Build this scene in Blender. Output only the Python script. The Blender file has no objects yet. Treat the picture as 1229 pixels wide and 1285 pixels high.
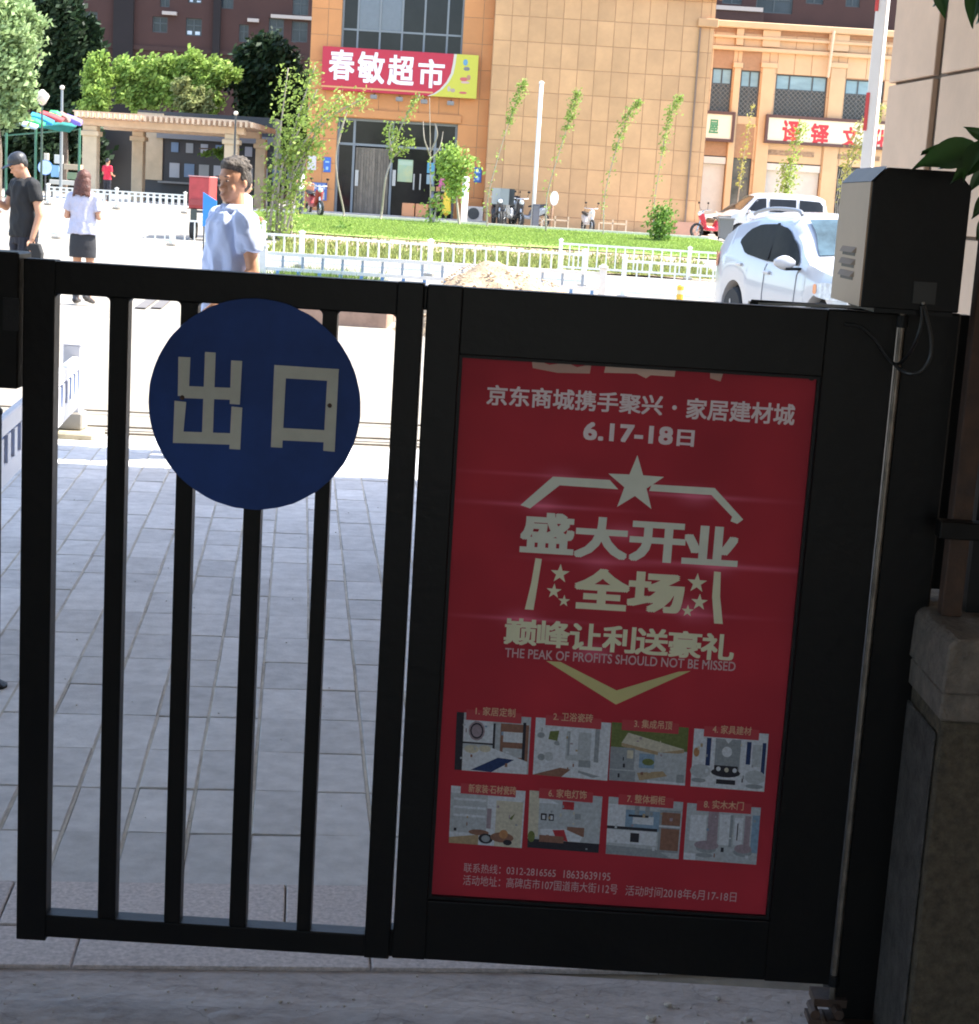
import bpy, bmesh, math, random
from mathutils import Vector, Matrix, noise
random.seed(7)
R = math.radians
sc = bpy.context.scene
COL = sc.collection
# ------------------------------------------------------------------ camera
EYE = Vector((0, 0, 1.59)); FPX = 2137.0; PITCH = R(10.375); ROLL = R(3.52)
cam = bpy.data.cameras.new('camera'); co = bpy.data.objects.new('camera', cam); COL.objects.link(co)
CM = Matrix.Rotation(math.pi/2-PITCH, 3, 'X') @ Matrix.Rotation(ROLL, 3, 'Z')
co.matrix_world = Matrix.Translation(EYE) @ CM.to_4x4()
cam.sensor_fit = 'HORIZONTAL'; cam.sensor_width = 36; cam.lens = 36*FPX/1229
cam.clip_start = 0.05; cam.clip_end = 2000
sc.camera = co
# ------------------------------------------------------------------ sky, sun, exposure
SUN_EL = R(54); SUN_A = R(103)                      # azimuth from straight behind the camera towards the right
SUN = Vector((math.cos(SUN_EL)*math.sin(SUN_A), -math.cos(SUN_EL)*math.cos(SUN_A), math.sin(SUN_EL)))
w = bpy.data.worlds.new('World'); sc.world = w; w.use_nodes = True
nt = w.node_tree; nt.nodes.clear()
sky = nt.nodes.new('ShaderNodeTexSky'); sky.sky_type = 'NISHITA'; sky.sun_disc = False
sky.sun_elevation = SUN_EL; sky.sun_rotation = math.atan2(SUN.x, SUN.y)
sky.dust_density = 1.5; sky.air_density = 1.0; sky.ozone_density = 1.0
bg = nt.nodes.new('ShaderNodeBackground'); bg.inputs[1].default_value = 0.15
out = nt.nodes.new('ShaderNodeOutputWorld'); nt.links.new(sky.outputs[0], bg.inputs[0]); nt.links.new(bg.outputs[0], out.inputs[0])
sl = bpy.data.lights.new('sun', 'SUN'); so = bpy.data.objects.new('sun', sl); COL.objects.link(so)
sl.energy = 3.3; sl.angle = R(0.5); sl.color = (1.0, .95, .86)
so.rotation_euler = SUN.to_track_quat('Z', 'Y').to_euler(); so.location = (20, -20, 40)
sc.view_settings.view_transform = 'Standard'; sc.view_settings.look = 'None'
sc.view_settings.exposure = 2.12; sc.view_settings.gamma = 1
sc.cycles.use_denoising = True; sc.cycles.max_bounces = 8; sc.cycles.diffuse_bounces = 5
sc.cycles.sample_clamp_indirect = 8; sc.cycles.filter_width = 1.9

# ------------------------------------------------------------------ survey helpers
def at(u, v, Y):
    """point at distance Y seen in the direction of survey reading (u, v)"""
    d = CM @ Vector(((u-614.5)/FPX, -(v-642.5)/FPX, -1)); return EYE + d*(Y/d.y)
def sm(t): t = max(0, min(1, t)); return t*t*(3-2*t)
PZ = 0.66
def gz(y): return PZ*sm((y-45)/14.0)
def ux(u, Y, v=250): return at(u, v, Y).x
YAW = R(-6.79); EX = Vector((math.cos(YAW), -math.sin(YAW), 0)); EY = Vector((math.sin(YAW), math.cos(YAW), 0))
def st(a, b, z=0): return EX*a + EY*b + Vector((0, 0, z))
GY = 3.15                                            # front plane of the gate
def gp(u, v, Y=GY): p = at(u, v, Y); return p.x, p.z

# ------------------------------------------------------------------ materials
MATS = {}
def mat(name, col, rough=.6, metal=0, var=.12, scale=6, bump=.0, bscale=40, spec=.5, rand=0, coat=0, col2=None, emit=None, stretch=None):
    if name in MATS: return MATS[name]
    m = bpy.data.materials.new(name); MATS[name] = m; m.use_nodes = True
    n = m.node_tree.nodes; L = m.node_tree.links; b = n['Principled BSDF']
    b.inputs['Roughness'].default_value = rough; b.inputs['Metallic'].default_value = metal
    b.inputs['Specular IOR Level'].default_value = spec
    if coat: b.inputs['Coat Weight'].default_value = coat; b.inputs['Coat Roughness'].default_value = .06
    tc = n.new('ShaderNodeTexCoord'); mp = n.new('ShaderNodeMapping'); L.new(tc.outputs['Object'], mp.inputs[0])
    if stretch: mp.inputs['Scale'].default_value = stretch
    if rand:                                             # every copy of a shared piece gets its own stretch of the pattern
        oq = n.new('ShaderNodeObjectInfo'); vm = n.new('ShaderNodeVectorMath'); vm.operation = 'SCALE'; vm.inputs['Scale'].default_value = 37.0
        cb = n.new('ShaderNodeCombineXYZ'); L.new(oq.outputs['Random'], cb.inputs[0]); L.new(oq.outputs['Random'], cb.inputs[1]); L.new(cb.outputs[0], vm.inputs[0]); L.new(vm.outputs[0], mp.inputs['Location'])
    nz = n.new('ShaderNodeTexNoise'); nz.inputs['Scale'].default_value = scale; nz.inputs['Detail'].default_value = 6
    nz.inputs['Roughness'].default_value = .65; L.new(mp.outputs[0], nz.inputs['Vector'])
    cr = n.new('ShaderNodeValToRGB'); L.new(nz.outputs[0], cr.inputs[0])
    cr.color_ramp.elements[0].position = .3; cr.color_ramp.elements[1].position = .7
    lo = [max(0, c*(1-var)) for c in col]; hi = [min(1, c*(1+var)) for c in col]
    if col2: lo = list(col2); hi = list(col)
    cr.color_ramp.elements[0].color = (*lo, 1); cr.color_ramp.elements[1].color = (*hi, 1)
    src = cr.outputs[0]
    if rand:
        oi = n.new('ShaderNodeObjectInfo'); ml = n.new('ShaderNodeMapRange'); L.new(oi.outputs['Random'], ml.inputs[0])
        ml.inputs[3].default_value = 1-rand; ml.inputs[4].default_value = 1+rand
        mx = n.new('ShaderNodeMix'); mx.data_type = 'RGBA'; mx.blend_type = 'MULTIPLY'; mx.inputs[0].default_value = 1
        L.new(src, mx.inputs[6]); L.new(ml.outputs[0], mx.inputs[7]); src = mx.outputs[2]
    L.new(src, b.inputs['Base Color'])
    if bump:
        n2 = n.new('ShaderNodeTexNoise'); n2.inputs['Scale'].default_value = bscale; n2.inputs['Detail'].default_value = 8
        L.new(mp.outputs[0], n2.inputs['Vector'])
        bp = n.new('ShaderNodeBump'); bp.inputs['Strength'].default_value = bump; bp.inputs['Distance'].default_value = .02
        L.new(n2.outputs[0], bp.inputs['Height']); L.new(bp.outputs[0], b.inputs['Normal'])
    if emit: b.inputs['Emission Color'].default_value = (*emit, 1); b.inputs['Emission Strength'].default_value = 1
    return m
def leafmat(name, col, var=.35, trans=.35):
    if name in MATS: return MATS[name]
    m = bpy.data.materials.new(name); MATS[name] = m; m.use_nodes = True
    n = m.node_tree.nodes; L = m.node_tree.links; b = n['Principled BSDF']; o = n['Material Output']
    b.inputs['Roughness'].default_value = .6; b.inputs['Specular IOR Level'].default_value = .2
    g = n.new('ShaderNodeNewGeometry'); mr = n.new('ShaderNodeMapRange'); L.new(g.outputs['Random Per Island'], mr.inputs[0])
    mr.inputs[3].default_value = 1-var; mr.inputs[4].default_value = 1+var
    mx = n.new('ShaderNodeMix'); mx.data_type = 'RGBA'; mx.blend_type = 'MULTIPLY'; mx.inputs[0].default_value = 1
    mx.inputs[6].default_value = (*col, 1); L.new(mr.outputs[0], mx.inputs[7]); L.new(mx.outputs[2], b.inputs['Base Color'])
    t = n.new('ShaderNodeBsdfTranslucent'); L.new(mx.outputs[2], t.inputs[0])
    ms = n.new('ShaderNodeMixShader'); ms.inputs[0].default_value = trans
    L.new(b.outputs[0], ms.inputs[1]); L.new(t.outputs[0], ms.inputs[2]); L.new(ms.outputs[0], o.inputs[0])
    return m
def flat(name, col, rough=.45): return mat(name, col, rough, var=.04, scale=30)

# ------------------------------------------------------------------ mesh builder
class MB:
    def __init__(s): s.v = []; s.f = []; s.m = []; s.mats = []
    def mi(s, m):
        if m is None: return 0
        if m not in s.mats: s.mats.append(m)
        return s.mats.index(m)
    def add(s, vs, fs, m=None):
        k = len(s.v); i = s.mi(m); s.v += [Vector(q) for q in vs]; s.f += [tuple(a+k for a in q) for q in fs]; s.m += [i]*len(fs); return s
    def box(s, x0, x1, y0, y1, z0, z1, m=None, M=None):
        vs = [Vector((x, y, z)) for z in (z0, z1) for y in (y0, y1) for x in (x0, x1)]
        if M is not None: vs = [M @ q for q in vs]
        return s.add(vs, [(0, 2, 3, 1), (4, 5, 7, 6), (0, 1, 5, 4), (2, 6, 7, 3), (0, 4, 6, 2), (1, 3, 7, 5)], m)
    def bar(s, a, b, wd, ht, m=None, up=(0, 0, 1)):
        """box beam from a to b, wd wide sideways, ht along up"""
        a = Vector(a); b = Vector(b); d = (b-a).normalized(); u = Vector(up)
        sd = d.cross(u)
        if sd.length < 1e-5: sd = d.cross(Vector((1, 0, 0)))
        sd.normalize(); u = sd.cross(d).normalized(); vs = []
        for p in (a, b):
            for i, j in ((-1, -1), (1, -1), (1, 1), (-1, 1)): vs.append(p + sd*(i*wd/2) + u*(j*ht/2))
        return s.add(vs, [(0, 1, 2, 3), (7, 6, 5, 4), (0, 4, 5, 1), (1, 5, 6, 2), (2, 6, 7, 3), (3, 7, 4, 0)], m)
    def tube(s, pts, rs, n=8, m=None, cap=True):
        pts = [Vector(p) for p in pts]
        if not hasattr(rs, '__len__'): rs = [rs]*len(pts)
        vs = []; pu = None
        for i, p in enumerate(pts):
            d = (pts[min(i+1, len(pts)-1)] - pts[max(i-1, 0)]).normalized()
            if pu is None:
                pu = d.cross(Vector((0, 0, 1)))
                if pu.length < 1e-3: pu = d.cross(Vector((1, 0, 0)))
            pu = (pu - d*pu.dot(d)).normalized(); q = d.cross(pu)
            for k in range(n):
                a = 2*math.pi*k/n; vs.append(p + (pu*math.cos(a) + q*math.sin(a))*rs[i])
        fs = []
        for i in range(len(pts)-1):
            for k in range(n): fs.append((i*n+k, i*n+(k+1) % n, (i+1)*n+(k+1) % n, (i+1)*n+k))
        if cap: fs.append(tuple(reversed(range(n)))); fs.append(tuple((len(pts)-1)*n+k for k in range(n)))
        return s.add(vs, fs, m)
    def rings(s, rg, m=None, cap=True):
        n = len(rg[0]); vs = [q for r in rg for q in r]; fs = []
        for i in range(len(rg)-1):
            for k in range(n): fs.append((i*n+k, i*n+(k+1) % n, (i+1)*n+(k+1) % n, (i+1)*n+k))
        if cap: fs.append(tuple(reversed(range(n)))); fs.append(tuple((len(rg)-1)*n+k for k in range(n)))
        return s.add(vs, fs, m)
    def ell(s, c, r, n=12, m=None, M=None):
        c = Vector(c); rg = []
        for i in range(1, n):
            a = math.pi*i/n; ring = []
            for k in range(n+4):
                b = 2*math.pi*k/(n+4); q = Vector((r[0]*math.sin(a)*math.cos(b), r[1]*math.sin(a)*math.sin(b), -r[2]*math.cos(a)))
                if M is not None: q = M @ q
                ring.append(c+q)
            rg.append(ring)
        return s.rings(rg, m)
    def lathe(s, c, prof, n=16, m=None, axis='Z', cap=True):
        c = Vector(c); rg = []
        for r, h in prof:
            ring = []
            for k in range(n):
                a = 2*math.pi*k/n; x, y = r*math.cos(a), r*math.sin(a)
                q = Vector((x, y, h)) if axis == 'Z' else (Vector((x, h, y)) if axis == 'Y' else Vector((h, x, y)))
                ring.append(c+q)
            rg.append(ring)
        return s.rings(rg, m, cap)
    def prism(s, poly, y0, y1, m=None):
        """polygon in x,z extruded along y"""
        n = len(poly); vs = [(x, y0, z) for x, z in poly] + [(x, y1, z) for x, z in poly]
        return s.add(vs, [tuple(range(n)), tuple(reversed(range(n, 2*n)))] + [(k, k+n, (k+1) % n+n, (k+1) % n) for k in range(n)], m)
    def face(s, pts, m=None): return s.add(pts, [tuple(range(len(pts)))], m)

def root_inv(o):
    M = Matrix.Identity(4); q = o
    chain = []
    while q is not None: chain.append(q); q = q.parent
    for q in reversed(chain): M = M @ (Matrix.Translation(q.location) @ q.rotation_euler.to_matrix().to_4x4())
    return M.inverted()
def link(name, me, parent=None):
    o = bpy.data.objects.new(name, me); COL.objects.link(o)
    if parent is not None: o.parent = parent
    return o
def build(mb, name, m=None, parent=None, smooth=False, bevel=0, seg=1, vox=0, smth=0, fix=True, fold=0, ff=9):
    me = bpy.data.meshes.new(name)
    vs = mb.v
    if parent is not None:
        Mi = root_inv(parent); vs = [Mi @ q for q in vs]
    me.from_pydata([tuple(q) for q in vs], [], mb.f)
    if mb.mats:
        for q in mb.mats: me.materials.append(q or m)
        me.polygons.foreach_set('material_index', mb.m)
    elif m: me.materials.append(m)
    if fix and not vox:
        bm = bmesh.new(); bm.from_mesh(me); bmesh.ops.recalc_face_normals(bm, faces=bm.faces); bm.to_mesh(me); bm.free()
    if bevel or vox:
        t = bpy.data.objects.new('t', me); COL.objects.link(t)
        if vox:
            q = t.modifiers.new('r', 'REMESH'); q.mode = 'VOXEL'; q.voxel_size = vox; q.use_smooth_shade = True
            if smth: q = t.modifiers.new('s', 'SMOOTH'); q.iterations = smth; q.factor = .6
        if bevel:
            q = t.modifiers.new('b', 'BEVEL'); q.width = bevel; q.segments = seg; q.limit_method = 'ANGLE'
        dg = bpy.context.evaluated_depsgraph_get(); me2 = bpy.data.meshes.new_from_object(t.evaluated_get(dg))
        bpy.data.objects.remove(t); bpy.data.meshes.remove(me); me = me2; me.name = name
        if vox and m and not me.materials: me.materials.append(m)
    if fold:                                             # cloth creases
        ns = [v.normal.copy() for v in me.vertices]
        for v, q in zip(me.vertices, ns):
            p = v.co; a = noise.noise(Vector((p.x*ff*1.3+p.z*3, p.y*ff*1.3, p.z*ff*.55-p.x*4))); b = noise.noise(Vector((p.x*ff*2+9, p.y*ff*2, p.z*ff*1.5+p.x*ff)))
            v.co = p+q*fold*((1-2*abs(a))*.9+b*.7-.3)
    if smooth or vox: me.polygons.foreach_set('use_smooth', [True]*len(me.polygons))
    return link(name, me, parent)
def thing(name, label, cat, loc=(0, 0, 0), rot=0, group=None):
    o = bpy.data.objects.new(name, None); COL.objects.link(o); o.location = loc; o.rotation_euler = (0, 0, rot)
    o.empty_display_size = .1
    return tag(o, label, cat, group)
def tag(o, label, cat, group=None):
    o['label'] = label; o['category'] = cat
    if group: o['group'] = group
    return o
def struct(o): o['kind'] = 'structure'; return o
def stuff(o): o['kind'] = 'stuff'; return o
def copy_tree(o, parent=None):
    c = o.copy(); COL.objects.link(c); c.parent = parent
    for ch in [q for q in bpy.data.objects if q.parent == o]: copy_tree(ch, c)
    return c
def dup(o, loc, rot=0, label=None, scale=None):
    c = copy_tree(o); c.location = loc; c.rotation_euler = (0, 0, rot)
    if scale: c.scale = scale
    if label: c['label'] = label
    return c
def smoothed(o, angle=35):
    me = o.data; me.polygons.foreach_set('use_smooth', [True]*len(me.polygons))
    bm = bmesh.new(); bm.from_mesh(me)
    for e in bm.edges:
        if len(e.link_faces) == 2 and e.calc_face_angle(0) > R(angle): e.smooth = False
    bm.to_mesh(me); bm.free(); return o
TXT = {}
def text(s, x0, x1, z0, z1, y, name, m, parent, bold=0.0, ext=0.0, sx=1, warp=None):
    c = bpy.data.curves.new('t', 'FONT'); c.body = s; c.space_character = sx; c.resolution_u = 3
    o = bpy.data.objects.new('t', c); COL.objects.link(o)
    dg = bpy.context.evaluated_depsgraph_get(); me = bpy.data.meshes.new_from_object(o.evaluated_get(dg))
    bpy.data.objects.remove(o); bpy.data.curves.remove(c)
    xs = [v.co.x for v in me.vertices]; ys = [v.co.y for v in me.vertices]
    a, b, e, f = min(xs), max(xs), min(ys), max(ys)
    Mi = root_inv(parent)
    bw = bold*1.0                                       # heavier strokes: the same outline stamped round a small circle
    sx_ = (x1-x0)/(b-a+2*bw); sz_ = (z1-z0)/(f-e+2*bw)
    for v in me.vertices: v.co = Vector((x0+(v.co.x-a+bw)*sx_, y, z0+(v.co.y-e+bw)*sz_))
    if bold > .008:
        bv = [v.co.copy() for v in me.vertices]; bf = [tuple(p.vertices) for p in me.polygons]; vs = []; fs = []
        st_ = 8 if bold > .02 else 4; dyy = max((z1-z0), .02)*.0004
        for k in range(st_+1):
            a_ = 2*math.pi*(k+.5*(st_ == 4))/st_; qn = max(abs(math.cos(a_)), abs(math.sin(a_))); dx_, dz_ = (0, 0) if k == st_ else (math.cos(a_)/qn*bw*sx_, math.sin(a_)/qn*bw*sz_); o_ = len(vs)
            vs += [q+Vector((dx_, dyy*k, dz_)) for q in bv]; fs += [tuple(i+o_ for i in p) for p in bf]
        me = bpy.data.meshes.new(name); me.from_pydata([tuple(q) for q in vs], [], fs)
    for v in me.vertices: v.co = Mi @ v.co
    if ext:
        bm = bmesh.new(); bm.from_mesh(me)
        r = bmesh.ops.extrude_face_region(bm, geom=bm.faces[:])
        for q in r['geom']:
            if isinstance(q, bmesh.types.BMVert): q.co.y += ext
        bmesh.ops.recalc_face_normals(bm, faces=bm.faces); bm.to_mesh(me); bm.free()
    me.materials.clear(); me.materials.append(m)
    return link(name, me, parent)

# ------------------------------------------------------------------ palette
black = mat('black_paint', (.0040, .0038, .0043), .42, scale=5, bump=.05, bscale=45, spec=.20, col2=(.0075, .0070, .0066))
blackm = mat('black_metal', (.008, .008, .009), .5, spec=.3, var=.3, scale=20, bump=.06, bscale=90)
steel = mat('steel', (.35, .34, .32), .35, metal=.8, var=.25, scale=25, bump=.03)
rust = mat('rusty_steel', (.10, .055, .035), .75, var=.5, scale=18, bump=.2, col2=(.045, .03, .025))
conc = mat('concrete', (.50, .47, .41), .85, var=.14, scale=.7, bump=.15, bscale=14)
white = mat('white_paint', (.80, .80, .78), .5, var=.05, scale=5)
whitef = mat('fence_white', (.74, .73, .68), .55, var=.10, scale=7)
darkg = mat('dark_metal', (.05, .05, .05), .5)
glassd = mat('dark_glass', (.014, .013, .013), .10, var=.3, scale=1.5, spec=.28)
# ================================================================== ground and setting
def sheet(name, x0, x1, y0, y1, nx, ny, z, m, edge=None):
    mb = MB(); vs = []; fs = []
    for j in range(ny+1):
        for i in range(nx+1):
            x = x0+(x1-x0)*i/nx; y = y0+(y1-y0)*j/ny
            vs.append((x, y, (z(x, y) if callable(z) else z)))
    for j in range(ny):
        for i in range(nx):
            k = j*(nx+1)+i; fs.append((k, k+1, k+nx+2, k+nx+1))
    mb.add(vs, fs); return build(mb, name, m)
# far ground: rows dense where it rises
gm = bpy.data.materials.new('ground_concrete'); gm.use_nodes = True
n = gm.node_tree.nodes; L = gm.node_tree.links; b = n['Principled BSDF']; b.inputs['Roughness'].default_value = .85
tc = n.new('ShaderNodeTexCoord'); rt = n.new('ShaderNodeMapping'); rt.inputs['Rotation'].default_value = (0, 0, -YAW); L.new(tc.outputs['Object'], rt.inputs[0])
br = n.new('ShaderNodeTexBrick'); L.new(rt.outputs[0], br.inputs['Vector']); br.inputs['Scale'].default_value = 1
br.inputs['Brick Width'].default_value = 4.0; br.inputs['Row Height'].default_value = 4.0; br.inputs['Mortar Size'].default_value = .022; br.offset = 0
br.inputs['Color1'].default_value = (.285, .255, .208, 1); br.inputs['Color2'].default_value = (.305, .272, .222, 1); br.inputs['Mortar'].default_value = (.22, .20, .18, 1)
nz = n.new('ShaderNodeTexNoise'); nz.inputs['Scale'].default_value = .9; nz.inputs['Detail'].default_value = 9; nz.inputs['Roughness'].default_value = .7; L.new(tc.outputs['Object'], nz.inputs['Vector'])
mr = n.new('ShaderNodeMapRange'); L.new(nz.outputs[0], mr.inputs[0]); mr.inputs[1].default_value = .3; mr.inputs[2].default_value = .7; mr.inputs[3].default_value = .74; mr.inputs[4].default_value = 1.12
mx = n.new('ShaderNodeMix'); mx.data_type = 'RGBA'; mx.blend_type = 'MULTIPLY'; mx.inputs[0].default_value = 1; L.new(br.outputs[0], mx.inputs[6]); L.new(mr.outputs[0], mx.inputs[7]); L.new(mx.outputs[2], b.inputs['Base Color'])
mb = MB(); ys = [-60, -20, 2.6, 11, 20, 30, 40] + [45+i for i in range(0, 15)] + [62, 70, 80, 120, 250, 600]; vs = []; xs = [-400, -60, -25, -10, 0, 10, 25, 60, 400]
for y in ys:
    for x in xs: vs.append((x, y, gz(y)-.02))
nx = len(xs)
mb.add(vs, [(j*nx+i, j*nx+i+1, (j+1)*nx+i+1, (j+1)*nx+i) for j in range(len(ys)-1) for i in range(nx-1)])
ground = struct(build(mb, 'ground', gm))

# near rough cement apron under the camera side of the gate
am = bpy.data.materials.new('rough_cement'); am.use_nodes = True
n = am.node_tree.nodes; L = am.node_tree.links; b = n['Principled BSDF']; b.inputs['Roughness'].default_value = .9
tc = n.new('ShaderNodeTexCoord'); mp = n.new('ShaderNodeMapping'); L.new(tc.outputs['Object'], mp.inputs[0]); mp.inputs['Scale'].default_value = (1, 2.2, 1)
nz = n.new('ShaderNodeTexNoise'); nz.inputs['Scale'].default_value = 5.5; nz.inputs['Detail'].default_value = 13; nz.inputs['Roughness'].default_value = .78; L.new(mp.outputs[0], nz.inputs['Vector'])
cr = n.new('ShaderNodeValToRGB'); L.new(nz.outputs[0], cr.inputs[0]); e = cr.color_ramp.elements
e[0].position = .3; e[0].color = (.24, .215, .21, 1); e[1].position = .72; e[1].color = (.62, .58, .575, 1)
x_ = cr.color_ramp.elements.new(.5); x_.color = (.46, .425, .42, 1)
vo = n.new('ShaderNodeTexVoronoi'); vo.feature = 'DISTANCE_TO_EDGE'; vo.inputs['Scale'].default_value = 3.0
n3 = n.new('ShaderNodeTexNoise'); n3.inputs['Scale'].default_value = 4; n3.inputs['Detail'].default_value = 5; L.new(tc.outputs['Object'], n3.inputs['Vector'])
av = n.new('ShaderNodeMix'); av.data_type = 'RGBA'; av.inputs[0].default_value = .25; L.new(mp.outputs[0], av.inputs[6]); L.new(n3.outputs[1], av.inputs[7]); L.new(av.outputs[2], vo.inputs['Vector'])
c2 = n.new('ShaderNodeMapRange'); L.new(vo.outputs[0], c2.inputs[0]); c2.inputs[1].default_value = 0; c2.inputs[2].default_value = .007; c2.inputs[3].default_value = .72; c2.inputs[4].default_value = 1
mx = n.new('ShaderNodeMix'); mx.data_type = 'RGBA'; mx.blend_type = 'MULTIPLY'; mx.inputs[0].default_value = 1; L.new(cr.outputs[0], mx.inputs[6]); L.new(c2.outputs[0], mx.inputs[7]); L.new(mx.outputs[2], b.inputs['Base Color'])
n4 = n.new('ShaderNodeTexNoise'); n4.inputs['Scale'].default_value = 35; n4.inputs['Detail'].default_value = 8; L.new(tc.outputs['Object'], n4.inputs['Vector'])
bp = n.new('ShaderNodeBump'); bp.inputs['Strength'].default_value = .5; bp.inputs['Distance'].default_value = .01; L.new(n4.outputs[0], bp.inputs['Height']); L.new(bp.outputs[0], b.inputs['Normal'])
def apz(x, y):
    q = Vector((x*1.4, y*2.2, 0)); edge = sm((3.22-y)/.16)
    return .001+edge*(.010+.009*noise.noise(q)+.007*noise.noise(q*4)+.003*noise.noise(q*13))
struct(sheet('cement_apron', -2.4, 2.2, 1.8, 3.34, 120, 60, apz, am))

mb = MB()
for _ in range(700):
    if random.random() < .4: x, y = random.gauss(.55, .16), random.uniform(2.85, 3.12)
    else: x, y = random.uniform(-1.4, 1.0), random.uniform(2.5, 3.3)
    s_ = random.choice((.0012, .002, .002, .003, .0045) if x < .35 else (.003, .004, .006, .010))*random.uniform(.7, 1.3)
    mb.ell((x, y, apz(x, y)+s_*.4), (s_, s_*.8, s_*.6), 4, M=Matrix.Rotation(random.random()*3, 3, 'Z'))
for _ in range(130):
    x, y = random.uniform(-2.6, .1), random.uniform(3.75, 9.5); s_ = random.uniform(.002, .004); mb.ell((x, y, .008), (s_, s_*.8, s_*.6), 4)
o = stuff(build(mb, 'grit', mat('grit', (.52, .48, .44), .9, var=.4, scale=20))); tag(o, 'loose grit and mortar crumbs scattered on the cement under the gate', 'grit')

# paved strip: bed, granite threshold slabs, setts
tilem = mat('paver', (.60, .59, .585), .85, var=.16, scale=14, bump=.12, bscale=110, rand=.13)
groutm = mat('paver_joint', (.15, .14, .125), .95, var=.4, scale=5, bump=.2, col2=(.30, .275, .22))
PW, PL = .152, .315; A0 = -.523 - 18*PW; B0 = 3.72*math.cos(YAW)+.34*math.sin(-YAW)*0 + (-.34)*EY.x
B0 = Vector((-.34, 3.72, 0)).dot(EY)
NB = 22; NA = 44
mb = MB(); c = [st(A0, B0-.50, -.001), st(A0+NA*PW, B0-.50, -.001), st(A0+NA*PW, B0+NB*PL+.02, -.001), st(A0, B0+NB*PL+.02, -.001)]
mb.add(c+[q-Vector((0, 0, .03)) for q in c], [(0, 1, 2, 3), (4, 7, 6, 5), (0, 4, 5, 1), (1, 5, 6, 2), (2, 6, 7, 3), (3, 7, 4, 0)])
pave = struct(build(mb, 'pavement', groutm)); 
def slabmesh(name, w_, l_, h, bv, m):
    mb = MB(); a, b_ = w_/2, l_/2; t = h
    mb.add([(-a, -b_, -.004), (a, -b_, -.004), (a, b_, -.004), (-a, b_, -.004), (-a, -b_, t-bv), (a, -b_, t-bv), (a, b_, t-bv), (-a, b_, t-bv), (-a+bv, -b_+bv, t), (a-bv, -b_+bv, t), (a-bv, b_-bv, t), (-a+bv, b_-bv, t)],
           [(8, 9, 10, 11), (4, 5, 9, 8), (5, 6, 10, 9), (6, 7, 11, 10), (7, 4, 8, 11), (0, 1, 5, 4), (1, 2, 6, 5), (2, 3, 7, 6), (3, 0, 4, 7)])
    me = bpy.data.meshes.new(name); me.from_pydata([tuple(q) for q in mb.v], [], mb.f); me.materials.append(m); return me
tm = [slabmesh('paving_tile', PW-.008-.001*k, PL-.004, .006, .002, tilem) for k in range(3)]
cells = []
for j in range(NB):
    for i in range(NA):
        p = st(A0+(i+.5)*PW, B0+(j+.5)*PL)
        d = CM.inverted() @ (p-EYE); u = 614.5+FPX*d.x/-d.z; v = 642.5-FPX*d.y/-d.z
        vis = 0 < u < 515 and v > 380
        cells.append((0 if vis else 1, (p-EYE).length, p))
cells.sort(key=lambda q: q[:2]); rest = MB()
for k, (vis, dd, p) in enumerate(cells):
    tx, ty = random.gauss(0, .006), random.gauss(0, .004); dz = random.gauss(0, .0009)
    if k < 300:
        o = link('paving_tile', random.choice(tm), pave); o.location = p+Vector((0, 0, dz)); o.rotation_euler = (ty, tx, -YAW+random.gauss(0, .003))
        o.rotation_euler[2] = YAW*-1+random.gauss(0, .003)
    else:
        M = Matrix.Translation(p+Vector((0, 0, dz))) @ Matrix.Rotation(-YAW, 4, 'Z')
        rest.box(-PW/2+.003, PW/2-.003, -PL/2+.003, PL/2-.003, -.004, .006, M=M)
stuff(build(rest, 'paving_tile', tilem, pave))
mb = MB()
for i in range(NA+1):
    j = 0
    while j < NB:
        if True:
            ln = random.uniform(.8, 3.2); c_ = st(A0+i*PW, B0+j*PL, .0030); e_ = st(A0+i*PW, B0+min(NB, j+ln)*PL, .0030); mb.bar(c_, e_, .0075, .003)
            j += ln
        else: j += .6
stuff(build(mb, 'joint_sand', mat('joint_sand', (.52, .48, .41), .95, var=.3, scale=8), pave))
gran = mat('pink_granite', (.55, .49, .475), .7, var=.3, scale=90, bump=.12, bscale=120, rand=.06)
gs = slabmesh('granite_slab', .606, .232, .010, .003, gran); gs2 = slabmesh('granite_slab', .606, .19, .008, .003, gran)
a_j = Vector((at(355, 1135, GY+.4).x, 3.6, 0)).dot(EX)
for i in range(-4, 5):
    o = link('granite_slab', gs, pave); o.location = st(a_j+(i+.5)*.61, B0-.12, 0); o.rotation_euler = (0, 0, -YAW)
    o = link('granite_slab', gs2, pave); o.location = st(a_j-.43+(i+.5)*.61, B0-.335, 0); o.rotation_euler = (0, 0, -YAW)
# steel track and drain lines across the way beyond the pavers
trackm = mat('track_steel', (.25, .22, .18), .8, metal=0, var=.4, scale=10)
mb = MB()
for k, (dy, wd) in enumerate(((.14, .025), (.44, .04), (1.18, .022))):
    b0 = B0+NB*PL+dy; mb.bar(st(A0+1, b0, .006), st(A0+NA*PW, b0, .006), wd, .012)
tag(build(mb, 'gate_track', trackm), 'dark steel sliding track lines set in the ground beyond the pavers', 'track')
# two long dark strips on the ground, seen through the gate at left
for k, u in enumerate((176, 196)):
    p = at(u, 386, 10); d = p-EYE; q = EYE+d*(-EYE.z/d.z)
    mb = MB(); mb.bar(q+Vector((0, 0, -.002)), q+EY*3.6+Vector((0, 0, -.002)), .13, .010)
    o = build(mb, 'dark_strip', mat('strip_dark', (.12, .11, .105), .9)); struct(o)

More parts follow.
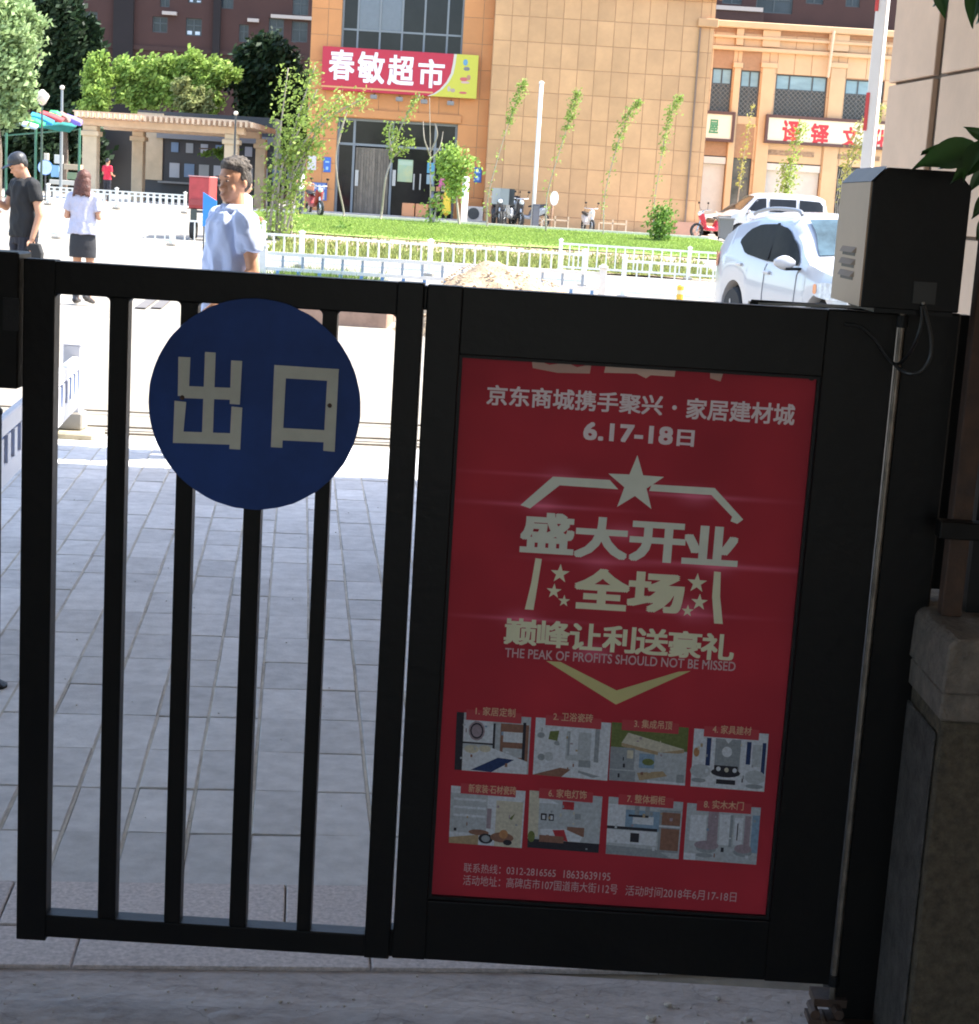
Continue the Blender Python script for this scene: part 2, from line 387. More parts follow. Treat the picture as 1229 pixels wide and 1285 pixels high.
# lawn on the bank, with soil edge and grass blades
lawnm = mat('lawn_soil', (.23, .31, .07), .95, var=.3, scale=1.3, bump=.4, bscale=30, col2=(.17, .23, .05))
lx0, lx1 = ux(322, 60.5), ux(905, 58)
def lxl(y): return ux(326, y, 290)
def inlawn(x, y): return True
lawn = struct(sheet('lawn', lx0, lx1, 51, 60.5, 40, 30, lambda x, y: gz(y)+.03+.02*noise.noise(Vector((x*.5, y*.5, 0))), lawnm))
def grass(name, mz, n_, reg, h0, h1, wd, zf, label=None):
    mb = MB(); vs = []; fs = []
    for _ in range(n_):
        x, y = reg(); z = zf(x, y); a = random.random()*math.pi; h = random.uniform(h0, h1); c_, s_ = math.cos(a)*wd, math.sin(a)*wd
        lx, ly = random.gauss(0, h*.35), random.gauss(0, h*.35); k = len(vs)
        vs += [(x-c_, y-s_, z), (x+c_, y+s_, z), (x+lx, y+ly, z+h)]; fs.append((k, k+1, k+2))
    mb.add(vs, fs); return stuff(build(mb, name, mz, fix=False))
gl = leafmat('grass_blade', (.27, .37, .085), .3, .35)
o = grass('grass', gl, 75000, lambda: (random.uniform(lx0, lx1), random.triangular(51.1, 60.3, 53)), .025, .075, .03, lambda x, y: gz(y)+.02)
tag(o, 'bright green mown grass covering the bank before the shops', 'grass')
soilm = mat('soil', (.30, .22, .15), .95, var=.3, scale=2, bump=.5, bscale=20)
struct(sheet('soil_bed', ux(335, 45), ux(930, 42), 41.5, 51, 30, 12, lambda x, y: gz(y)+.0+.03*noise.noise(Vector((x, y, 3))), soilm))
o = grass('weeds', leafmat('weed', (.24, .27, .08), .5, .3), 14000, lambda: (random.uniform(ux(335, 45), ux(930, 42)), random.triangular(41.7, 50.9, 43)), .03, .16, .035, lambda x, y: gz(y))
tag(o, 'patchy weeds and dry stalks growing along the foot of the bank', 'weeds')
mb = MB(); kz = gz(60.7)
mb.box(lx0, lx1, 60.5, 60.85, kz-.1, kz+.12); struct(build(mb, 'lawn_kerb', mat('kerb_stone', (.55, .52, .46), .8)))
# forecourt terrace behind the lawn
struct(sheet('shop_terrace', -40, 40, 60.86, 78, 10, 8, PZ+.012, mat('terrace_paving', (.50, .47, .41), .85, var=.12, scale=1.2)))

# planter strip with kerb near the blue barrier
kA = at(487, 420, 21); kx1 = kA.x; kx0 = at(325, 410, 21).x
mb = MB(); mb.box(kx0, kx1, 20.7, 20.85, -.05, .17); mb.box(kx1-.12, kx1, 20.85, 24.2, -.05, .17)
pk = thing('planter', 'raised brick-edged planter strip with dry soil beside the blue-white barrier', 'planter', ((kx0+kx1)/2, 22, 0))
build(mb, 'kerb', mat('brick_kerb', (.34, .22, .16), .85, var=.2, scale=6), pk, bevel=.01)
mb = MB(); mb.box(kx0, kx1-.12, 20.85, 24.2, -.05, .10); build(mb, 'soil', soilm, pk)
o = grass('weeds', leafmat('weed2', (.14, .21, .045), .45, .3), 5200, lambda: (kx0+(kx1-.35-kx0)*random.random()**1.3, random.uniform(20.9, 24.1)), .10, .52, .022, lambda x, y: .08)
tag(o, 'tall green weeds growing in the planter strip behind the gate', 'weeds')

# heap of rubble and soil
hc = at(597, 400, 20.6); HX, HY = hc.x, 20.75
heapm = mat('heap_soil', (.46, .345, .22), .95, var=.3, scale=7, bump=.8, bscale=25, col2=(.30, .21, .13))
mb = MB(); vs = []; fs = []; N = 90
for j in range(N+1):
    for i in range(N+1):
        x = -2.6+5.2*i/N; y = -1.3+2.6*j/N
        r = math.sqrt((x/(2.5 if x > 0 else 1.0))**2+(y/1.1)**2)
        z = .86*max(0, 1-r**1.35)*(1+.12*noise.noise(Vector((x*1.5, y*2, 0))))
        q = Vector((x, y, 0)); z += (z > .0)*(.06*noise.noise(q*3.5)+.03*noise.noise(q*9)+.022*noise.noise(q*24))*min(1, z*5)
        vs.append((HX+x, HY+y, z-.03))
for j in range(N):
    for i in range(N): k = j*(N+1)+i; fs.append((k, k+1, k+N+2, k+N+1))
mb.add(vs, fs); heap = thing('soil_heap', 'large heap of dug-out tan soil and rubble behind the gate', 'soil heap', (HX, HY, 0)); build(mb, 'heap', heapm, heap, smooth=True)
mb = MB()
for _ in range(900):
    x = random.gauss(0, .75); y = random.uniform(-1.1, .6); r = math.sqrt((x/(2.5 if x > 0 else 1.0))**2+(y/1.1)**2)
    if r > 1: continue
    z = .86*(1-r**1.35); s_ = random.choice((.008, .010, .014, .022))*random.uniform(.7, 1.3)
    mb.ell((HX+x, HY+y, z), (s_, s_*.8, s_*.6), 4, M=Matrix.Rotation(random.random()*3, 3, 'Z') @ Matrix.Rotation(random.random(), 3, 'X'))
stuff(build(mb, 'stones', mat('rubble', (.46, .35, .24), .9, var=.35, scale=3), heap))

# ================================================================== gatehouse passage round the viewer
stone = mat('stone_cladding', (.70, .495, .35), .75, var=.09, scale=2.2, bump=.12, bscale=30, rand=.03)
jointm = mat('stone_joint', (.16, .12, .09), .9)
sx = Vector((at(1115, 106, 9).x, 9, 0)).dot(EX); sy1 = Vector((at(1115, 106, 9).x, 9, 0)).dot(EY)
gh = thing('gatehouse', 'tan stone-clad gatehouse wall at the right edge of the entrance passage', 'gatehouse', st(sx+1, sy1-6))
Mst = Matrix(((EX.x, EY.x, 0, 0), (EX.y, EY.y, 0, 0), (0, 0, 1, 0), (0, 0, 0, 1)))
mb = MB(); mb.box(sx+.03, sx+2.5, -3, sy1-.03, 0, 5.2, M=Mst); build(mb, 'wall', jointm, gh)
pz = at(1115, 106, 9).z
zs = [0, .8, 1.55, pz, pz+1.05, 4.4, 5.2]; bs = [-3, -1.5, 0, 1.5, 3.0, 4.5, 6.0, 7.05]
# vertical joint seen at (1180, 60)
for q in (0,):
    import_v = None
def ray_wall(u, v):
    d = CM @ Vector(((u-614.5)/FPX, -(v-642.5)/FPX, -1)); t = (sx-EYE.dot(EX))/d.dot(EX); p = EYE+d*t; return p.dot(EY), p.z
vb = ray_wall(1180, 60)[0]
bs = [-3, -1.6, -.2, 1.2, 2.6, 4.0, vb-1.3*1.0, vb, sy1]
for i in range(len(bs)-1):
    for k in range(len(zs)-1):
        g_ = .05 if (abs(bs[i+1]-vb) < .01 or abs(bs[i]-vb) < .01) else .008
        l0 = bs[i]+(g_ if abs(bs[i]-vb) < .01 else .008); l1 = bs[i+1]-(g_ if abs(bs[i+1]-vb) < .01 else .008)
        mb = MB(); mb.box(sx-.0, sx+.03, l0, l1, zs[k]+.008, zs[k+1]-.008, M=Mst); build(mb, 'stone_panel', stone, gh, bevel=.004)
for k in range(len(zs)-1):
    mb = MB(); mb.box(sx+.002, sx+2.5, sy1-.03, sy1, zs[k]+.008, zs[k+1]-.008, M=Mst); build(mb, 'stone_panel', stone, gh, bevel=.004)
# roof slab of the passage
SE = Vector((SUN.dot(EX), SUN.dot(EY), SUN.z)); top = 4.9
edge_b = Vector((-.58, 9.56, 0)).dot(EY) + 4.5*SE.y/SE.z
soff = mat('soffit', (.42, .40, .37), .8)
mb = MB(); mb.box(-7.5, sx-.05, -3.5, edge_b, 4.5, top, M=Mst); mb.box(sx-.05, sx+10, -3.5, edge_b, 5.21, 5.5, M=Mst)
rf = thing('passage_roof', 'flat concrete roof slab over the entrance passage above the gate', 'roof', st(0, 2, 4.5)); build(mb, 'roof', soff, rf)
mb = MB(); mb.box(-7.5, -7.0, -3.3, 1.5, -.02, 4.5, M=Mst); mb.box(-7.5, -7.0, edge_b-1, edge_b-.5, -.02, 4.5, M=Mst); mb.box(-7.0, -1.6, -3.5, -3.2, -.02, 4.5, M=Mst); mb.box(1.2, sx-.05, -3.5, -3.2, -.02, 4.5, M=Mst); mb.box(-1.6, 1.2, -3.5, -3.2, 2.4, 4.5, M=Mst); build(mb, 'side_wall', mat('unseen_wall_plaster', (.5, .42, .34), .85), rf)  # unseen rear wall added to limit light on the gate, its opening sized likewise
# ================================================================== the gate
gate = thing('iron_gate', 'black steel exit gate with five bar openings and a wide poster box', 'gate', (-.1, GY+.03, .1))
G0, G1, GB, GT = -.884, .728, .103, 1.433
DP = .042
def gx(u, v=900): return gp(u, v)[0]
lp = (gx(23), gx(61)); mp_ = (gx(471.6), gx(504))
bars = [(gx(a), gx(b)) for a, b in ((126.6, 149.4), (212, 233), (296, 317.5), (383, 401))]
rail0 = gp(300, 383)[1]; railb = gp(250, 1161)[1]
def gbox(x0, x1, z0, z1, name, y0=GY, y1=GY+DP, m=black, bv=.0025, par=None):
    mb = MB(); mb.box(x0, x1, y0, y1, z0, z1); return build(mb, name, m, par or gate, bevel=bv, seg=2)
gbox(lp[0], lp[1], GB-.006, GT, 'gate_stile')
gbox(mp_[0], mp_[1], GB, GT-.001, 'gate_stile')
gbox(lp[1]-.001, mp_[0]+.001, rail0, GT-.002, 'top_rail', GY+.001, GY+DP-.001)
gbox(lp[1]-.001, mp_[0]+.001, GB+.002, railb, 'bottom_rail', GY+.001, GY+DP-.001)
for a, b in bars: gbox(a, b, railb-.001, rail0+.001, 'bar', GY+.003, GY+DP-.004)
# weld fillets in the upper corners of the openings
mb = MB(); ed = [lp[1]]+[q for b in bars for q in b]+[mp_[0]]; r_ = .009
for i in range(0, len(ed), 2):
    for x, sg in ((ed[i], 1), (ed[i+1], -1)):
        arc = [(x+sg*(r_-r_*math.sin(t)), rail0-r_+r_*math.cos(t)) for t in [k*math.pi/8 for k in range(5)]]
        mb.prism([(x-sg*.001, rail0+.001)]+arc[::1] if sg > 0 else [(x-sg*.001, rail0+.001)]+arc, GY+.006, GY+DP-.008)
build(mb, 'weld_fillet', black, gate)
# poster box: wide frame round a recessed red poster
PX0, PX1, PZ0, PZ1 = -.0735, .5985, .231, 1.305
fx0 = mp_[1]+.006
gbox(fx0, PX0, GB+.003, GT-.003, 'box_frame'); gbox(PX1, G1, GB+.003, GT-.003, 'box_frame')
gbox(PX0-.001, PX1+.001, PZ1, GT-.004, 'box_frame', GY+.001); gbox(PX0-.001, PX1+.001, GB+.004, PZ0, 'box_frame', GY+.001)
gbox(PX0-.002, PX1+.002, PZ0-.002, PZ1+.002, 'back_panel', GY+.022, GY+.040, bv=0)
gbox(mp_[1]-.001, fx0+.001, GT-.05, GT-.006, 'tie_plate', GY+.004); gbox(mp_[1]-.001, fx0+.001, GB+.004, GB+.06, 'tie_plate', GY+.004)
# thin glazing lip round the poster
for a in ((PX0, PX0+.006, PZ0, PZ1), (PX1-.006, PX1, PZ0, PZ1), (PX0+.006, PX1-.006, PZ1-.006, PZ1), (PX0+.006, PX1-.006, PZ0, PZ0+.006)):
    gbox(*a, 'glazing_bead', GY+.010, GY+.0215, m=blackm, bv=0)

# ---- poster
poster = thing('poster', 'red advertising poster with pale star, large lettering and eight room pictures', 'poster', ((PX0+PX1)/2, GY+.018, PZ0))
pm = bpy.data.materials.new('poster_print'); pm.use_nodes = True
n = pm.node_tree.nodes; L = pm.node_tree.links; b = n['Principled BSDF']; b.inputs['Roughness'].default_value = .5; b.inputs['Specular IOR Level'].default_value = .12
tc = n.new('ShaderNodeTexCoord'); sp = n.new('ShaderNodeSeparateXYZ'); L.new(tc.outputs['Object'], sp.inputs[0])
def mth(op, a, b_=None, c_=None):
    q = n.new('ShaderNodeMath'); q.operation = op
    for i, t in enumerate((a, b_, c_)):
        if t is None: continue
        if isinstance(t, (int, float)): q.inputs[i].default_value = t
        else: L.new(t, q.inputs[i])
    return q.outputs[0]
tot = None; pcx, pcz = (PX0+PX1)/2, PZ0
for (u, v, wu, hz, st_) in ((703, 600, .16, .0035, .5), (680, 637, .12, .004, .9), (874, 625, .12, .0045, 1.0), (783, 672, .05, .012, .55), (900, 713, .16, .005, 1.0), (752, 708, .10, .005, .6), (655, 780, .10, .004, .8), (745, 822, .03, .012, .5), (880, 775, .10, .004, .5), (864, 768, .014, .02, .5)):
    x0, z0 = gp(u, v); x0 -= pcx; z0 -= pcz
    dx = mth('DIVIDE', mth('SUBTRACT', sp.outputs[0], x0), wu); dz = mth('DIVIDE', mth('SUBTRACT', sp.outputs[2], z0), hz)
    ln = mth('EXPONENT', mth('MULTIPLY', mth('ADD', mth('MULTIPLY', dx, dx), mth('MULTIPLY', dz, dz)), -1.0))
    dx2 = mth('DIVIDE', mth('SUBTRACT', sp.outputs[0], x0), .03)
    dz2 = mth('DIVIDE', mth('SUBTRACT', sp.outputs[2], z0), .016)
    cr_ = mth('EXPONENT', mth('MULTIPLY', mth('ADD', mth('MULTIPLY', dx2, dx2), mth('MULTIPLY', dz2, dz2)), -1.0))
    g_ = mth('MULTIPLY', mth('ADD', mth('MULTIPLY', ln, .5), mth('MULTIPLY', cr_, .45)), st_)
    tot = g_ if tot is None else mth('ADD', tot, g_)
nz = n.new('ShaderNodeTexNoise'); nz.inputs['Scale'].default_value = 5; L.new(tc.outputs['Object'], nz.inputs['Vector'])
cr = n.new('ShaderNodeValToRGB'); L.new(nz.outputs[0], cr.inputs[0]); e = cr.color_ramp.elements
e[0].position = .25; e[0].color = (.38, .032, .050, 1); e[1].position = .75; e[1].color = (.54, .042, .064, 1)
mx = n.new('ShaderNodeMix'); mx.data_type = 'RGBA'; L.new(mth('MINIMUM', tot, .8), mx.inputs[0]); L.new(cr.outputs[0], mx.inputs[6]); mx.inputs[7].default_value = (.98, .22, .36, 1)
L.new(mx.outputs[2], b.inputs['Base Color'])
PY = GY+.0195
mb = MB(); mb.box(PX0+.002, PX1-.002, PY, PY+.002, PZ0+.002, PZ1-.002); build(mb, 'poster_sheet', pm, poster)
TY = PY-.0006
pale = flat('print_pale', (.74, .78, .68)); cream = flat('print_cream', (.80, .79, .56)); pink = flat('print_white', (.82, .70, .74)); gold = flat('print_gold', (.60, .55, .24)); small_ = flat('print_small', (.62, .42, .44)); goldcap = flat('print_caption', (.70, .42, .27))
def ptext(s, tl, br, m, bold=0, name='lettering', sx=1, dy=0, shear=True):
    x0, z1 = gp(*tl); x1, z0 = gp(*br)
    return text(s, x0, x1, z0, z1, TY-dy, name, m, poster, bold, sx=sx)
def line(s, u0, v0, u1, v1, h, m, bold=0, sx=1, name='lettering'):
    """text whose mid-height runs from (u0,v0) to (u1,v1), h survey units high"""
    x0, za = gp(u0, v0); x1, zb = gp(u1, v1); z = (za+zb)/2; hh = (gp(u0, v0-h/2)[1]-gp(u0, v0+h/2)[1])/2
    return text(s, x0, x1, z-hh, z+hh, TY, name, m, poster, bold, sx=sx)
line('京东商城携手聚兴', 611, 496, 833, 511, 26, pink, .022)
x0, z0 = gp(848, 513); mb = MB(); mb.face([(x0+.0045*math.cos(k*math.pi/6), TY, z0+.0045*math.sin(k*math.pi/6)) for k in range(12)]); build(mb, 'dot', pink, poster, fix=False)
line('家居建材城', 863, 513, 1000, 523, 27, pink, .022)
line('6.17-18', 733, 542, 846, 549, 23, pink, .035, sx=1.05); line('日', 851, 551, 873, 552, 21, pink, .03)
def poly(pts, m, name, dy=0):
    mb = MB(); mb.face([Vector((gp(u, v)[0], TY-dy, gp(u, v)[1])) for u, v in pts]); return build(mb, name, m, poster, fix=False)
def zp(pts, ox, oy, k): return [(ox+x/k, oy+y/k) for x, y in pts]
def Z(pts): return zp(pts, 540, 430, 2.3635)
def star(u, v, r, rot, m, name='star'):
    poly_ = [(u+(r if i % 2 == 0 else r*.40)*math.sin(rot+i*math.pi/5), v-(r if i % 2 == 0 else r*.40)*math.cos(rot+i*math.pi/5)) for i in range(10)]
    mb = MB(); c_ = gp(u, v); V_ = [Vector((c_[0], TY, c_[1]))]+[Vector((gp(*q)[0], TY, gp(*q)[1])) for q in poly_]
    mb.add(V_, [(0, i+1, (i+1) % 10+1) for i in range(10)]); return build(mb, name, m, poster, fix=False)
star(540+612/2.3635, 430+425/2.3635, 37, .06, pale)
for x, y, r in ((386, 692, 12.5), (368, 744, 10), (398, 773, 8), (795, 720, 13), (802, 777, 11), (767, 803, 8)): star(540+x/2.3635, 430+y/2.3635, r, .08, cream)
for pts in ([(268, 487), (365, 402), (535, 412), (560, 440), (385, 428), (297, 497)], [(660, 425), (848, 436), (933, 530), (915, 543), (895, 535), (900, 522), (838, 457), (652, 445)],
            ):
    poly(Z(pts), pale, 'frame_line')
for pts in ([(313, 645), (332, 648), (322, 710), (307, 800), (281, 798), (300, 720)], [(846, 685), (866, 687), (864, 760), (872, 842), (846, 840), (840, 760)]):
    poly(Z(pts), cream, 'frame_line')
poly(Z([(345, 952), (388, 955), (555, 1040), (553, 1082)]), gold, 'frame_line'); poly(Z([(555, 1040), (740, 984), (776, 982), (553, 1082)]), gold, 'frame_line')
def chars(s, boxes, m, bold):
    for c_, (x0, y0, x1, y1) in zip(s, boxes):
        a = Z([(x0, y0), (x1, y1)]); ptext(c_, a[0], a[1], m, bold)
chars('盛大开业', ((272, 505, 425, 637), (434, 518, 585, 652), (598, 533, 755, 663), (757, 545, 915, 672)), pale, .036)
chars('全场', ((433, 672, 590, 805), (592, 683, 752, 813)), cream, .042)
chars('巅峰让利送豪礼', tuple((222+98*k, 822+7.6*k, 222+98*k+93, 908+7.6*k) for k in range(7)), cream, .026)
line('THE PEAK OF PROFITS SHOULD NOT BE MISSED', 634, 822, 925, 840, 12, small_, .012)
line('联系热线：0312-2816565', 582, 1093, 698, 1101, 12, small_, .004); line('18633639195', 708, 1102, 767, 1105, 10, small_, .004)
line('活动地址：高碑店市107国道南大街112号', 581, 1109, 776, 1121, 13, small_, .004); line('活动时间2018年6月17-18日', 786, 1122, 926, 1131, 13, small_, .004)
# tan patches along the top edge of the poster
patt = flat('patch_tan', (.55, .33, .27)); patp = flat('patch_pale', (.68, .46, .37))
for pts, m_ in (([(668, 455), (680, 455), (690, 459), (712, 456), (725, 462), (743, 458), (741, 470), (700, 469), (669, 463)], patt), ([(762, 456), (850, 461), (848, 474), (818, 472), (812, 476), (800, 470), (759, 469)], patp), ([(893, 466), (910, 468), (906, 480), (893, 476)], patt)):
    poly(pts, m_, 'tan_patch')
for k in range(3):
    cu = 1022; 
x_, z_ = gp(1021, 475); mb = MB(); mb.lathe((x_, TY-.003, z_), [(.001, 0), (.006, 0), (.006, .003), (.001, .003)], 12, axis='Y'); build(mb, 'fixing_screw', blackm, poster)

# ---- eight small printed room pictures
C = {'w': (.52, .56, .62), 'g': (.25, .28, .31), 'l': (.38, .42, .46), 'k': (.035, .035, .045), 'b': (.03, .05, .13), 'br': (.22, .12, .09), 'n': (.13, .16, .06), 't': (.35, .27, .17), 'bl': (.20, .30, .42), 'r': (.35, .04, .05), 'p': (.28, .23, .27), 'o': (.38, .20, .10), 'c': (.48, .46, .38)}
pics = [  # corners TL, TR, BR, BL in survey units, base colour, shapes in 0..1 (x right, y down)
 (((573, 897), (667, 904), (663, 976), (570, 970)), 'l', [('R', 'k', 0, 0, .1, 1), ('R', 'w', .1, .12, .5, .52), ('R', 'k', .1, .5, .52, .53), ('E', 'p', .28, .30, .11, .17), ('E', 'k', .28, .30, .09, .14), ('E', 'p', .28, .30, .07, .11), ('R', 'br', .6, .14, .98, .9), ('R', 'w', .64, .28, .9, .46), ('R', 'l', .64, .56, .9, .72), ('R', 'k', .5, .15, .53, .6), ('R', 'k', .9, .1, .94, .9), ('P', 'w', (.1, .62), (.5, .58), (.98, .78), (.98, 1), (.1, 1)), ('P', 'b', (.22, .98), (.58, .74), (.8, .76), (.5, 1)), ('E', 'c', .22, .62, .1, .07), ('E', 'c', .4, .6, .08, .06)]),
 (((673, 904), (768, 911), (763, 984), (669, 976)), 'w', [('R', 'l', .42, .2, .75, .7), ('P', 'n', (.2, .22), (.32, .2), (.3, .38), (.18, .36)), ('E', 'g', .08, .3, .05, .05), ('E', 'g', .3, .42, .04, .04), ('R', 'g', .44, .2, .47, .62), ('R', 'w', .47, .2, .58, .6), ('R', 'g', .8, .12, .86, .7), ('R', 'w', .88, .1, 1, .75), ('P', 'br', (0, 1), (.36, .84), (.5, .86), (.38, 1)), ('P', 'g', (.6, .86), (.9, .94), (.8, .97), (.6, .9)), ('E', 'g', .1, .68, .05, .06), ('E', 'l', .2, .66, .06, .08), ('R', 'g', .6, .68, .76, .8)]),
 (((769, 910), (866, 917), (861, 990), (765, 983)), 'l', [('R', 'n', 0, 0, 1, .42), ('P', 'c', (.22, .16), (.96, .38), (.66, .46), (.14, .34)), ('P', 't', (.14, .34), (.66, .46), (.96, .38), (.96, .44), (.66, .52), (.14, .4)), ('R', 'g', 0, .42, .32, .8), ('R', 'c', .22, .46, .3, .6), ('R', 'bl', .38, .5, .58, .75), ('E', 'n', .5, .64, .08, .06), ('R', 'l', .62, .46, .9, .7), ('P', 't', (.36, .84), (.7, .78), (.76, .86), (.4, .97)), ('R', 'g', 0, .82, .34, 1), ('R', 'w', .5, .95, 1, 1), ('R', 'g', .88, .82, .98, .96)]),
 (((873, 918), (967, 925), (961, 998), (868, 991)), 'w', [('R', 'g', .3, .14, .64, .68), ('P', 'w', (.42, .14), (.52, .14), (.47, .22)), ('E', 'w', .46, .36, .07, .09), ('R', 'b', .18, .14, .24, .62), ('R', 'b', .72, .16, .78, .55), ('R', 'b', .93, .16, .98, .7), ('R', 'l', .8, .2, .92, .58), ('E', 'k', .46, .72, .2, .08), ('R', 'k', .3, .6, .62, .72), ('R', 'k', .34, .84, .6, .92), ('E', 'w', .36, .66, .03, .04), ('E', 'c', .47, .67, .03, .04), ('E', 'w', .58, .67, .03, .04), ('E', 'l', .12, .72, .14, .12), ('E', 'l', .86, .76, .14, .12), ('E', 'g', .86, .92, .12, .04), ('E', 'g', .1, .88, .1, .04), ('E', 'o', .05, .4, .04, .08)]),
 (((566, 990), (660, 997), (655, 1069), (563, 1062)), 'w', [('R', 'l', .0, .12, .5, .8), ('R', 'w', .04, .2, .48, .24), ('R', 'w', .04, .34, .48, .38), ('R', 'w', .04, .48, .48, .52), ('R', 'c', .62, .2, .98, 1), ('R', 'p', .5, .35, .56, .7), ('P', 't', (0, .9), (.4, .82), (.4, 1), (0, 1)), ('E', 'br', .4, .78, .14, .05), ('E', 'k', .5, .88, .1, .09), ('E', 'g', .5, .88, .06, .06), ('E', 'br', .72, .84, .16, .09), ('E', 'o', .74, .78, .06, .08), ('E', 'k', .8, .92, .06, .05), ('P', 'n', (.8, .5), (.88, .4), (.84, .52))]),
 (((665, 996), (757, 1004), (752, 1075), (662, 1068)), 'l', [('R', 'c', 0, 0, .14, .8), ('P', 'w', (.14, .05), (.42, .2), (.14, .2)), ('R', 'k', .17, .38, .25, .5), ('R', 'w', .19, .41, .23, .48), ('R', 'k', .28, .38, .35, .5), ('R', 'w', .3, .41, .335, .48), ('R', 'r', .46, .14, .62, .28), ('R', 'g', .64, .34, .72, .44), ('R', 'br', .54, .58, .78, .74), ('P', 'w', (.16, .66), (.5, .62), (.76, .74), (.72, .86), (.2, .8)), ('P', 'r', (.34, .66), (.5, .64), (.56, .84), (.4, .82)), ('R', 'k', 0, .84, 1, 1), ('R', 'br', .16, .76, .5, .88), ('E', 'n', .05, .8, .05, .1)]),
 (((765, 1004), (859, 1011), (853, 1083), (761, 1076)), 'l', [('R', 'w', .0, .12, .24, .5), ('R', 'bl', .24, .2, .7, .55), ('R', 'w', .34, .3, .62, .44), ('R', 'g', .36, .08, .42, .3), ('R', 'g', .5, .12, .56, .3), ('R', 'k', .28, .28, .55, .32), ('R', 'k', 0, .5, .68, .55), ('R', 'w', 0, .56, .68, .8), ('R', 'k', .32, .6, .44, .76), ('R', 'g', .7, .16, .98, .9), ('R', 'br', .73, .2, .98, .42), ('R', 'br', .73, .48, .98, .86), ('R', 'w', .7, .43, .98, .46), ('P', 'g', (0, .84), (.68, .86), (.9, 1), (0, 1))]),
 (((864, 1012), (957, 1018), (951, 1090), (859, 1083)), 'l', [('R', 'w', .06, .2, .28, .66), ('R', 'p', .3, .12, .44, .72), ('R', 'w', .46, .16, .6, .7), ('R', 'g', .6, .16, .64, .72), ('R', 'w', .66, .2, .78, .68), ('R', 'k', .7, .3, .715, .6), ('R', 'p', .8, .16, .88, .7), ('R', 'bl', .9, .14, 1, .8), ('E', 'g', .3, .78, .14, .08), ('E', 'p', .3, .72, .17, .08), ('E', 'g', .8, .8, .13, .08), ('E', 'p', .8, .74, .12, .08), ('E', 'g', .28, .9, .12, .04), ('R', 'w', 0, .88, .16, 1), ('R', 'k', .5, .74, .54, .82)]),
]
caps = ['1. 家居定制', '2. 卫浴瓷砖', '3. 集成吊顶', '4. 家具建材', '新家装·石材瓷砖', '6. 家电灯饰', '7. 整体橱柜', '8. 实木木门']
capb = [(597, 895, 647, 898), (695, 902, 745, 905), (797, 911, 845, 914), (896, 918, 945, 921), (588, 993, 648, 996), (689, 998, 737, 1002), (788, 1005, 836, 1009), (885, 1012, 935, 1016)]
capred = flat('print_red', (.48, .036, .055))
for k, (qd, base, shp) in enumerate(pics):
    TLp, TRp, BRp, BLp = [Vector(gp(*q)) for q in qd]
    def uv(x, y): a = TLp.lerp(TRp, x); c_ = BLp.lerp(BRp, x); r = a.lerp(c_, y); return r
    mb = MB(); lv = 0
    def poly_uv(pts, key):
        global lv
        m_ = capred if key == 'RED' else mat('print_'+key, tuple(min(.8, c*1.22) for c in C[key]), .6, var=.20, scale=150, spec=.1)
        mb.face([Vector((uv(*p)[0], TY-.00005*lv, uv(*p)[1])) for p in pts], m_); lv += 1
    poly_uv([(0, 0), (1, 0), (1, 1), (0, 1)], base)
    for s_ in shp:
        if s_[0] == 'R': _, c_, a, b1, d_, e_ = s_; poly_uv([(a, b1), (d_, b1), (d_, e_), (a, e_)], c_)
        elif s_[0] == 'E': _, c_, cx, cy, rx, ry = s_; poly_uv([(cx+rx*math.cos(t*math.pi/7), cy+ry*math.sin(t*math.pi/7)) for t in range(14)], c_)
        else: poly_uv(list(s_[2:]), s_[1])
    rr = random.Random(k*7+3); xs_k = ('w', 'l', 'g', 'p', 'bl', 'c', 't')
    for _ in range(9):
        cx, cy = rr.uniform(.05, .95), rr.uniform(.2, .95); a, b1 = rr.uniform(.006, .02), rr.uniform(.01, .035); poly_uv([(cx-a, cy-b1), (cx+a, cy-b1), (cx+a, cy+b1), (cx-a, cy+b1)], rr.choice(xs_k if cy < .6 else ('g', 'k', 'w', 'br', 'l')))
    poly_uv([(.13, -.06), (.87, -.06), (.87, .12), (.13, .12)], 'RED')
    build(mb, 'room_picture', None, poster, fix=False)
    a = capb[k]; old = TY; TY = TY-.0026; line(caps[k], *a, 11, goldcap, .012, name='caption'); TY = old

# ---- round exit sign
scx, scz = gp(320, 508); SR = .1975
exs = thing('exit_sign', 'round blue sign with pale taped strokes fixed to the gate bars', 'sign', (scx, GY-.006, scz))
blue = mat('sign_blue', (.012, .046, .20), .5, var=.28, scale=3.5, bump=.03, bscale=15, spec=.25)
rg = []
for y_, rr in ((GY-.0045, 1), (GY-.0055, 1.0), (GY-.0075, .997)):
    rg.append([Vector((scx+SR*rr*(1+.004*noise.noise(Vector((math.cos(t)*9, math.sin(t)*9, 0))))*math.cos(t), y_, scz+SR*rr*(1+.006*noise.noise(Vector((math.cos(t)*9, math.sin(t)*9, 0))))*math.sin(t))) for t in [2*math.pi*k/140 for k in range(140)]])
mb = MB(); mb.rings(rg); build(mb, 'disc', blue, exs)
tape = mat('tape_strip', (.52, .53, .46), .55, var=.12, scale=9)
def ZS(pts): return [(180+x/4.389, 370+y/4.389) for x, y in pts]
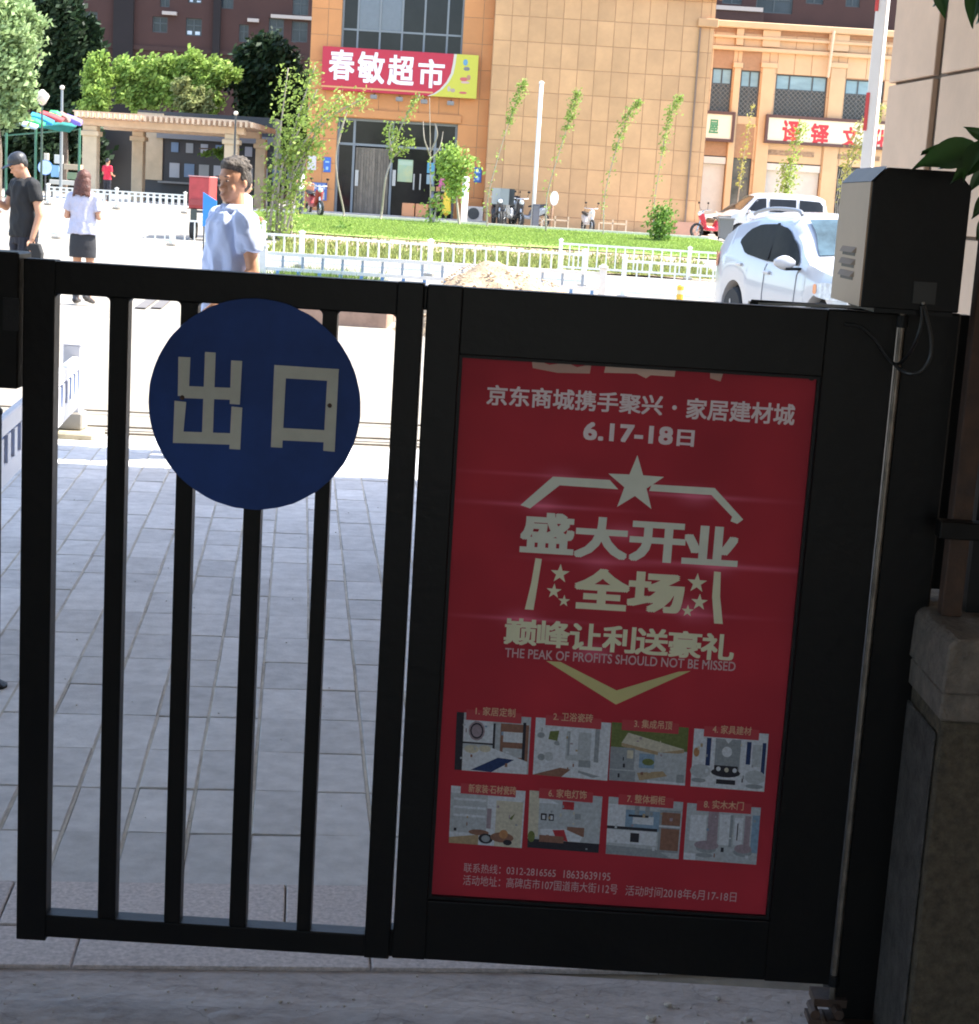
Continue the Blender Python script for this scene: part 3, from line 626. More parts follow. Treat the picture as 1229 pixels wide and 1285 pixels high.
strokes = [[(193, 341), (259, 344), (249, 560), (190, 556)], [(340, 314), (398, 318), (383, 765), (323, 762)], [(484, 361), (544, 364), (531, 604), (476, 600)], [(225, 502), (490, 512), (488, 578), (222, 568)],
           [(172, 583), (236, 590), (220, 760), (163, 815)], [(190, 752), (530, 764), (528, 826), (163, 815)], [(486, 615), (545, 621), (533, 852), (474, 848)],
           [(722, 386), (1078, 409), (1070, 476), (719, 455)], [(721, 400), (788, 404), (765, 842), (703, 838)], [(1016, 412), (1076, 416), (1054, 864), (991, 858)], [(757, 732), (1012, 746), (1008, 812), (754, 800)]]
for k, sk in enumerate(strokes):
    pts = [gp(u, v, GY-.008) for u, v in ZS(sk)]; mb = MB(); mb.prism(pts, GY-.0082-.0001*k, GY-.0074); build(mb, 'letter_stroke', tape, exs)
for (x, y) in ((213, 566), (1026, 610)):
    u, v = ZS([(x, y)])[0]; a = gp(u, v, GY-.01); mb = MB(); mb.lathe((a[0], GY-.0125, a[1]), [(.001, 0), (.0035, .001), (.0045, .0035), (.0045, .0045)], 10, axis='Y'); build(mb, 'screw', rust, exs)

# ---- latch post at the left
lat = thing('latch_post', 'black steel latch box and post left of the gate', 'gate post', (-1.0, GY+.02, 0))
x1 = gp(45, 400)[0]-.0; 
mb = MB(); mb.box(-1.12, lp[0]-.004, GY-.015, GY+.07, gp(20, 487)[1], gp(20, 319)[1]+.004); build(mb, 'latch_box', black, lat, bevel=.003)
mb = MB(); mb.box(-1.10, -1.03, GY+.0, GY+.05, 0, gp(20, 487)[1]-.001); build(mb, 'post', black, lat, bevel=.003)
mb = MB(); mb.box(-1.12, -1.0, GY-.01, GY+.09, -.01, .012); build(mb, 'base_plate', blackm, lat)
mb = MB(); mb.box(-.915, -.885, GY-.018, GY-.0152, 1.30, 1.36); build(mb, 'keeper_plate', blackm, lat)

g0 = at(-3, 864, 5.3); q_ = EYE+(g0-EYE)*(1.59/(1.59-g0.z)); t = thing('marker_post', 'slim black post standing on the pavers at the left edge', 'post', (q_.x-.015, q_.y, .006))
mb = MB(); mb.tube([(q_.x-.015, q_.y, .006), (q_.x-.015, q_.y, .86)], .021, 12); build(mb, 'shaft', black, t, smooth=True); mb = MB(); mb.lathe((q_.x-.015, q_.y, .006), [(.045, 0), (.045, .008), (.024, .02)], 12); build(mb, 'foot', blackm, t)
mb = MB(); mb.ell((q_.x-.015, q_.y, .87), (.024, .024, .018), 8); build(mb, 'knob', blackm, t, smooth=True)
# ---- hinge post, drive cabinet
hp = thing('gate_post', 'thick black steel gate post right of the poster box', 'gate post', (.79, GY+.07, 0))
pxr = gp(1110, 1200)[0]
mb = MB(); mb.box(.742, .846, GY+.008, GY+.12, .03, 1.436); build(mb, 'post', black, hp, bevel=.004)
rod = gp(1135, 700)[0]; mb = MB(); mb.box(.8465, .885, GY+.085, GY+.12, .90, 1.43); build(mb, 'back_plate', blackm, hp)
mb = MB(); mb.tube([(.7365, GY+.002, .075), (.7365, GY+.002, 1.436)], .0062, 14); smoothed(build(mb, 'hinge_rod', mat('worn_steel', (.22, .19, .16), .42, metal=.8, var=.4, scale=30), hp))
for z in (.105, 1.405):
    mb = MB(); mb.tube([(.7365, GY+.002, z), (.7365, GY+.002, z+.022)], .011, 14); build(mb, 'hinge_collar', blackm, hp)
    if z > .12: continue
mb = MB(); mb.box(.70, .765, GY-.006, GY+.05, .062, .078); mb.box(.755, .84, GY-.03, GY+.13, .018, .032); mb.box(.69, .76, GY-.02, GY+.03, .030, .040)
mb.tube([(.70, GY-.028, .055), (.70, GY+.02, .055)], .010, 8); mb.tube([(.722, GY-.03, .035), (.722, GY+.02, .035)], .008, 8); mb.tube([(.745, GY-.035, .06), (.745, GY+.0, .06)], .011, 6); build(mb, 'pivot_bracket', rust, hp)
mb = MB(); mb.box(.79, .87, GY-.035, GY+.14, -.002, .018); build(mb, 'base_plate', blackm, hp)
mb = MB(); mb.box(.724, .757, GY-.012, GY+.02, 1.4365, 1.444); build(mb, 'top_cap', steel, hp)

cb0 = 1.445; cb1 = gp(1150, 212, 3.0)[1]
cx0, cx1 = gp(1079, 385, 3.0)[0], gp(1213, 300, 3.0)[0]; cy0, cy1 = 3.0, 3.27; ch = .026
cab = thing('drive_cabinet', 'black chamfered drive cabinet on the gate post, its louvred side tinted tan like a bright reflection', 'cabinet', ((cx0+cx1)/2, 3.13, cb0))
prof = [(cx0+.002, cb0), (cx1, cb0), (cx1, cb1-ch), (cx1-ch, cb1), (cx0+ch, cb1), (cx0+.002, cb1-ch)]
mb = MB(); mb.prism(prof, cy0, cy1); build(mb, 'housing', black, cab, bevel=.0015)
grey = mat('reflected_tan', (.46, .335, .235), .55, var=.06, scale=6)  # side coloured tan in place of the bright scene mirrored in black gloss
mb = MB(); mb.box(cx0-.001, cx0+.002, cy0+.002, cy1-.002, cb0+.001, cb1-ch); build(mb, 'side_reflection', grey, cab)
greyd = mat('grey_lid', (.16, .16, .17), .5)
mb = MB(); mb.add([(cx0-.001, cy0+.001, cb1-ch+.001), (cx0-.001, cy1-.001, cb1-ch+.001), (cx0+ch-.002, cy1-.001, cb1+.0025), (cx0+ch-.002, cy0+.001, cb1+.0025)], [(0, 1, 2, 3)]); build(mb, 'lid_bevel', greyd, cab)
for k in range(3):
    z = gp(1068, 312+k*15, 3.12)[1]
    mb = MB(); mb.add([(cx0-.001, cy0+.07, z+.004), (cx0-.001, cy0+.20, z+.004), (cx0-.001, cy0+.20, z-.006), (cx0-.001, cy0+.07, z-.006), (cx0-.008, cy0+.08, z-.006), (cx0-.008, cy0+.19, z-.006)], [(0, 1, 5, 4), (0, 4, 3), (1, 2, 5)]); build(mb, 'louvre', mat('louvre', (.28, .195, .13), .6), cab)
    mb = MB(); mb.box(cx0-.0015, cx0-.0011, cy0+.078, cy0+.192, z-.012, z-.0061); build(mb, 'louvre_slot', blackm, cab)
mb = MB(); mb.box(cx0+.09, cx0+.13, cy0-.0025, cy0-.0005, cb0+.012, cb0+.05); build(mb, 'cover_plate', flat('plate_dark', (.012, .012, .012)), cab)
x_, z_ = gp(1160, 381, 2.99); mb = MB(); mb.ell((x_, 2.997, z_), (.003, .003, .003), 6); build(mb, 'screw', steel, cab)
x_, z_ = gp(1202, 391, 2.99)
mb = MB(); mb.box(cx0+.03, cx1-.005, cy0+.02, cy1-.02, 1.4365, 1.4449); build(mb, 'mounting_plate', blackm, cab)
# loop of cable
def cpt(u, v, y): x, z = gp(u, v, y); return (x, y, z)
mb = MB(); P_ = [cpt(1160, 384, 2.99), cpt(1164, 400, 2.985), cpt(1169, 425, 2.985), cpt(1168, 448, 2.985), cpt(1158, 464, 2.985), cpt(1145, 469, 2.99), cpt(1131, 464, 3.02), cpt(1124, 458, 3.10)]
def spl(p, k=6):
    p = [Vector(q) for q in p]; o_ = []
    for i in range(len(p)-1):
        a, b1, c_, d_ = p[max(i-1, 0)], p[i], p[i+1], p[min(i+2, len(p)-1)]
        for j in range(k):
            t = j/k; o_.append(.5*((2*b1)+(-a+c_)*t+(2*a-5*b1+4*c_-d_)*t*t+(-a+3*b1-3*c_+d_)*t**3))
    return o_+[p[-1]]
mb.tube(spl(P_), .0034, 8)
mb.tube(spl([cpt(1157, 384, 2.99), cpt(1157, 405, 2.99), cpt(1150, 428, 3.0), cpt(1138, 448, 3.05), cpt(1124, 457, 3.12), cpt(1112, 445, 3.135), cpt(1098, 425, 3.14), cpt(1080, 410, 3.143), cpt(1060, 407, 3.146)]), .0032, 8)
tag(smoothed(build(mb, 'cable', mat('cable_rubber', (.02, .02, .02), .45))), 'black looped electric cable hanging below the drive cabinet', 'cable')
# drive arm lying on top of the gate
arm = thing('gate_drive_arm', 'thin black metal drive arm lying over the top right of the gate', 'drive arm', (.55, GY+.1, 1.43))
a0 = at(943, 378, GY+.16); a1 = at(1060, 385, GY+.10)
mb = MB(); mb.bar(a0, a1+Vector((.1, 0, 0)), .016, .007); build(mb, 'arm', black, arm)
mb = MB(); mb.bar(a0+Vector((.004, 0, -.004)), (a1.x+.03, GY+.02, 1.4375), .010, .005); build(mb, 'brace', mat('arm_edge', (.22, .19, .16), .4, metal=.5), arm)
mb = MB(); mb.box(a0.x-.004, a0.x+.012, a0.y-.012, a0.y+.012, 1.40, a0.z); build(mb, 'arm_end', black, arm)
mb = MB(); mb.bar((a0.x+.01, GY+.16, 1.41), (.755, GY+.11, 1.425), .012, .012); build(mb, 'lower_arm', black, arm)

# ---- stone plinth with its railing at the right
pil = thing('stone_plinth', 'rough brown stone plinth with moulded cap beside the gate post', 'plinth', (1.05, 3.15, 0))
psm = mat('plinth_stone', (.15, .125, .085), .9, scale=45, bump=.7, bscale=120, col2=(.06, .05, .038)); psl = mat('cap_stone', (.25, .215, .18), .9, scale=30, bump=.6, bscale=90, col2=(.13, .115, .10))
py0 = 2.93; px0 = at(1187, 868, py0).x; zc0 = at(1200, 905, py0).z; zc1 = at(1196, 868, py0).z; zc2 = at(1200, 800, py0).z
mb = MB(); mb.box(px0, 1.75, py0, 3.32, 0, zc0); build(mb, 'plinth_block', psm, pil, bevel=.004)
mb = MB(); mb.box(px0-.008, 1.76, py0-.010, 3.33, zc0+.001, zc1); build(mb, 'moulding', psl, pil, bevel=.004)
cpx = at(1201, 800, py0-.02).x
mb = MB(); mb.prism([(px0-.012, zc1+.001), (1.78, zc1+.001), (1.78, zc2+.001), (cpx, zc2+.001), (cpx-.012, zc2-.012)], py0-.02, 3.36); build(mb, 'cap', psl, pil, bevel=.004)
mb = MB(); mb.box(px0-.007, px0-.001, py0+.02, 3.30, .001, zc0-.03); build(mb, 'render_skirt', mat('cement_render', (.13, .118, .108), .95, scale=22, bump=.8, bscale=90, col2=(.05, .046, .044)), pil, bevel=.004)
rail = thing('side_railing', 'rusty steel post and dark rails standing on the stone plinth', 'railing', (1.0, 3.12, zc2))
a = at(1177, 790, 3.10); wpost = .037
mb = MB(); mb.box(a.x, a.x+wpost, 3.085, 3.12, zc2+.0015, 1.95); build(mb, 'post', rust, rail, bevel=.002)
zr = at(1205, 664, 3.07).z
mb = MB(); mb.box(a.x-.03, 1.74, 3.045, 3.084, zr-.016, zr+.016); build(mb, 'rail', black, rail, bevel=.002)
mb = MB(); mb.box(a.x+wpost+.02, 1.74, 3.13, 3.165, zc2+.0015, 1.93); build(mb, 'dark_board', blackm, rail)
mb = MB(); mb.box(a.x-.02, 1.74, 3.086, 3.12, 1.951, 1.98); build(mb, 'top_rail', rust, rail)
# ================================================================== shop buildings
def wallgrid(x0, x1, z0, z1, holes, y0, y1):
    xs = sorted({x0, x1} | {q for h in holes for q in h[:2]}); zs = sorted({z0, z1} | {q for h in holes for q in h[2:]})
    mb = MB()
    for i in range(len(xs)-1):
        for k in range(len(zs)-1):
            cx, cz = (xs[i]+xs[i+1])/2, (zs[k]+zs[k+1])/2
            if any(h[0] < cx < h[1] and h[2] < cz < h[3] for h in holes): continue
            mb.box(xs[i], xs[i+1], y0, y1, zs[k], zs[k+1])
    return mb
BOXES = {}
def tilebox(w_, h_, d_, m):
    k = (round(w_, 2), round(h_, 2), d_, m.name)
    if k not in BOXES:
        mb = MB(); b_ = .006; W, H = w_/2-b_, h_/2-b_
        mb.add([(-W-b_, 0, -H-b_), (W+b_, 0, -H-b_), (W+b_, 0, H+b_), (-W-b_, 0, H+b_), (-W, -d_, -H), (W, -d_, -H), (W, -d_, H), (-W, -d_, H)], [(4, 5, 6, 7), (0, 1, 5, 4), (1, 2, 6, 5), (2, 3, 7, 6), (3, 0, 4, 7)])
        me = bpy.data.meshes.new('cladding_panel'); me.from_pydata([tuple(q) for q in mb.v], [], mb.f); me.materials.append(m); BOXES[k] = me
    return BOXES[k]
def tiles(xs, zs, y, m, par, holes=(), gap=.020, d_=.010):
    Mi = root_inv(par)
    for i in range(len(xs)-1):
        for k in range(len(zs)-1):
            a, b_, c_, e_ = xs[i], xs[i+1], zs[k], zs[k+1]; cx, cz = (a+b_)/2, (c_+e_)/2
            if any(h[0]-.01 < cx < h[1]+.01 and h[2]-.01 < cz < h[3]+.01 for h in holes): continue
            o = link('cladding_panel', tilebox(b_-a-gap, e_-c_-gap, d_, m), par); o.location = Mi @ Vector((cx, y, cz))
def lin(a, b, n_): return [a+(b-a)*i/n_ for i in range(n_+1)]
def bx(par, name, m, *a, bevel=0):
    mb = MB(); mb.box(*a); return build(mb, name, m, par, bevel=bevel)
tanm = mat('tan_cladding', (.55, .305, .145), .6, var=.13, scale=.9, bump=.05, rand=.07)
orm = mat('orange_cladding', (.57, .235, .08), .6, var=.10, scale=.9, bump=.05, rand=.07)
grt = mat('cladding_joint', (.37, .21, .115), .9)
BY = 66.0
X = lambda u, v=150: at(u, v, BY).x
Zc = lambda u, v: at(u, v, BY).z
xl, xa, xb, xr, xe = X(386), X(426, 100), X(578, 100), X(619, 60), X(897, 10)
dz0, dz1 = PZ, 4.32
shop = thing('supermarket_building', 'orange and tan panel-clad supermarket building with glazed entrance bay', 'building', ((xl+xe)/2, BY, PZ))
TOP = 12.5
oy = BY+.0
wz0 = 6.35                                            # foot of the upper glazing
hol = [(xa, xb, PZ-.1, dz1), (xa, xb, wz0, TOP+1)]
build(wallgrid(xl, xr, PZ-.3, TOP, hol, oy, oy+.5), 'wall', grt, shop)
rows = [PZ+.02, 1.62, 2.58, 3.50, dz1, 5.3, wz0, 7.3, 8.25, 9.2, 10.2, 11.2, TOP]
tiles([xl, X(407), xa], rows, oy, orm, shop); tiles([xb, X(600), xr-.02], rows, oy, orm, shop)
tiles(lin(xa, xb, 6), [dz1, 5.3, wz0], oy, orm, shop)
bx(shop, 'pilaster', orm, xl-.05, X(407)-.35, oy-.09, oy-.0185, PZ-.1, 1.6, bevel=.01)
bx(shop, 'pilaster', orm, xb+.1, xr-.06, oy-.09, oy-.0185, PZ-.1, 1.6, bevel=.01)
bx(shop, 'lintel', orm, xa-.12, xb+.12, oy-.10, oy-.019, dz1+.03, dz1+.33, bevel=.01)
# tan wing, standing half a metre proud of the entrance bay
ty = oy-.55
bx(shop, 'wall', grt, xr, xe, ty, oy+.6, PZ-.3, TOP)
trow = [PZ+.45+.905*k for k in range(14)]
xs_ = lin(xr+.01, X(872, 100), 12)+[X(884, 100), xe-.01]
tiles(xs_, [PZ+.03]+trow, ty, tanm, shop)
Mi = root_inv(shop)
for k in range(len(trow)-1):                          # the return face beside the entrance
    mb = MB(); mb.box(xr-.018, xr-.001, ty+.02, oy-.02, trow[k]+.012, trow[k+1]-.012); build(mb, 'cladding_panel', orm, shop)
zc = Zc(885, 27)
bx(shop, 'cornice', tanm, X(874, 30), xe+.12, ty-.16, ty-.019, zc-.25, zc+.05, bevel=.02); bx(shop, 'cornice', tanm, X(625, 10), xe+.22, ty-.26, ty-.0195, zc+.75, zc+1.2, bevel=.03)
bx(shop, 'downpipe', mat('pipe_brown', (.20, .13, .09), .6), X(867), X(869), ty-.1, ty-.03, PZ+.2, zc-.3)
bx(shop, 'plinth', mat('plinth_red', (.47, .25, .17), .8, var=.1, scale=2), X(845, 290), xe+.02, ty-.14, ty-.02, PZ-.2, PZ+.55)
bx(shop, 'roof', conc, xl, xe, oy+.5, oy+14, TOP-.3, TOP)
bx(shop, 'side_wall', orm, xl, xl+.4, oy+.5, oy+14, PZ-.3, TOP-.3); bx(shop, 'side_wall', tanm, xe-.4, xe, oy+.6, oy+14, PZ-.3, TOP-.3); bx(shop, 'back_wall', tanm, xl, xe, oy+14, oy+14.4, PZ-.3, TOP)
bx(shop, 'interior_floor', conc, xa-1, xb+1, oy+.5, oy+6, PZ-.2, PZ+.02); bx(shop, 'interior_wall', flat('interior_grey', (.10, .10, .10)), xa-1, xb+1, oy+6, oy+6.2, PZ, TOP-.4)
# upper glazing
fr = flat('window_frame_grey', (.20, .21, .22)); gy = oy+.18
def mull(par, x0, x1, z0, z1, y, w_=.07, name='window_frame', vertical=(), horizontal=(), m=fr):
    mb = MB()
    for a, b_, c_, d_ in ((x0, x0+w_, z0, z1), (x1-w_, x1, z0, z1), (x0+w_, x1-w_, z0, z0+w_), (x0+w_, x1-w_, z1-w_, z1)): mb.box(a, b_, y, y+.08, c_, d_)
    for q in vertical: mb.box(q-w_/2, q+w_/2, y+.003, y+.075, z0+w_, z1-w_)
    for q in horizontal: mb.box(x0+w_, x1-w_, y+.006, y+.07, q-w_/2, q+w_/2)
    return build(mb, name, m, par)
vx = [X(449, 30), X(477, 30), X(505, 30), X(533, 30), X(562, 30)]; hz = Zc(505, 40)
mull(shop, xa, xb, wz0, TOP, gy, vertical=vx, horizontal=(hz, hz+2.6))
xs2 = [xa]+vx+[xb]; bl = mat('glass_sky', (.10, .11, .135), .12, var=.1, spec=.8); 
for i in range(len(xs2)-1):
    for k, (a, b_) in enumerate(((wz0, hz), (hz, hz+2.6), (hz+2.6, TOP))):
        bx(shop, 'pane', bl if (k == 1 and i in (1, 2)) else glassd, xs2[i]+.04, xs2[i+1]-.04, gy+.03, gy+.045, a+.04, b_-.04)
# entrance
tz = Zc(500, 184)
mull(shop, xa, xb, PZ+.02, dz1, gy, w_=.09, name='door_frame', vertical=(X(443, 200), X(491, 200), X(545, 200)), horizontal=(tz,))
dx = [xa, X(443, 200), X(491, 200), X(545, 200), xb]
for i in range(4): bx(shop, 'pane', glassd, dx[i]+.05, dx[i+1]-.05, gy+.03, gy+.045, tz+.05, dz1-.05)
bx(shop, 'pane', glassd, dx[0]+.05, dx[1]-.05, gy+.03, gy+.045, PZ+.1, tz-.05); bx(shop, 'pane', glassd, dx[3]+.05, dx[4]-.05, gy+.03, gy+.045, PZ+.1, tz-.05)
dr = bx(shop, 'door', glassd, dx[2]+.06, dx[3]-.06, gy+.03, gy+.05, PZ+.1, tz-.06)
strip = mat('curtain_strip', (.16, .125, .095), .35, var=.25, scale=3, rand=.2)
n_ = 12
for i in range(n_):
    a = dx[1]+.08+(dx[2]-dx[1]-.16)*i/n_; mb = MB(); wv = (dx[2]-dx[1]-.16)/n_
    mb.box(a+.004, a+wv-.004, gy-.02+.02*(i % 2), gy-.008+.02*(i % 2), PZ+.06, tz-.1); build(mb, 'curtain_strip', strip, shop)
for u in (447, 494): bx(shop, 'door_handle', flat('handle', (.45, .42, .38)), X(u-1.5, 220), X(u+2.5, 220), gy-.09, gy-.03, Zc(u, 233), Zc(u, 213))
for u in (519, 527): bx(shop, 'door_handle', flat('handle', (.45, .42, .38)), X(u-.8, 230), X(u+.8, 230), gy-.04, gy+.01, Zc(u, 238), Zc(u, 218))
pst = bx(shop, 'door_poster', mat('poster_green', (.28, .42, .30), .6, var=.5, scale=3, col2=(.50, .48, .24)), X(499, 210), X(518, 210), gy+.012, gy+.02, Zc(508, 228), Zc(508, 200)); bx(shop, 'door_poster', flat('poster_top', (.42, .50, .36)), X(500, 210), X(517, 210), gy+.008, gy+.0115, Zc(508, 207), Zc(508, 202))
for a, b_, c_ in ((204, 217, (.10, .32, .45)), (219, 231, (.30, .38, .40))): bx(shop, 'door_sticker', flat('sticker%d' % a, c_), X(536, 210), X(545, 210), gy-.012, gy-.004, Zc(541, b_), Zc(541, a))
# step in front
bx(shop, 'step', mat('step_stone', (.42, .38, .34), .8), xl-.3, X(612, 280), oy-1.9, oy-.10, PZ-.1, PZ+.13, bevel=.01)
bx(shop, 'notice_board', flat('board_white', (.62, .56, .55)), X(383, 205)+.1, X(397, 205), oy-.05, oy-.0185, Zc(390, 213), Zc(390, 195))
nb = bx(shop, 'notice_board', flat('board_blue', (.07, .14, .36)), X(387, 235), X(411, 235), oy-.13, oy-.095, Zc(400, 251), Zc(400, 229))
for k in range(4): bx(shop, 'notice_sheet', flat('sheet_pale', (.42, .45, .55)), X(389+5.4*k, 235), X(392.5+5.4*k, 235), oy-.136, oy-.1305, Zc(400, 236+(k % 2)), Zc(400, 231))
bx(shop, 'notice_sheet', flat('sheet_cream', (.55, .48, .40)), X(389, 235), X(408, 235), oy-.136, oy-.1305, Zc(400, 250), Zc(400, 241))
for u0, v0, v1 in ((406, 197, 216), (596, 210, 229)):
    s_ = thing('blue_plaque', ('small blue wall plaque left of' if u0 < 500 else 'small blue wall plaque right of')+' the shop entrance', 'plaque', (X(u0+5, 205), oy-.03, Zc(u0, v1)))
    bx(s_, 'plate', flat('plaque_blue', (.05, .14, .45)), X(u0, 205), X(u0+9.5, 205), oy-.05, oy-.0186, Zc(u0+5, v1), Zc(u0+5, v0), bevel=.03)
    bx(s_, 'emblem', flat('plaque_pale', (.35, .52, .78)), X(u0+3.5, 205), X(u0+6.5, 205), oy-.056, oy-.0505, Zc(u0+5, v1-3), Zc(u0+5, v1-7)); bx(s_, 'emblem', flat('plaque_pale', (.35, .52, .78)), X(u0+2.5, 205), X(u0+7.5, 205), oy-.056, oy-.0505, Zc(u0+5, v0+7), Zc(u0+5, v0+5))
# shop sign
sgx0, sgx1, sz0, sz1 = X(405, 90), X(600, 90), Zc(500, 118.5), Zc(500, 64)
sign = thing('shop_sign', 'long red supermarket sign with white characters and yellow right end', 'sign', ((sgx0+sgx1)/2, oy-.3, sz0))
sy = oy-.30
redm = flat('sign_red', (.46, .016, .042), .4); yel = flat('sign_yellow', (.52, .47, .05), .4)
mb = MB(); mb.box(sgx0, sgx1, sy, sy+.16, sz0, sz1); build(mb, 'sign_box', redm, sign, bevel=.01)
W_, H_ = sgx1-sgx0, sz1-sz0
cur = [(sgx0+W_*t, sz0+H_*h) for t, h in ((.70, .0), (.74, .06), (.78, .17), (.82, .35), (.845, .55), (.855, .78), (.86, 1.0))]
mb = MB(); mb.prism(cur+[(sgx1, sz1), (sgx1, sz0)], sy-.012, sy-.001); build(mb, 'yellow_panel', yel, sign)
mb = MB(); pts = [(x, z) for x, z in cur]+[(x-.10, z) for x, z in reversed(cur)]; mb.prism(pts, sy-.010, sy-.0012); build(mb, 'pale_curve', flat('sign_pale', (.55, .50, .42)), sign)
mb = MB(); mb.box(sgx0, sgx0+W_*.72, sy-.008, sy-.0011, sz0+.10, sz0+.16); build(mb, 'pale_line', flat('sign_line', (.62, .30, .12)), sign)
for k, (c_, u0, v0, u1, v1) in enumerate((('春', 414, 64, 446, 100), ('敏', 450, 67, 484, 104), ('超', 488, 71, 521, 107), ('市', 526, 76, 559, 110))):
    text(c_, X(u0, 80), X(u1, 80), Zc(u0, v1), Zc(u1, v0), sy-.014, 'lettering', flat('sign_white', (.80, .78, .80)), sign, bold=.024)
for (u, v, w_, h_, c_) in ((584, 79, 6, 8, (.12, .28, .40)), (586, 87, 8, 5, (.18, .16, .16)), (583, 100, 10, 5, (.50, .10, .10)), (589, 98, 5, 7, (.42, .20, .12)), (585, 104, 11, 3, (.55, .35, .30)), (565, 112, 4, 7, (.45, .38, .28)), (570, 114, 6, 5, (.38, .28, .22)), (583, 117, 10, 3, (.25, .45, .20))):
    mb = MB(); mb.ell((X(u, 90), sy-.014, Zc(u, v)), (w_*.015, .006, h_*.015), 8); build(mb, 'goods_picture', flat('goods%d' % u, c_), sign)
for u, v in ((470, 122), (502, 125), (533, 128), (566, 130)):
    fl = thing('floodlight', 'grey floodlight under the supermarket sign, %s of four' % {470: 'leftmost', 502: 'second from the left', 533: 'third from the left', 566: 'rightmost'}[u], 'floodlight', (X(u, v), oy-.3, Zc(u, v)), 0, 'floodlights under the supermarket sign')
    x, z = X(u, v), Zc(u, v)
    bx(fl, 'lamp_head', flat('lamp_grey', (.22, .20, .19)), x-.13, x+.13, oy-.42, oy-.30, z-.08, z+.08, bevel=.02); mb = MB(); mb.bar((x, oy-.3, z), (x, oy-.02, z+.12), .04, .04); build(mb, 'bracket', darkg, fl)

# ---- right shop terrace
RY = 78.0
X2 = lambda u, v=120: at(u, v, RY).x
Z2 = lambda u, v: at(u, v, RY).z
rt_ = thing('shop_terrace_building', 'tan two-storey shop row with lattice windows and rolled shutters', 'building', (12, RY, PZ))
r0, r1 = xe-.6, X2(1200); rz1 = Z2(990, 39)
tan2 = mat('tan_render', (.60, .40, .22), .7, var=.07, scale=1.2, bump=.05, rand=.04)
WN = [(X2(892), X2(917), Z2(905, 140), Z2(905, 85)), (X2(928), X2(952), Z2(940, 146), Z2(940, 88)), (X2(972.5), X2(1037), Z2(1000, 147), Z2(1000, 94)), (X2(1060), X2(1109), Z2(1080, 152), Z2(1080, 100))]
DR = [(X2(878, 230), X2(909, 230), PZ-.05, Z2(895, 195)), (X2(917, 230), X2(941, 230), PZ-.05, Z2(930, 198)), (X2(960, 230), X2(1028, 230), PZ-.05, Z2(995, 205)), (X2(1050, 230), X2(1110, 230), PZ-.05, Z2(1080, 210))]
build(wallgrid(r0, r1, PZ-.3, rz1, WN+DR, RY, RY+.4), 'wall', grt, rt_)
rows = [PZ]+[PZ+.78*k for k in range(1, 12)]+[rz1]
wx = sorted([r0+.02, WN[0][0], WN[0][1], (WN[0][1]+WN[1][0])/2, WN[1][0], WN[1][1], (WN[1][1]+WN[2][0])/2, WN[2][0], (WN[2][0]*2+WN[2][1])/3, (WN[2][0]+2*WN[2][1])/3, WN[2][1], (WN[2][1]+WN[3][0])/2, WN[3][0], (WN[3][0]+WN[3][1])/2, WN[3][1], r1-.5, r1])
zrow = sorted([Z2(1000, 147)+0.0, Z2(1000, 94), rz1, Z2(1000, 60), Z2(1000, 175), PZ+.05, Z2(995, 205)]+[Z2(1000, 120)])
def clipt(xs, zs, y, m, par, holes):
    for i in range(len(xs)-1):
        for k in range(len(zs)-1):
            a, b_, c_, e_ = xs[i], xs[i+1], zs[k], zs[k+1]
            if any(min(b_, h[1])-max(a, h[0]) > .03 and min(e_, h[3])-max(c_, h[2]) > .03 for h in holes): continue
            if b_-a < .08 or e_-c_ < .08: continue
            o = link('cladding_panel', tilebox(b_-a-.02, e_-c_-.02, .018, m), par); o.location = root_inv(par) @ Vector(((a+b_)/2, y, (c_+e_)/2))
dxs = sorted({r0+.02, r1}|{q for d_ in DR for q in d_[:2]}|{(DR[1][1]+DR[2][0])/2, (DR[2][1]+DR[3][0])/2})
zmid = Z2(1000, 160)
clipt(wx, sorted({zmid, min(w_[2] for w_ in WN)}|{w_[3] for w_ in WN[2:3]}|{Z2(1000, 62), Z2(1000, 120), rz1-.2}), RY, tan2, rt_, WN)
clipt(dxs, [PZ+.02, 1.6, 2.6, 3.4, DR[2][3], zmid], RY, tan2, rt_, DR)
for k, (a, b_, c_, d_) in enumerate(WN): pass
for u0, u1 in ((919, 927), (954, 970), (1040, 1058)):           # pilasters
    a, b_ = X2(u0), X2(u1); bx(rt_, 'pilaster', tan2, a, b_, RY-.12, RY-.0185, PZ, Z2(u0, 84)-.02, bevel=.01); bx(rt_, 'pilaster_cap', tan2, a-.08, b_+.08, RY-.17, RY-.019, Z2(u0, 84)-.018, Z2(u0, 78), bevel=.02)
bx(rt_, 'cornice', tan2, r0, r1, RY-.30, RY-.0, rz1+.002, rz1+.28, bevel=.03); bx(rt_, 'cornice', tan2, r0, r1, RY-.24, RY-.019, Z2(1000, 68), Z2(1000, 63), bevel=.02)
bx(rt_, 'cornice', tan2, r0, r1, RY-.20, RY-.0192, Z2(1000, 51)-.05, Z2(1000, 49), bevel=.01)
for u0, u1 in ((924, 933), (957, 979), (1040, 1066)): bx(rt_, 'parapet_block', tan2, X2(u0, 50), X2(u1, 50), RY-.14, RY-.0191, Z2(1000, 61), rz1-.02)
mb = MB(); mb.tube([(X2(1045, 40), RY-.34, rz1+.1), (X2(1044, 42), RY-.36, rz1-.8), (X2(1040, 72), RY-.30, rz1-1.9)], .07, 8); build(mb, 'drain_pipe', flat('pipe_cream', (.62, .48, .32)), rt_)
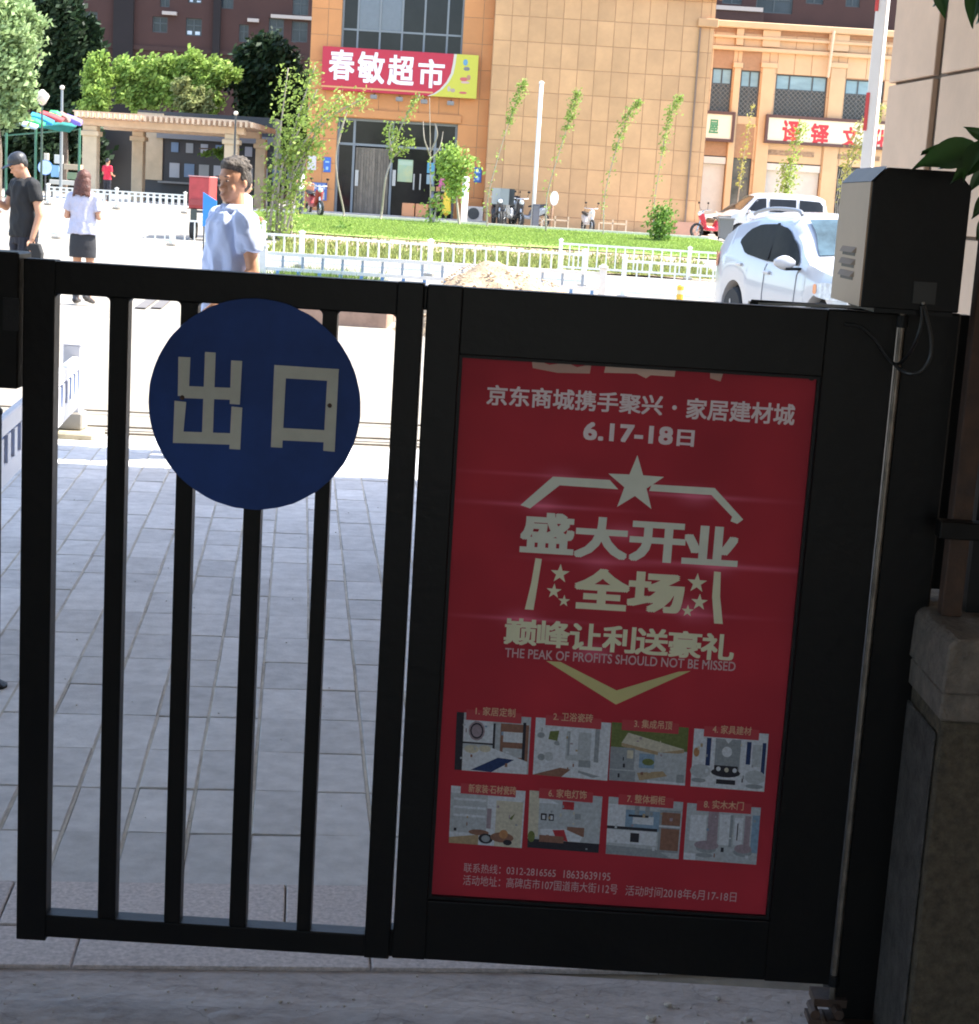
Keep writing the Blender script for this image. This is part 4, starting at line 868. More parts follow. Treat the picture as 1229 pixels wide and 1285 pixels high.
lat_m = flat('lattice_pale', (.20, .19, .17)); skyg = mat('pane_sky_reflection', (.22, .34, .38), .15, var=.2, scale=.8, stretch=(1, 1, 3)); dk = mat('pane_dark', (.035, .036, .036), .2, var=.3)  # upper panes carry the sky's reflection in their colour
for k, (a, b_, c_, d_) in enumerate(WN):
    nv = (1, 1, 3, 2)[k]; hz_ = d_-(d_-c_)*.36
    f_ = mull(rt_, a, b_, c_, d_, RY+.10, .06, 'window', [a+(b_-a)*(.28 if k == 2 and j == 1 else j/(nv+1 if nv > 1 else 2)) for j in range(1, nv+1)] if k != 2 else [a+(b_-a)*.27, a+(b_-a)*.72], (hz_,), m=flat('win_frame_dark', (.06, .07, .07)))
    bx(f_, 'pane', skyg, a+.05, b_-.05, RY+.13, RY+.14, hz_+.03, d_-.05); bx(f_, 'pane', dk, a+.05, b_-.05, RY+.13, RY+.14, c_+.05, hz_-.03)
    mb = MB(); s_ = .21; W2, H2 = b_-a, hz_-c_; t = -H2
    while t < W2:
        for sg in (0, 1):
            x0_, x1_ = max(t, 0), min(t+H2, W2)
            if x1_-x0_ > .05:
                z0_, z1_ = x0_-t, x1_-t
                if sg: p0, p1 = (a+W2-x0_, c_+z0_), (a+W2-x1_, c_+z1_)
                else: p0, p1 = (a+x0_, c_+z0_), (a+x1_, c_+z1_)
                mb.bar((p0[0], RY+.08+.01*sg, p0[1]), (p1[0], RY+.08+.01*sg, p1[1]), .02, .02, up=(0, 1, 0))
        t += s_
    stuff(build(mb, 'lattice', lat_m, f_))
shut = mat('roller_shutter', (.60, .55, .47), .6, var=.06, scale=4)
def shutter(a, b_, z0, z1):
    mb = MB(); z = z0
    while z < z1-.02: mb.box(a, b_, RY+.16, RY+.19, z, min(z+.10, z1)); mb.box(a, b_, RY+.165, RY+.185, min(z+.10, z1), min(z+.12, z1)); z += .12
    build(mb, 'roller_shutter', shut, rt_); bx(rt_, 'shutter_box', shut, a, b_, RY-.05, RY+.155, z1+.002, z1+.3)
shutter(DR[0][0]+.02, DR[0][1]-.02, PZ, DR[0][3]-.35)
zz = Z2(995, 244); shutter(DR[2][0]+.02, DR[2][1]-.02, zz, DR[2][3]-.35); bx(rt_, 'pane', dk, DR[2][0], DR[2][1], RY+.2, RY+.21, PZ, DR[2][3])
shutter(DR[3][0]+.9, DR[3][1]-.02, PZ+1.2, DR[3][3]-.35)
f_ = mull(rt_, DR[1][0], DR[1][1], PZ, DR[1][3], RY+.1, .06, 'window', (), (DR[1][3]-.9,), m=flat('win_frame_dark', (.06, .07, .07))); bx(f_, 'pane', mat('pane_warm', (.12, .11, .09), .2, var=.4, scale=2), DR[1][0], DR[1][1], RY+.14, RY+.15, PZ, DR[1][3])
bx(rt_, 'pane', dk, DR[3][0], DR[3][1], RY+.2, RY+.21, PZ, DR[3][3]); bx(rt_, 'pane', dk, DR[0][0], DR[0][1], RY+.2, RY+.21, PZ, DR[0][3])
mb = MB()
for k in range(10):
    x = DR[3][0]+.08+k*.09; pts = [(x+.03*math.sin(z*7+k), RY+.1, z) for z in [PZ+.2*j for j in range(17)]]; mb.tube(pts, .012, 5, cap=False)
build(mb, 'scroll_grille', flat('grille_pale', (.40, .38, .33)), rt_)
bx(rt_, 'carved_band', mat('carving', (.30, .20, .12), .7, var=.5, scale=6), X2(962, 190), X2(1022, 190), RY-.05, RY-.019, Z2(1000, 196), Z2(1000, 190)); bx(rt_, 'carved_band', mat('carving', (.30, .20, .12), .7), X2(1052, 190), X2(1105, 190), RY-.05, RY-.019, Z2(1080, 201), Z2(1080, 195))
bx(rt_, 'roof', conc, r0, r1, RY+.4, RY+10, rz1-.3, rz1-.01)
bx(rt_, 'inner_wall', flat('inner_dark', (.05, .05, .05)), r0, r1, RY+1.5, RY+1.7, PZ-.3, rz1-.35)
brn = flat('sign_brown', (.10, .045, .035)); crm = flat('sign_cream', (.74, .68, .50))
def shopsign(label, u0, u1, v0, v1, um):
    a, b_ = X2(u0, 160), X2(u1, 160); z0_, z1_ = Z2(um, v1), Z2(um, v0)
    t = thing('shop_sign', label, 'sign', ((a+b_)/2, RY-.2, z0_)); mb = MB(); w_ = .13
    for q in ((a, a+w_, z0_, z1_), (b_-w_, b_, z0_, z1_), (a+w_, b_-w_, z0_, z0_+w_), (a+w_, b_-w_, z1_-w_, z1_)): mb.box(q[0], q[1], RY-.34, RY-.125, q[2], q[3])
    build(mb, 'frame', brn, t, bevel=.01); bx(t, 'board', crm, a+w_, b_-w_, RY-.28, RY-.13, z0_+w_, z1_-w_); return t
s1 = shopsign('cream shop sign with dark frame and red characters above a shutter', 959.5, 1140, 147, 183, 1020)
redc = flat('char_red', (.62, .03, .04))
for c_, u0, v0, u1, v1 in (('译', 981, 152, 1003, 180), ('铎', 1017, 156, 1040, 182), ('文', 1057, 160, 1077, 185), ('化', 1095, 163, 1116, 188)):
    text(c_, X2(u0, 160), X2(u1, 160), Z2(u0, v1), Z2(u1, v0), RY-.285, 'lettering', redc, s1, bold=.035)
s2 = shopsign('cream shop sign with green character partly behind the tan wall', 850, 921, 140, 178, 905)
text('屋', X2(889, 160), X2(901, 160), Z2(895, 168), Z2(895, 150), RY-.285, 'lettering', flat('char_green', (.06, .24, .11)), s2, bold=.03)
text('书', X2(862, 160), X2(876, 160), Z2(870, 166), Z2(870, 148), RY-.285, 'lettering', flat('char_green', (.06, .24, .11)), s2, bold=.03)

# ---- brown apartment blocks behind
def apart(label, Y, u0, u1, topz, wins, bays, vref, wallc, zb=0):
    Xa = lambda u: at(u, vref, Y).x
    t = thing('apartment_block', label, 'building', ((Xa(u0)+Xa(u1))/2, Y, 0))
    wm = mat('brown_brick', wallc, .85, var=.10, scale=.6, bump=.1, bscale=8)
    hs = [(Xa(a), Xa(b_), at(a, d_, Y).z, at(a, c_, Y).z) for a, b_, c_, d_ in wins]
    build(wallgrid(Xa(u0), Xa(u1), 0, topz, hs, Y, Y+.5), 'wall', wm, t)
    bx(t, 'back_wall', flat('inner_dark', (.05, .05, .05)), Xa(u0), Xa(u1), Y+2.5, Y+2.8, 0, topz)
    bx(t, 'roof', conc, Xa(u0), Xa(u1), Y+.5, Y+12, topz-.4, topz)
    for (a, b_, c_, d_), h in zip(wins, hs):
        f_ = mull(t, h[0], h[1], h[2], h[3], Y+.15, .08, 'window', ((h[0]+h[1])/2,), ((h[2]*.4+h[3]*.6),), m=flat('win_frame_dark', (.06, .07, .07))); bx(f_, 'pane', mat('pane_apartment', (.035, .042, .048), .12, var=.5, scale=.4, spec=.3), h[0]+.05, h[1]-.05, Y+.2, Y+.21, h[2]+.05, h[3]-.05)
    for a, b_, dep, c_ in bays: bx(t, 'bay', mat('bay_%s' % c_, {'dark': (.016, .011, .011), 'mid': (.055, .026, .021), 'lite': (.13, .062, .048)}[c_], .85, var=.12, scale=.7), Xa(a), Xa(b_), Y-dep, Y-.003, 0, topz-.05)
    return t, Xa
t, Xa = apart('dark brown brick apartment block behind the trees at the left', 118, -60, 392, 34, [(100, 122, 13, 34), (191, 210, 20, 40), (233, 253, 22, 44), (235, 252, -12, 3), (200, 212, -10, 8), (337, 356, 22, 50), (366, 386, -6, 18), (366, 386, 26, 52), (300, 312, 30, 52), (275, 292, -14, 10), (60, 80, 10, 34)], [(143, 168, .3, 'dark'), (268, 277, .35, 'dark'), (20, 90, .3, 'mid')][:2], 40, (.062, .027, .021))
for u, v, u1 in ((91, 6, 108), (204, 16, 222), (311, 25, 325), (340, 20, 392)): bx(t, 'sill_slab', flat('slab_pale', (.45, .38, .33)), Xa(u), Xa(u1), 118-.35, 118-.004, at(u, v, 118).z-.12, at(u, v, 118).z+.1)
for v in (62, 54): pass
bx(t, 'string_course', mat('bay_mid', (.055, .026, .021), .85), Xa(20), Xa(392), 118-.12, 118-.005, at(200, 60, 118).z-.2, at(200, 60, 118).z+.1)
for u, v in ((236, 40), (246, 41), (236, 1), (247, 2)): bx(t, 'curtain', flat('curtain_white', (.60, .66, .70)), Xa(u-1.5), Xa(u+4.5), 118.16, 118.19, at(u, v, 118).z-.35, at(u, v, 118).z+.1)
t2, Xb = apart('dark brown apartment block rising behind the tan shop row at the right', 105, 860, 1150, 34, [(948, 994, -14, 15), (1010, 1032, -20, 4), (1060, 1078, -20, 8), (905, 930, -16, 4)], [], 20, (.062, .027, .021))
bx(t2, 'balcony', mat('bay_mid', (.055, .026, .021), .85), Xb(860), Xb(955), 103.6, 104.99, at(900, 13, 105).z-.9, at(900, 13, 105).z-.1); bx(t2, 'sill_slab', flat('slab_pale', (.45, .38, .33)), Xb(860), Xb(953), 103.5, 104.995, at(900, 13, 105).z-.09, at(900, 13, 105).z+.15)
bx(t2, 'bay', mat('bay_dark', (.03, .02, .02), .85), Xb(958), Xb(1150), 104.6, 104.996, 0, at(1000, 33, 105).z); bx(t2, 'string_course', flat('slab_pale', (.45, .38, .33)), Xb(958), Xb(1150), 104.55, 104.997, at(1000, 36, 105).z, at(1000, 35, 105).z+.02)
# ================================================================== vegetation
def leafcloud(blobs, n_, size, shell=.55):
    mb = MB(); vs = []; fs = []; tot = sum(b[3]*b[4]*b[5] for b in blobs)
    for b in blobs:
        cx, cy, cz, rx, ry, rz = b; k_ = int(n_*b[3]*b[4]*b[5]/tot)
        sub = [(random.gauss(0, .5), random.gauss(0, .5), random.gauss(0, .5)) for _ in range(max(5, k_//45))]
        for _ in range(k_):
            c_ = random.choice(sub); l_ = math.sqrt(c_[0]**2+c_[1]**2+c_[2]**2)+1e-6; f_ = (shell+random.random()*(1.02-shell))/max(l_, .55) if l_ > .5 else 1
            p = Vector((cx+rx*(c_[0]*f_+random.gauss(0, .16)), cy+ry*(c_[1]*f_+random.gauss(0, .16)), cz+rz*(c_[2]*f_+random.gauss(0, .13))))
            s_ = size*random.uniform(.6, 1.3); q = Vector((random.gauss(0, 1), random.gauss(0, 1), random.gauss(0, 1))).normalized(); r_ = q.orthogonal().normalized(); t_ = q.cross(r_)
            k = len(vs); vs += [p-r_*s_, p+t_*s_*.55, p+r_*s_, p-t_*s_*.55]; fs.append((k, k+1, k+2, k+3))
    mb.add(vs, fs); return mb
bark = mat('bark', (.14, .105, .08), .9, var=.4, scale=6, bump=.4); barkp = mat('bark_pale', (.34, .29, .23), .85, var=.2, scale=8)
def tree(label, x, y, th, blobs, n_, size, lm, tr=.16, cat='tree', group=None, name='tree'):
    z0 = gz(y); t = thing(name, label, cat, (x, y, z0), 0, group)
    mb = MB(); top_ = (x+random.uniform(-.2, .2), y, z0+th)
    mb.tube([(x, y, z0-.1), (x+.05, y, z0+th*.5), top_], [tr, tr*.8, tr*.6], 8)
    for b in blobs: mb.tube([top_, ((top_[0]+x+b[0])/2, y+b[1]*.5, z0+(th+b[2])/2), (x+b[0], y+b[1], z0+b[2])], [tr*.5, tr*.35, tr*.12], 6)
    build(mb, 'trunk', bark, t)
    build(leafcloud([(x+b[0], y+b[1], z0+b[2], b[3], b[4], b[5]) for b in blobs], n_, size), 'crown', lm, t, fix=False); return t
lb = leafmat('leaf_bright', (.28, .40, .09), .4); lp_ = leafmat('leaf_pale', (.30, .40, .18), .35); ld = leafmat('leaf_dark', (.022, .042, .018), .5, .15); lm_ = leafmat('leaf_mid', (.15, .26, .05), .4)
def pix_blobs(Y, lst):
    """lst: (u, v, half width, half height) in survey units -> world-space blobs at distance Y"""
    o_ = []
    for u, v, a, b_ in lst: p = at(u, v, Y); s_ = Y/FPX; o_.append((p.x, p.y+random.uniform(-.5, .5), p.z, a*s_, a*s_*.8, b_*s_))
    return o_
def ptree(label, Y, u, lst, n_, size, lm, th=2.2, tr=.16, cat='tree', group=None):
    x = at(u, 230, Y).x; z0 = gz(Y); bl = [(b[0]-x, b[1]-Y, b[2]-z0, b[3], b[4], b[5]) for b in pix_blobs(Y, lst)]
    return tree(label, x, Y, th, bl, n_, size, lm, tr, cat, group)
ptree('large pale green leafy tree at the top left corner', 52, -6, [(-10, 20, 42, 45), (12, 70, 38, 40), (25, 115, 26, 34), (-15, 100, 34, 40), (30, 25, 24, 30), (-30, 50, 34, 60), (30, 140, 16, 16), (10, 145, 22, 14)], 22000, .10, lp_, 3.4, .2)
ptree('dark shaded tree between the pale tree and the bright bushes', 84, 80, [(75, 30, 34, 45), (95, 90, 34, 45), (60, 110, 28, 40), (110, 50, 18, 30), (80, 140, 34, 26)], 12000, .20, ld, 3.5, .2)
ptree('bright green round bush tree left of the pergola bushes', 77, 122, [(122, 100, 17, 32), (120, 125, 18, 20)], 4500, .11, lb, 1.6, .1, 'tree')
ptree('broad bright green tree behind the pergola roof', 78, 200, [(165, 95, 22, 26), (190, 110, 20, 26), (205, 90, 22, 22), (238, 80, 20, 20), (262, 95, 24, 22), (285, 95, 18, 16), (170, 125, 22, 16), (225, 110, 24, 24), (250, 125, 30, 20)], 16000, .12, lb, 2.5, .18)
ptree('olive tinted small tree above the middle of the pergola', 74, 245, [(232, 118, 14, 18), (256, 130, 14, 18), (240, 135, 18, 14)], 3500, .10, leafmat('leaf_olive', (.27, .30, .12), .35), 2.2, .1)
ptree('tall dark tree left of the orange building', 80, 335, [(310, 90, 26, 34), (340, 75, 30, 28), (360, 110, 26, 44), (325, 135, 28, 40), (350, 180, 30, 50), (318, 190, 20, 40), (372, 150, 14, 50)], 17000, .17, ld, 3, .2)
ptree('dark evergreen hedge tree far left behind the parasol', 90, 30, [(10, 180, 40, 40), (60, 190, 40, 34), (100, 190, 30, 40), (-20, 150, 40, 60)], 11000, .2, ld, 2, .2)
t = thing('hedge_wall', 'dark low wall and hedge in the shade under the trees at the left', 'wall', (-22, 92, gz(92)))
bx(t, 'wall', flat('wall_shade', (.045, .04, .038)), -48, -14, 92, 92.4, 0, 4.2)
# saplings and climbing shoots
def sapling(label, Y, stems, n_per, size, lm, r0=.03, spread=.14, name='sapling', bm_=None, group=None):
    p0 = at(*stems[0][0][0], Y); t = thing(name, label, 'sapling', (p0.x, Y, gz(Y)), 0, group)
    mb = MB(); vs = []; fs = []
    for pts, a0, a1, dens in stems:
        P_ = [at(u, v, Y+.0) for u, v in pts]; P_ = [Vector((p.x, Y+random.uniform(-.15, .15), max(p.z, gz(Y)-.05))) for p in P_]
        if pts[0][1] > 240 and P_[0].z > gz(Y)+.02: P_.insert(0, Vector((P_[0].x-.05, Y, gz(Y)-.05)))
        S_ = spl(P_, 6); mb.tube(S_, [r0*(1-.75*i/len(S_)) for i in range(len(S_))], 6)
        L0 = len(S_)
        for _ in range(int(n_per*dens)):
            f_ = a0+(a1-a0)*random.random(); i = min(L0-1, int(f_*(L0-1))); w_ = spread*(1-.45*abs(2*(f_-a0)/max(.01, a1-a0)-1))
            p = S_[i]+Vector((random.gauss(0, w_), random.gauss(0, w_), random.gauss(0, w_))); s_ = size*random.uniform(.6, 1.3)
            q = Vector((random.gauss(0, 1), random.gauss(0, 1), random.gauss(0, 1))).normalized(); r_ = q.orthogonal().normalized(); t_ = q.cross(r_); k = len(vs)
            vs += [p-r_*s_, p+t_*s_*.6, p+r_*s_, p-t_*s_*.6]; fs.append((k, k+1, k+2, k+3))
    build(mb, 'stem', bm_ or barkp, t, smooth=True)
    if fs: m2 = MB(); m2.add(vs, fs); build(m2, 'leaves', lm, t, fix=False)
    return t
ls = leafmat('leaf_sapling', (.28, .37, .09), .35, .4)
sapling('tall cluster of leafy shoots beside the orange building', 49, [([(338, 300), (344, 240), (351, 170), (362, 85)], .3, 1, 1), ([(350, 300), (358, 210), (376, 140), (396, 82)], .3, 1, 1.1), ([(346, 300), (352, 220), (372, 170), (398, 112)], .4, 1, 1), ([(365, 290), (368, 210), (392, 165), (430, 118)], .5, 1, .8), ([(372, 240), (400, 160), (458, 122)], .5, 1, .7), ([(355, 300), (366, 230), (384, 190), (400, 180)], .2, 1, 1.1), ([(360, 290), (370, 250), (378, 215)], 0, 1, 1.2), ([(340, 300), (336, 270), (334, 230)], .1, 1, .6)], 430, .062, ls, .05, .24)
sapling('bare crooked sapling at the left door jamb', 59.6, [([(431, 265), (424, 225), (423, 190), (434, 148)], 0, 0, 0), ([(424, 180), (430, 158), (436, 140)], 0, 0, 0)], 0, .05, ls, .045)
sapling('leaning sapling with a leafy top before the curtain door', 59.2, [([(479, 265), (484, 226), (491, 200), (494, 182), (510, 145), (527, 118)], .55, 1, 1), ([(492, 190), (489, 170), (491, 155)], .2, 1, .5), ([(494, 196), (506, 186), (516, 176)], .3, 1, .6)], 260, .06, ls, .045, .13)
sapling('bare forked sapling in the middle of the glass doors', 59.0, [([(540, 268), (540, 190), (539, 122)], 0, 0, 0), ([(540, 195), (533, 175), (531, 152)], 0, 0, 0), ([(540, 190), (549, 170), (546, 155)], 0, 0, 0), ([(541, 200), (552, 185), (556, 165)], 0, 0, 0)], 0, .05, ls, .03)
sapling('small bushy bright tree right of the shop doors', 58.6, [([(577, 285), (572, 240), (566, 185)], .52, 1, 3.4), ([(570, 225), (580, 215), (590, 203)], .2, 1, 1.2), ([(566, 220), (556, 200)], .1, 1, 1.2), ([(545, 275), (547, 262), (549, 248)], .0, 1, .6)], 330, .075, lb, .05, .26)
for k, (a, b_, c_, lbl) in enumerate((((660, 98), (640, 150), (614, 240), 'leaning leafy shoot just left of the white pole'), ((727, 112), (712, 160), (688, 240), 'leaning leafy shoot right of the white pole'), ((804, 124), (782, 160), (760, 240), 'strongly leaning leafy shoot before the middle of the tan wall'), ((855, 118), (838, 158), (822, 250), 'leaning leafy shoot at the right of the tan wall'))):
    sapling(lbl, 57.5, [([(c_[0]-3, 288+8*k/3), c_, b_, a], .66, 1, 1.5), ([(c_[0]-2, 285), c_, (b_[0]-4, b_[1]+12)], .5, 1, .25)], 300, .05, ls, .022, .11, group=None)
sapling('small round bush on a thin stem near the parked cars', 56.0, [([(828, 312), (829, 290), (832, 262)], .45, 1, 2.4), ([(830, 285), (838, 262)], .2, 1, .9), ([(829, 285), (824, 268)], .2, 1, .9)], 300, .06, lm_, .03, .24)
sapling('sparse young shrub planted at the left of the lawn', 53, [([(428, 315), (428, 305), (430, 290)], .2, 1, 1), ([(428, 305), (434, 296)], .2, 1, .5)], 60, .10, lm_, .03, .16)
sapling('pale leafy sapling in front of the red-lettered sign', 70, [([(978, 262), (985, 240), (992, 215), (1000, 180), (1010, 155)], .25, 1, 1.6), ([(988, 240), (982, 205)], .2, 1, .4)], 420, .07, ls, .04, .2)
sapling('thin yellowish sapling before the narrow lattice window', 70.5, [([(925, 262), (929, 225), (935, 190), (946, 128)], .45, 1, 1)], 260, .055, leafmat('leaf_yellow', (.34, .34, .10), .3, .4), .03, .11)
sapling('yellowish leafy sapling next to the upright boom arm', 69.5, [([(1058, 262), (1062, 220), (1070, 190), (1082, 150)], .3, 1, 1.6), ([(1066, 210), (1088, 175), (1108, 130)], .3, 1, 1.2)], 330, .065, leafmat('leaf_yellow', (.34, .34, .10), .3, .4), .04, .18)

# ================================================================== pergola and the corner behind it
PYY = 66.0
Xp = lambda u, v=200: at(u, v, PYY).x
Zp = lambda u, v: at(u, v, PYY).z
wood = mat('pergola_timber', (.60, .43, .29), .75, var=.15, scale=2.5, bump=.1, rand=.08); pst_ = mat('pergola_stone', (.54, .42, .28), .8, var=.12, scale=2, bump=.1)
pg = thing('pergola', 'long timber and stone pergola with slatted roof in the square', 'pergola', (Xp(200), PYY+2, PZ))
pzt, pzb = Zp(105, 138), Zp(120, 157)
for u0, u1, dy in ((103, 121, 0), (281, 297, 0), (135, 150, 4.2), (300, 313, 4.2)):
    a, b_ = Xp(u0), Xp(u1); bx(pg, 'pillar', pst_, a, b_, PYY+dy, PYY+dy+.55, PZ-.1, pzb-.02, bevel=.02); bx(pg, 'pillar_cap', pst_, a-.08, b_+.08, PYY+dy-.08, PYY+dy+.63, pzb-.40, pzb-.22, bevel=.02)
for dy in (.05, .42, 4.25, 4.62): bx(pg, 'beam', wood, Xp(96), Xp(305), PYY+dy, PYY+dy+.14, pzb-.018, pzb+.24, bevel=.01)
n_ = 34
for k in range(n_):
    x = Xp(100)+(Xp(318)-Xp(100))*k/(n_-1); bx(pg, 'slat', wood, x-.045, x+.045, PYY-.75, PYY+5.6, pzb+.242, pzb+.44)
for dy in (-.45, .35, 1.2, 2.1, 3.0, 3.9, 4.8): bx(pg, 'cross_batten', wood, Xp(94), Xp(312), PYY+dy, PYY+dy+.08, pzb+.442, pzb+.50)
# glazed notice building behind pergola
nbg = thing('notice_building', 'dark glazed kiosk with white notices under the pergola', 'kiosk', (Xp(215), PYY+7, PZ))
bx(nbg, 'wall', flat('kiosk_dark', (.040, .042, .048)), Xp(122), Xp(312), PYY+7, PYY+9, PZ-.1, 4.4); bx(nbg, 'wall_cladding', pst_, Xp(122), Xp(158), PYY+6.9, PYY+6.99, PZ+.9, 4.3)
for k in range(9):
    x = Xp(168)+k*.62; bx(nbg, 'notice', flat('notice_%d' % (k % 3), ((.40, .42, .46), (.16, .24, .36), (.30, .32, .33))[k % 3]), x, x+.42, PYY+6.95, PYY+6.99, PZ+1.05+.05*(k % 2), PZ+1.65); 
    if k < 8: bx(nbg, 'notice', flat('notice_%d' % ((k+1) % 3), ((.40, .42, .46), (.16, .24, .36), (.30, .32, .33))[(k+1) % 3]), x+.05, x+.35, PYY+6.95, PYY+6.99, PZ+2.1, PZ+2.5)
bx(nbg, 'ledge', flat('ledge_grey', (.22, .22, .22)), Xp(155), Xp(312), PYY+6.5, PYY+6.99, PZ+.80, PZ+.88); bx(nbg, 'fascia', flat('ledge_grey', (.22, .22, .22)), Xp(150), Xp(312), PYY+6.8, PYY+6.99, 3.3, 3.6)
o = thing('climbing_plant', 'green creeper hanging under the pergola roof at the right', 'creeper', (Xp(250), PYY+5, PZ+2)); build(leafcloud([(Xp(235), PYY+5, Zp(235, 186), .7, .3, .2), (Xp(262), PYY+5, Zp(262, 188), .6, .3, .25)], 700, .07), 'leaves', lm_, o, fix=False)
mb = MB(); mb.tube([(Xp(220), PYY+5, Zp(235, 182)), (Xp(275), PYY+5, Zp(262, 182))], .03, 5); build(mb, 'stem', bark, o)
# striped canopy of the open-air stall
ps = thing('striped_canopy', 'sagging multicoloured striped stall canopy left of the pergola', 'canopy', (at(62, 150, 58).x, 58.5, gz(58)))
strips = [([(215, 318), (300, 326), (430, 368), (410, 394), (270, 362)], (.42, .52, .60)), ([(285, 262), (400, 288), (512, 345), (480, 368), (330, 322)], (.03, .42, .12)), ([(345, 212), (470, 248), (612, 318), (600, 348), (500, 332), (370, 262)], (.03, .27, .50)),
          ([(450, 192), (560, 222), (732, 290), (700, 314), (590, 288), (480, 236)], (.55, .06, .06)), ([(555, 192), (640, 198), (702, 235), (690, 254), (610, 238)], (.06, .42, .14)), ([(680, 198), (770, 250), (802, 312), (720, 304)], (.30, .14, .12)),
          ([(745, 232), (830, 262), (932, 308), (932, 352), (860, 342), (800, 302)], (.20, .16, .55)), ([(430, 368), (500, 345), (700, 328), (880, 356), (800, 426), (680, 412), (540, 384)], (.02, .20, .17))]
for k, (pts, c_) in enumerate(strips):
    Yk = 57.4+.28*k; poly3 = [at(x/9.175, 120+y/9.18, Yk) for x, y in pts]; n_ = len(poly3); dv = Vector((0, .25, .10)); mb = MB()
    mb.add(poly3+[p+dv for p in poly3], [tuple(range(n_)), tuple(reversed(range(n_, 2*n_)))]+[(i, i+n_, (i+1) % n_+n_, (i+1) % n_) for i in range(n_)]); build(mb, 'canopy_strip', mat('canopy_%d' % k, c_, .6, var=.2, scale=3), ps, bevel=.02)
for u, v in ((8, 172), (100, 166), (45, 166)):
    a = at(u, v, 59.3); mb = MB(); mb.tube([(a.x, 59.3, gz(59.3)), (a.x, 59.3, a.z+.15)], .045, 8); build(mb, 'pole', flat('pole_green', (.05, .16, .10)), ps)
mb = MB(); a, b_ = at(5, 170, 59.4), at(101, 162, 59.4); mb.bar(a, b_, .05, .05); build(mb, 'cross_bar', flat('pole_green', (.05, .16, .10)), ps)
# lamp posts
def post_lamp(label, u, vt, Y, r_, m, head):
    p = at(u, vt, Y); t = thing('street_lamp', label, 'street lamp', (p.x, Y, gz(Y))); mb = MB(); mb.tube([(p.x, Y, gz(Y)), (p.x, Y, p.z)], [r_, r_*.7], 8); build(mb, 'pole', m, t)
    mb = MB()
    if head == 'ball': mb.ell((p.x, Y, p.z+.06), (.085, .085, .08), 8)
    else: mb.lathe((p.x, Y, p.z-.1), [(.04, 0), (.12, .06), (.24, .30), (.20, .36), (.04, .50)], 10)
    build(mb, 'lamp_head', flat('lamp_cream', (.70, .60, .52)), t, smooth=True); return t
post_lamp('thin tall grey lamp post with small white ball top', 78, 112, 60, .06, flat('post_grey', (.25, .27, .28)), 'ball')
post_lamp('cream lantern street lamp beside the pale tree', 53, 128, 57, .045, flat('post_green', (.05, .08, .06)), 'lantern')
post_lamp('slim dark lamp post at the right end of the pergola', 296, 144, 64, .05, flat('post_dark', (.05, .05, .05)), 'ball')
# blue disc sign and stall
q = at(57, 210, 58); s_ = thing('round_sign', 'round blue sign on a stand under the trees at the left', 'sign', (q.x, 58, gz(58)))
mb = MB(); mb.lathe((q.x, 58, q.z), [(.01, -.03), (.25, -.03), (.25, .0), (.01, 0)], 20, axis='Y'); build(mb, 'disc', flat('disc_blue', (.04, .20, .58)), s_)
mb = MB(); mb.lathe((q.x, 57.965, q.z), [(.20, 0), (.235, 0), (.235, .004), (.20, .004)], 20, axis='Y'); mb.bar((q.x-.13, 57.96, q.z-.03), (q.x+.14, 57.96, q.z-.07), .01, .05, up=(0, 0, 1)); mb.bar((q.x-.05, 57.96, q.z+.02), (q.x+.10, 57.96, q.z+.04), .01, .05); build(mb, 'emblem', flat('emblem_pale', (.55, .68, .85)), s_)
mb = MB(); mb.tube([(q.x, 58.02, gz(58)), (q.x, 58.02, q.z)], .025, 6); build(mb, 'stand', darkg, s_)
st0 = thing('market_stall', 'small stall with pale goods and light blue cloth near the round sign', 'stall', (at(70, 215, 61).x, 61, gz(61)))
def pb(par, name, m, u0, u1, v0, v1, Y, d=.4, bevel=.01):
    a = at(u0, (v0+v1)/2, Y); b_ = at(u1, (v0+v1)/2, Y); um = (u0+u1)/2; return bx(par, name, m, a.x, b_.x, Y, Y+d, max(gz(Y), at(um, v1, Y).z), at(um, v0, Y).z, bevel=bevel)
pb(st0, 'cloth', flat('cloth_lightblue', (.25, .45, .65)), 64, 74, 207, 222, 61.2); pb(st0, 'goods', flat('goods_white', (.60, .60, .56)), 68, 76, 194, 205, 61.1); pb(st0, 'goods', flat('goods_tan', (.45, .35, .24)), 80, 101, 206, 213, 61.1); pb(st0, 'counter', flat('counter_pale', (.55, .52, .46)), 62, 102, 226, 232, 61.0, .7); pb(st0, 'leg', darkg, 64, 66, 232, 247, 61.1, .1); pb(st0, 'leg', darkg, 98, 100, 232, 247, 61.1, .1); pb(st0, 'goods', flat('goods_green', (.18, .24, .14)), 84, 96, 216, 225, 61.1, .3); pb(st0, 'goods', flat('goods_cream', (.62, .55, .45)), 55, 60, 192, 201, 61.3, .2)

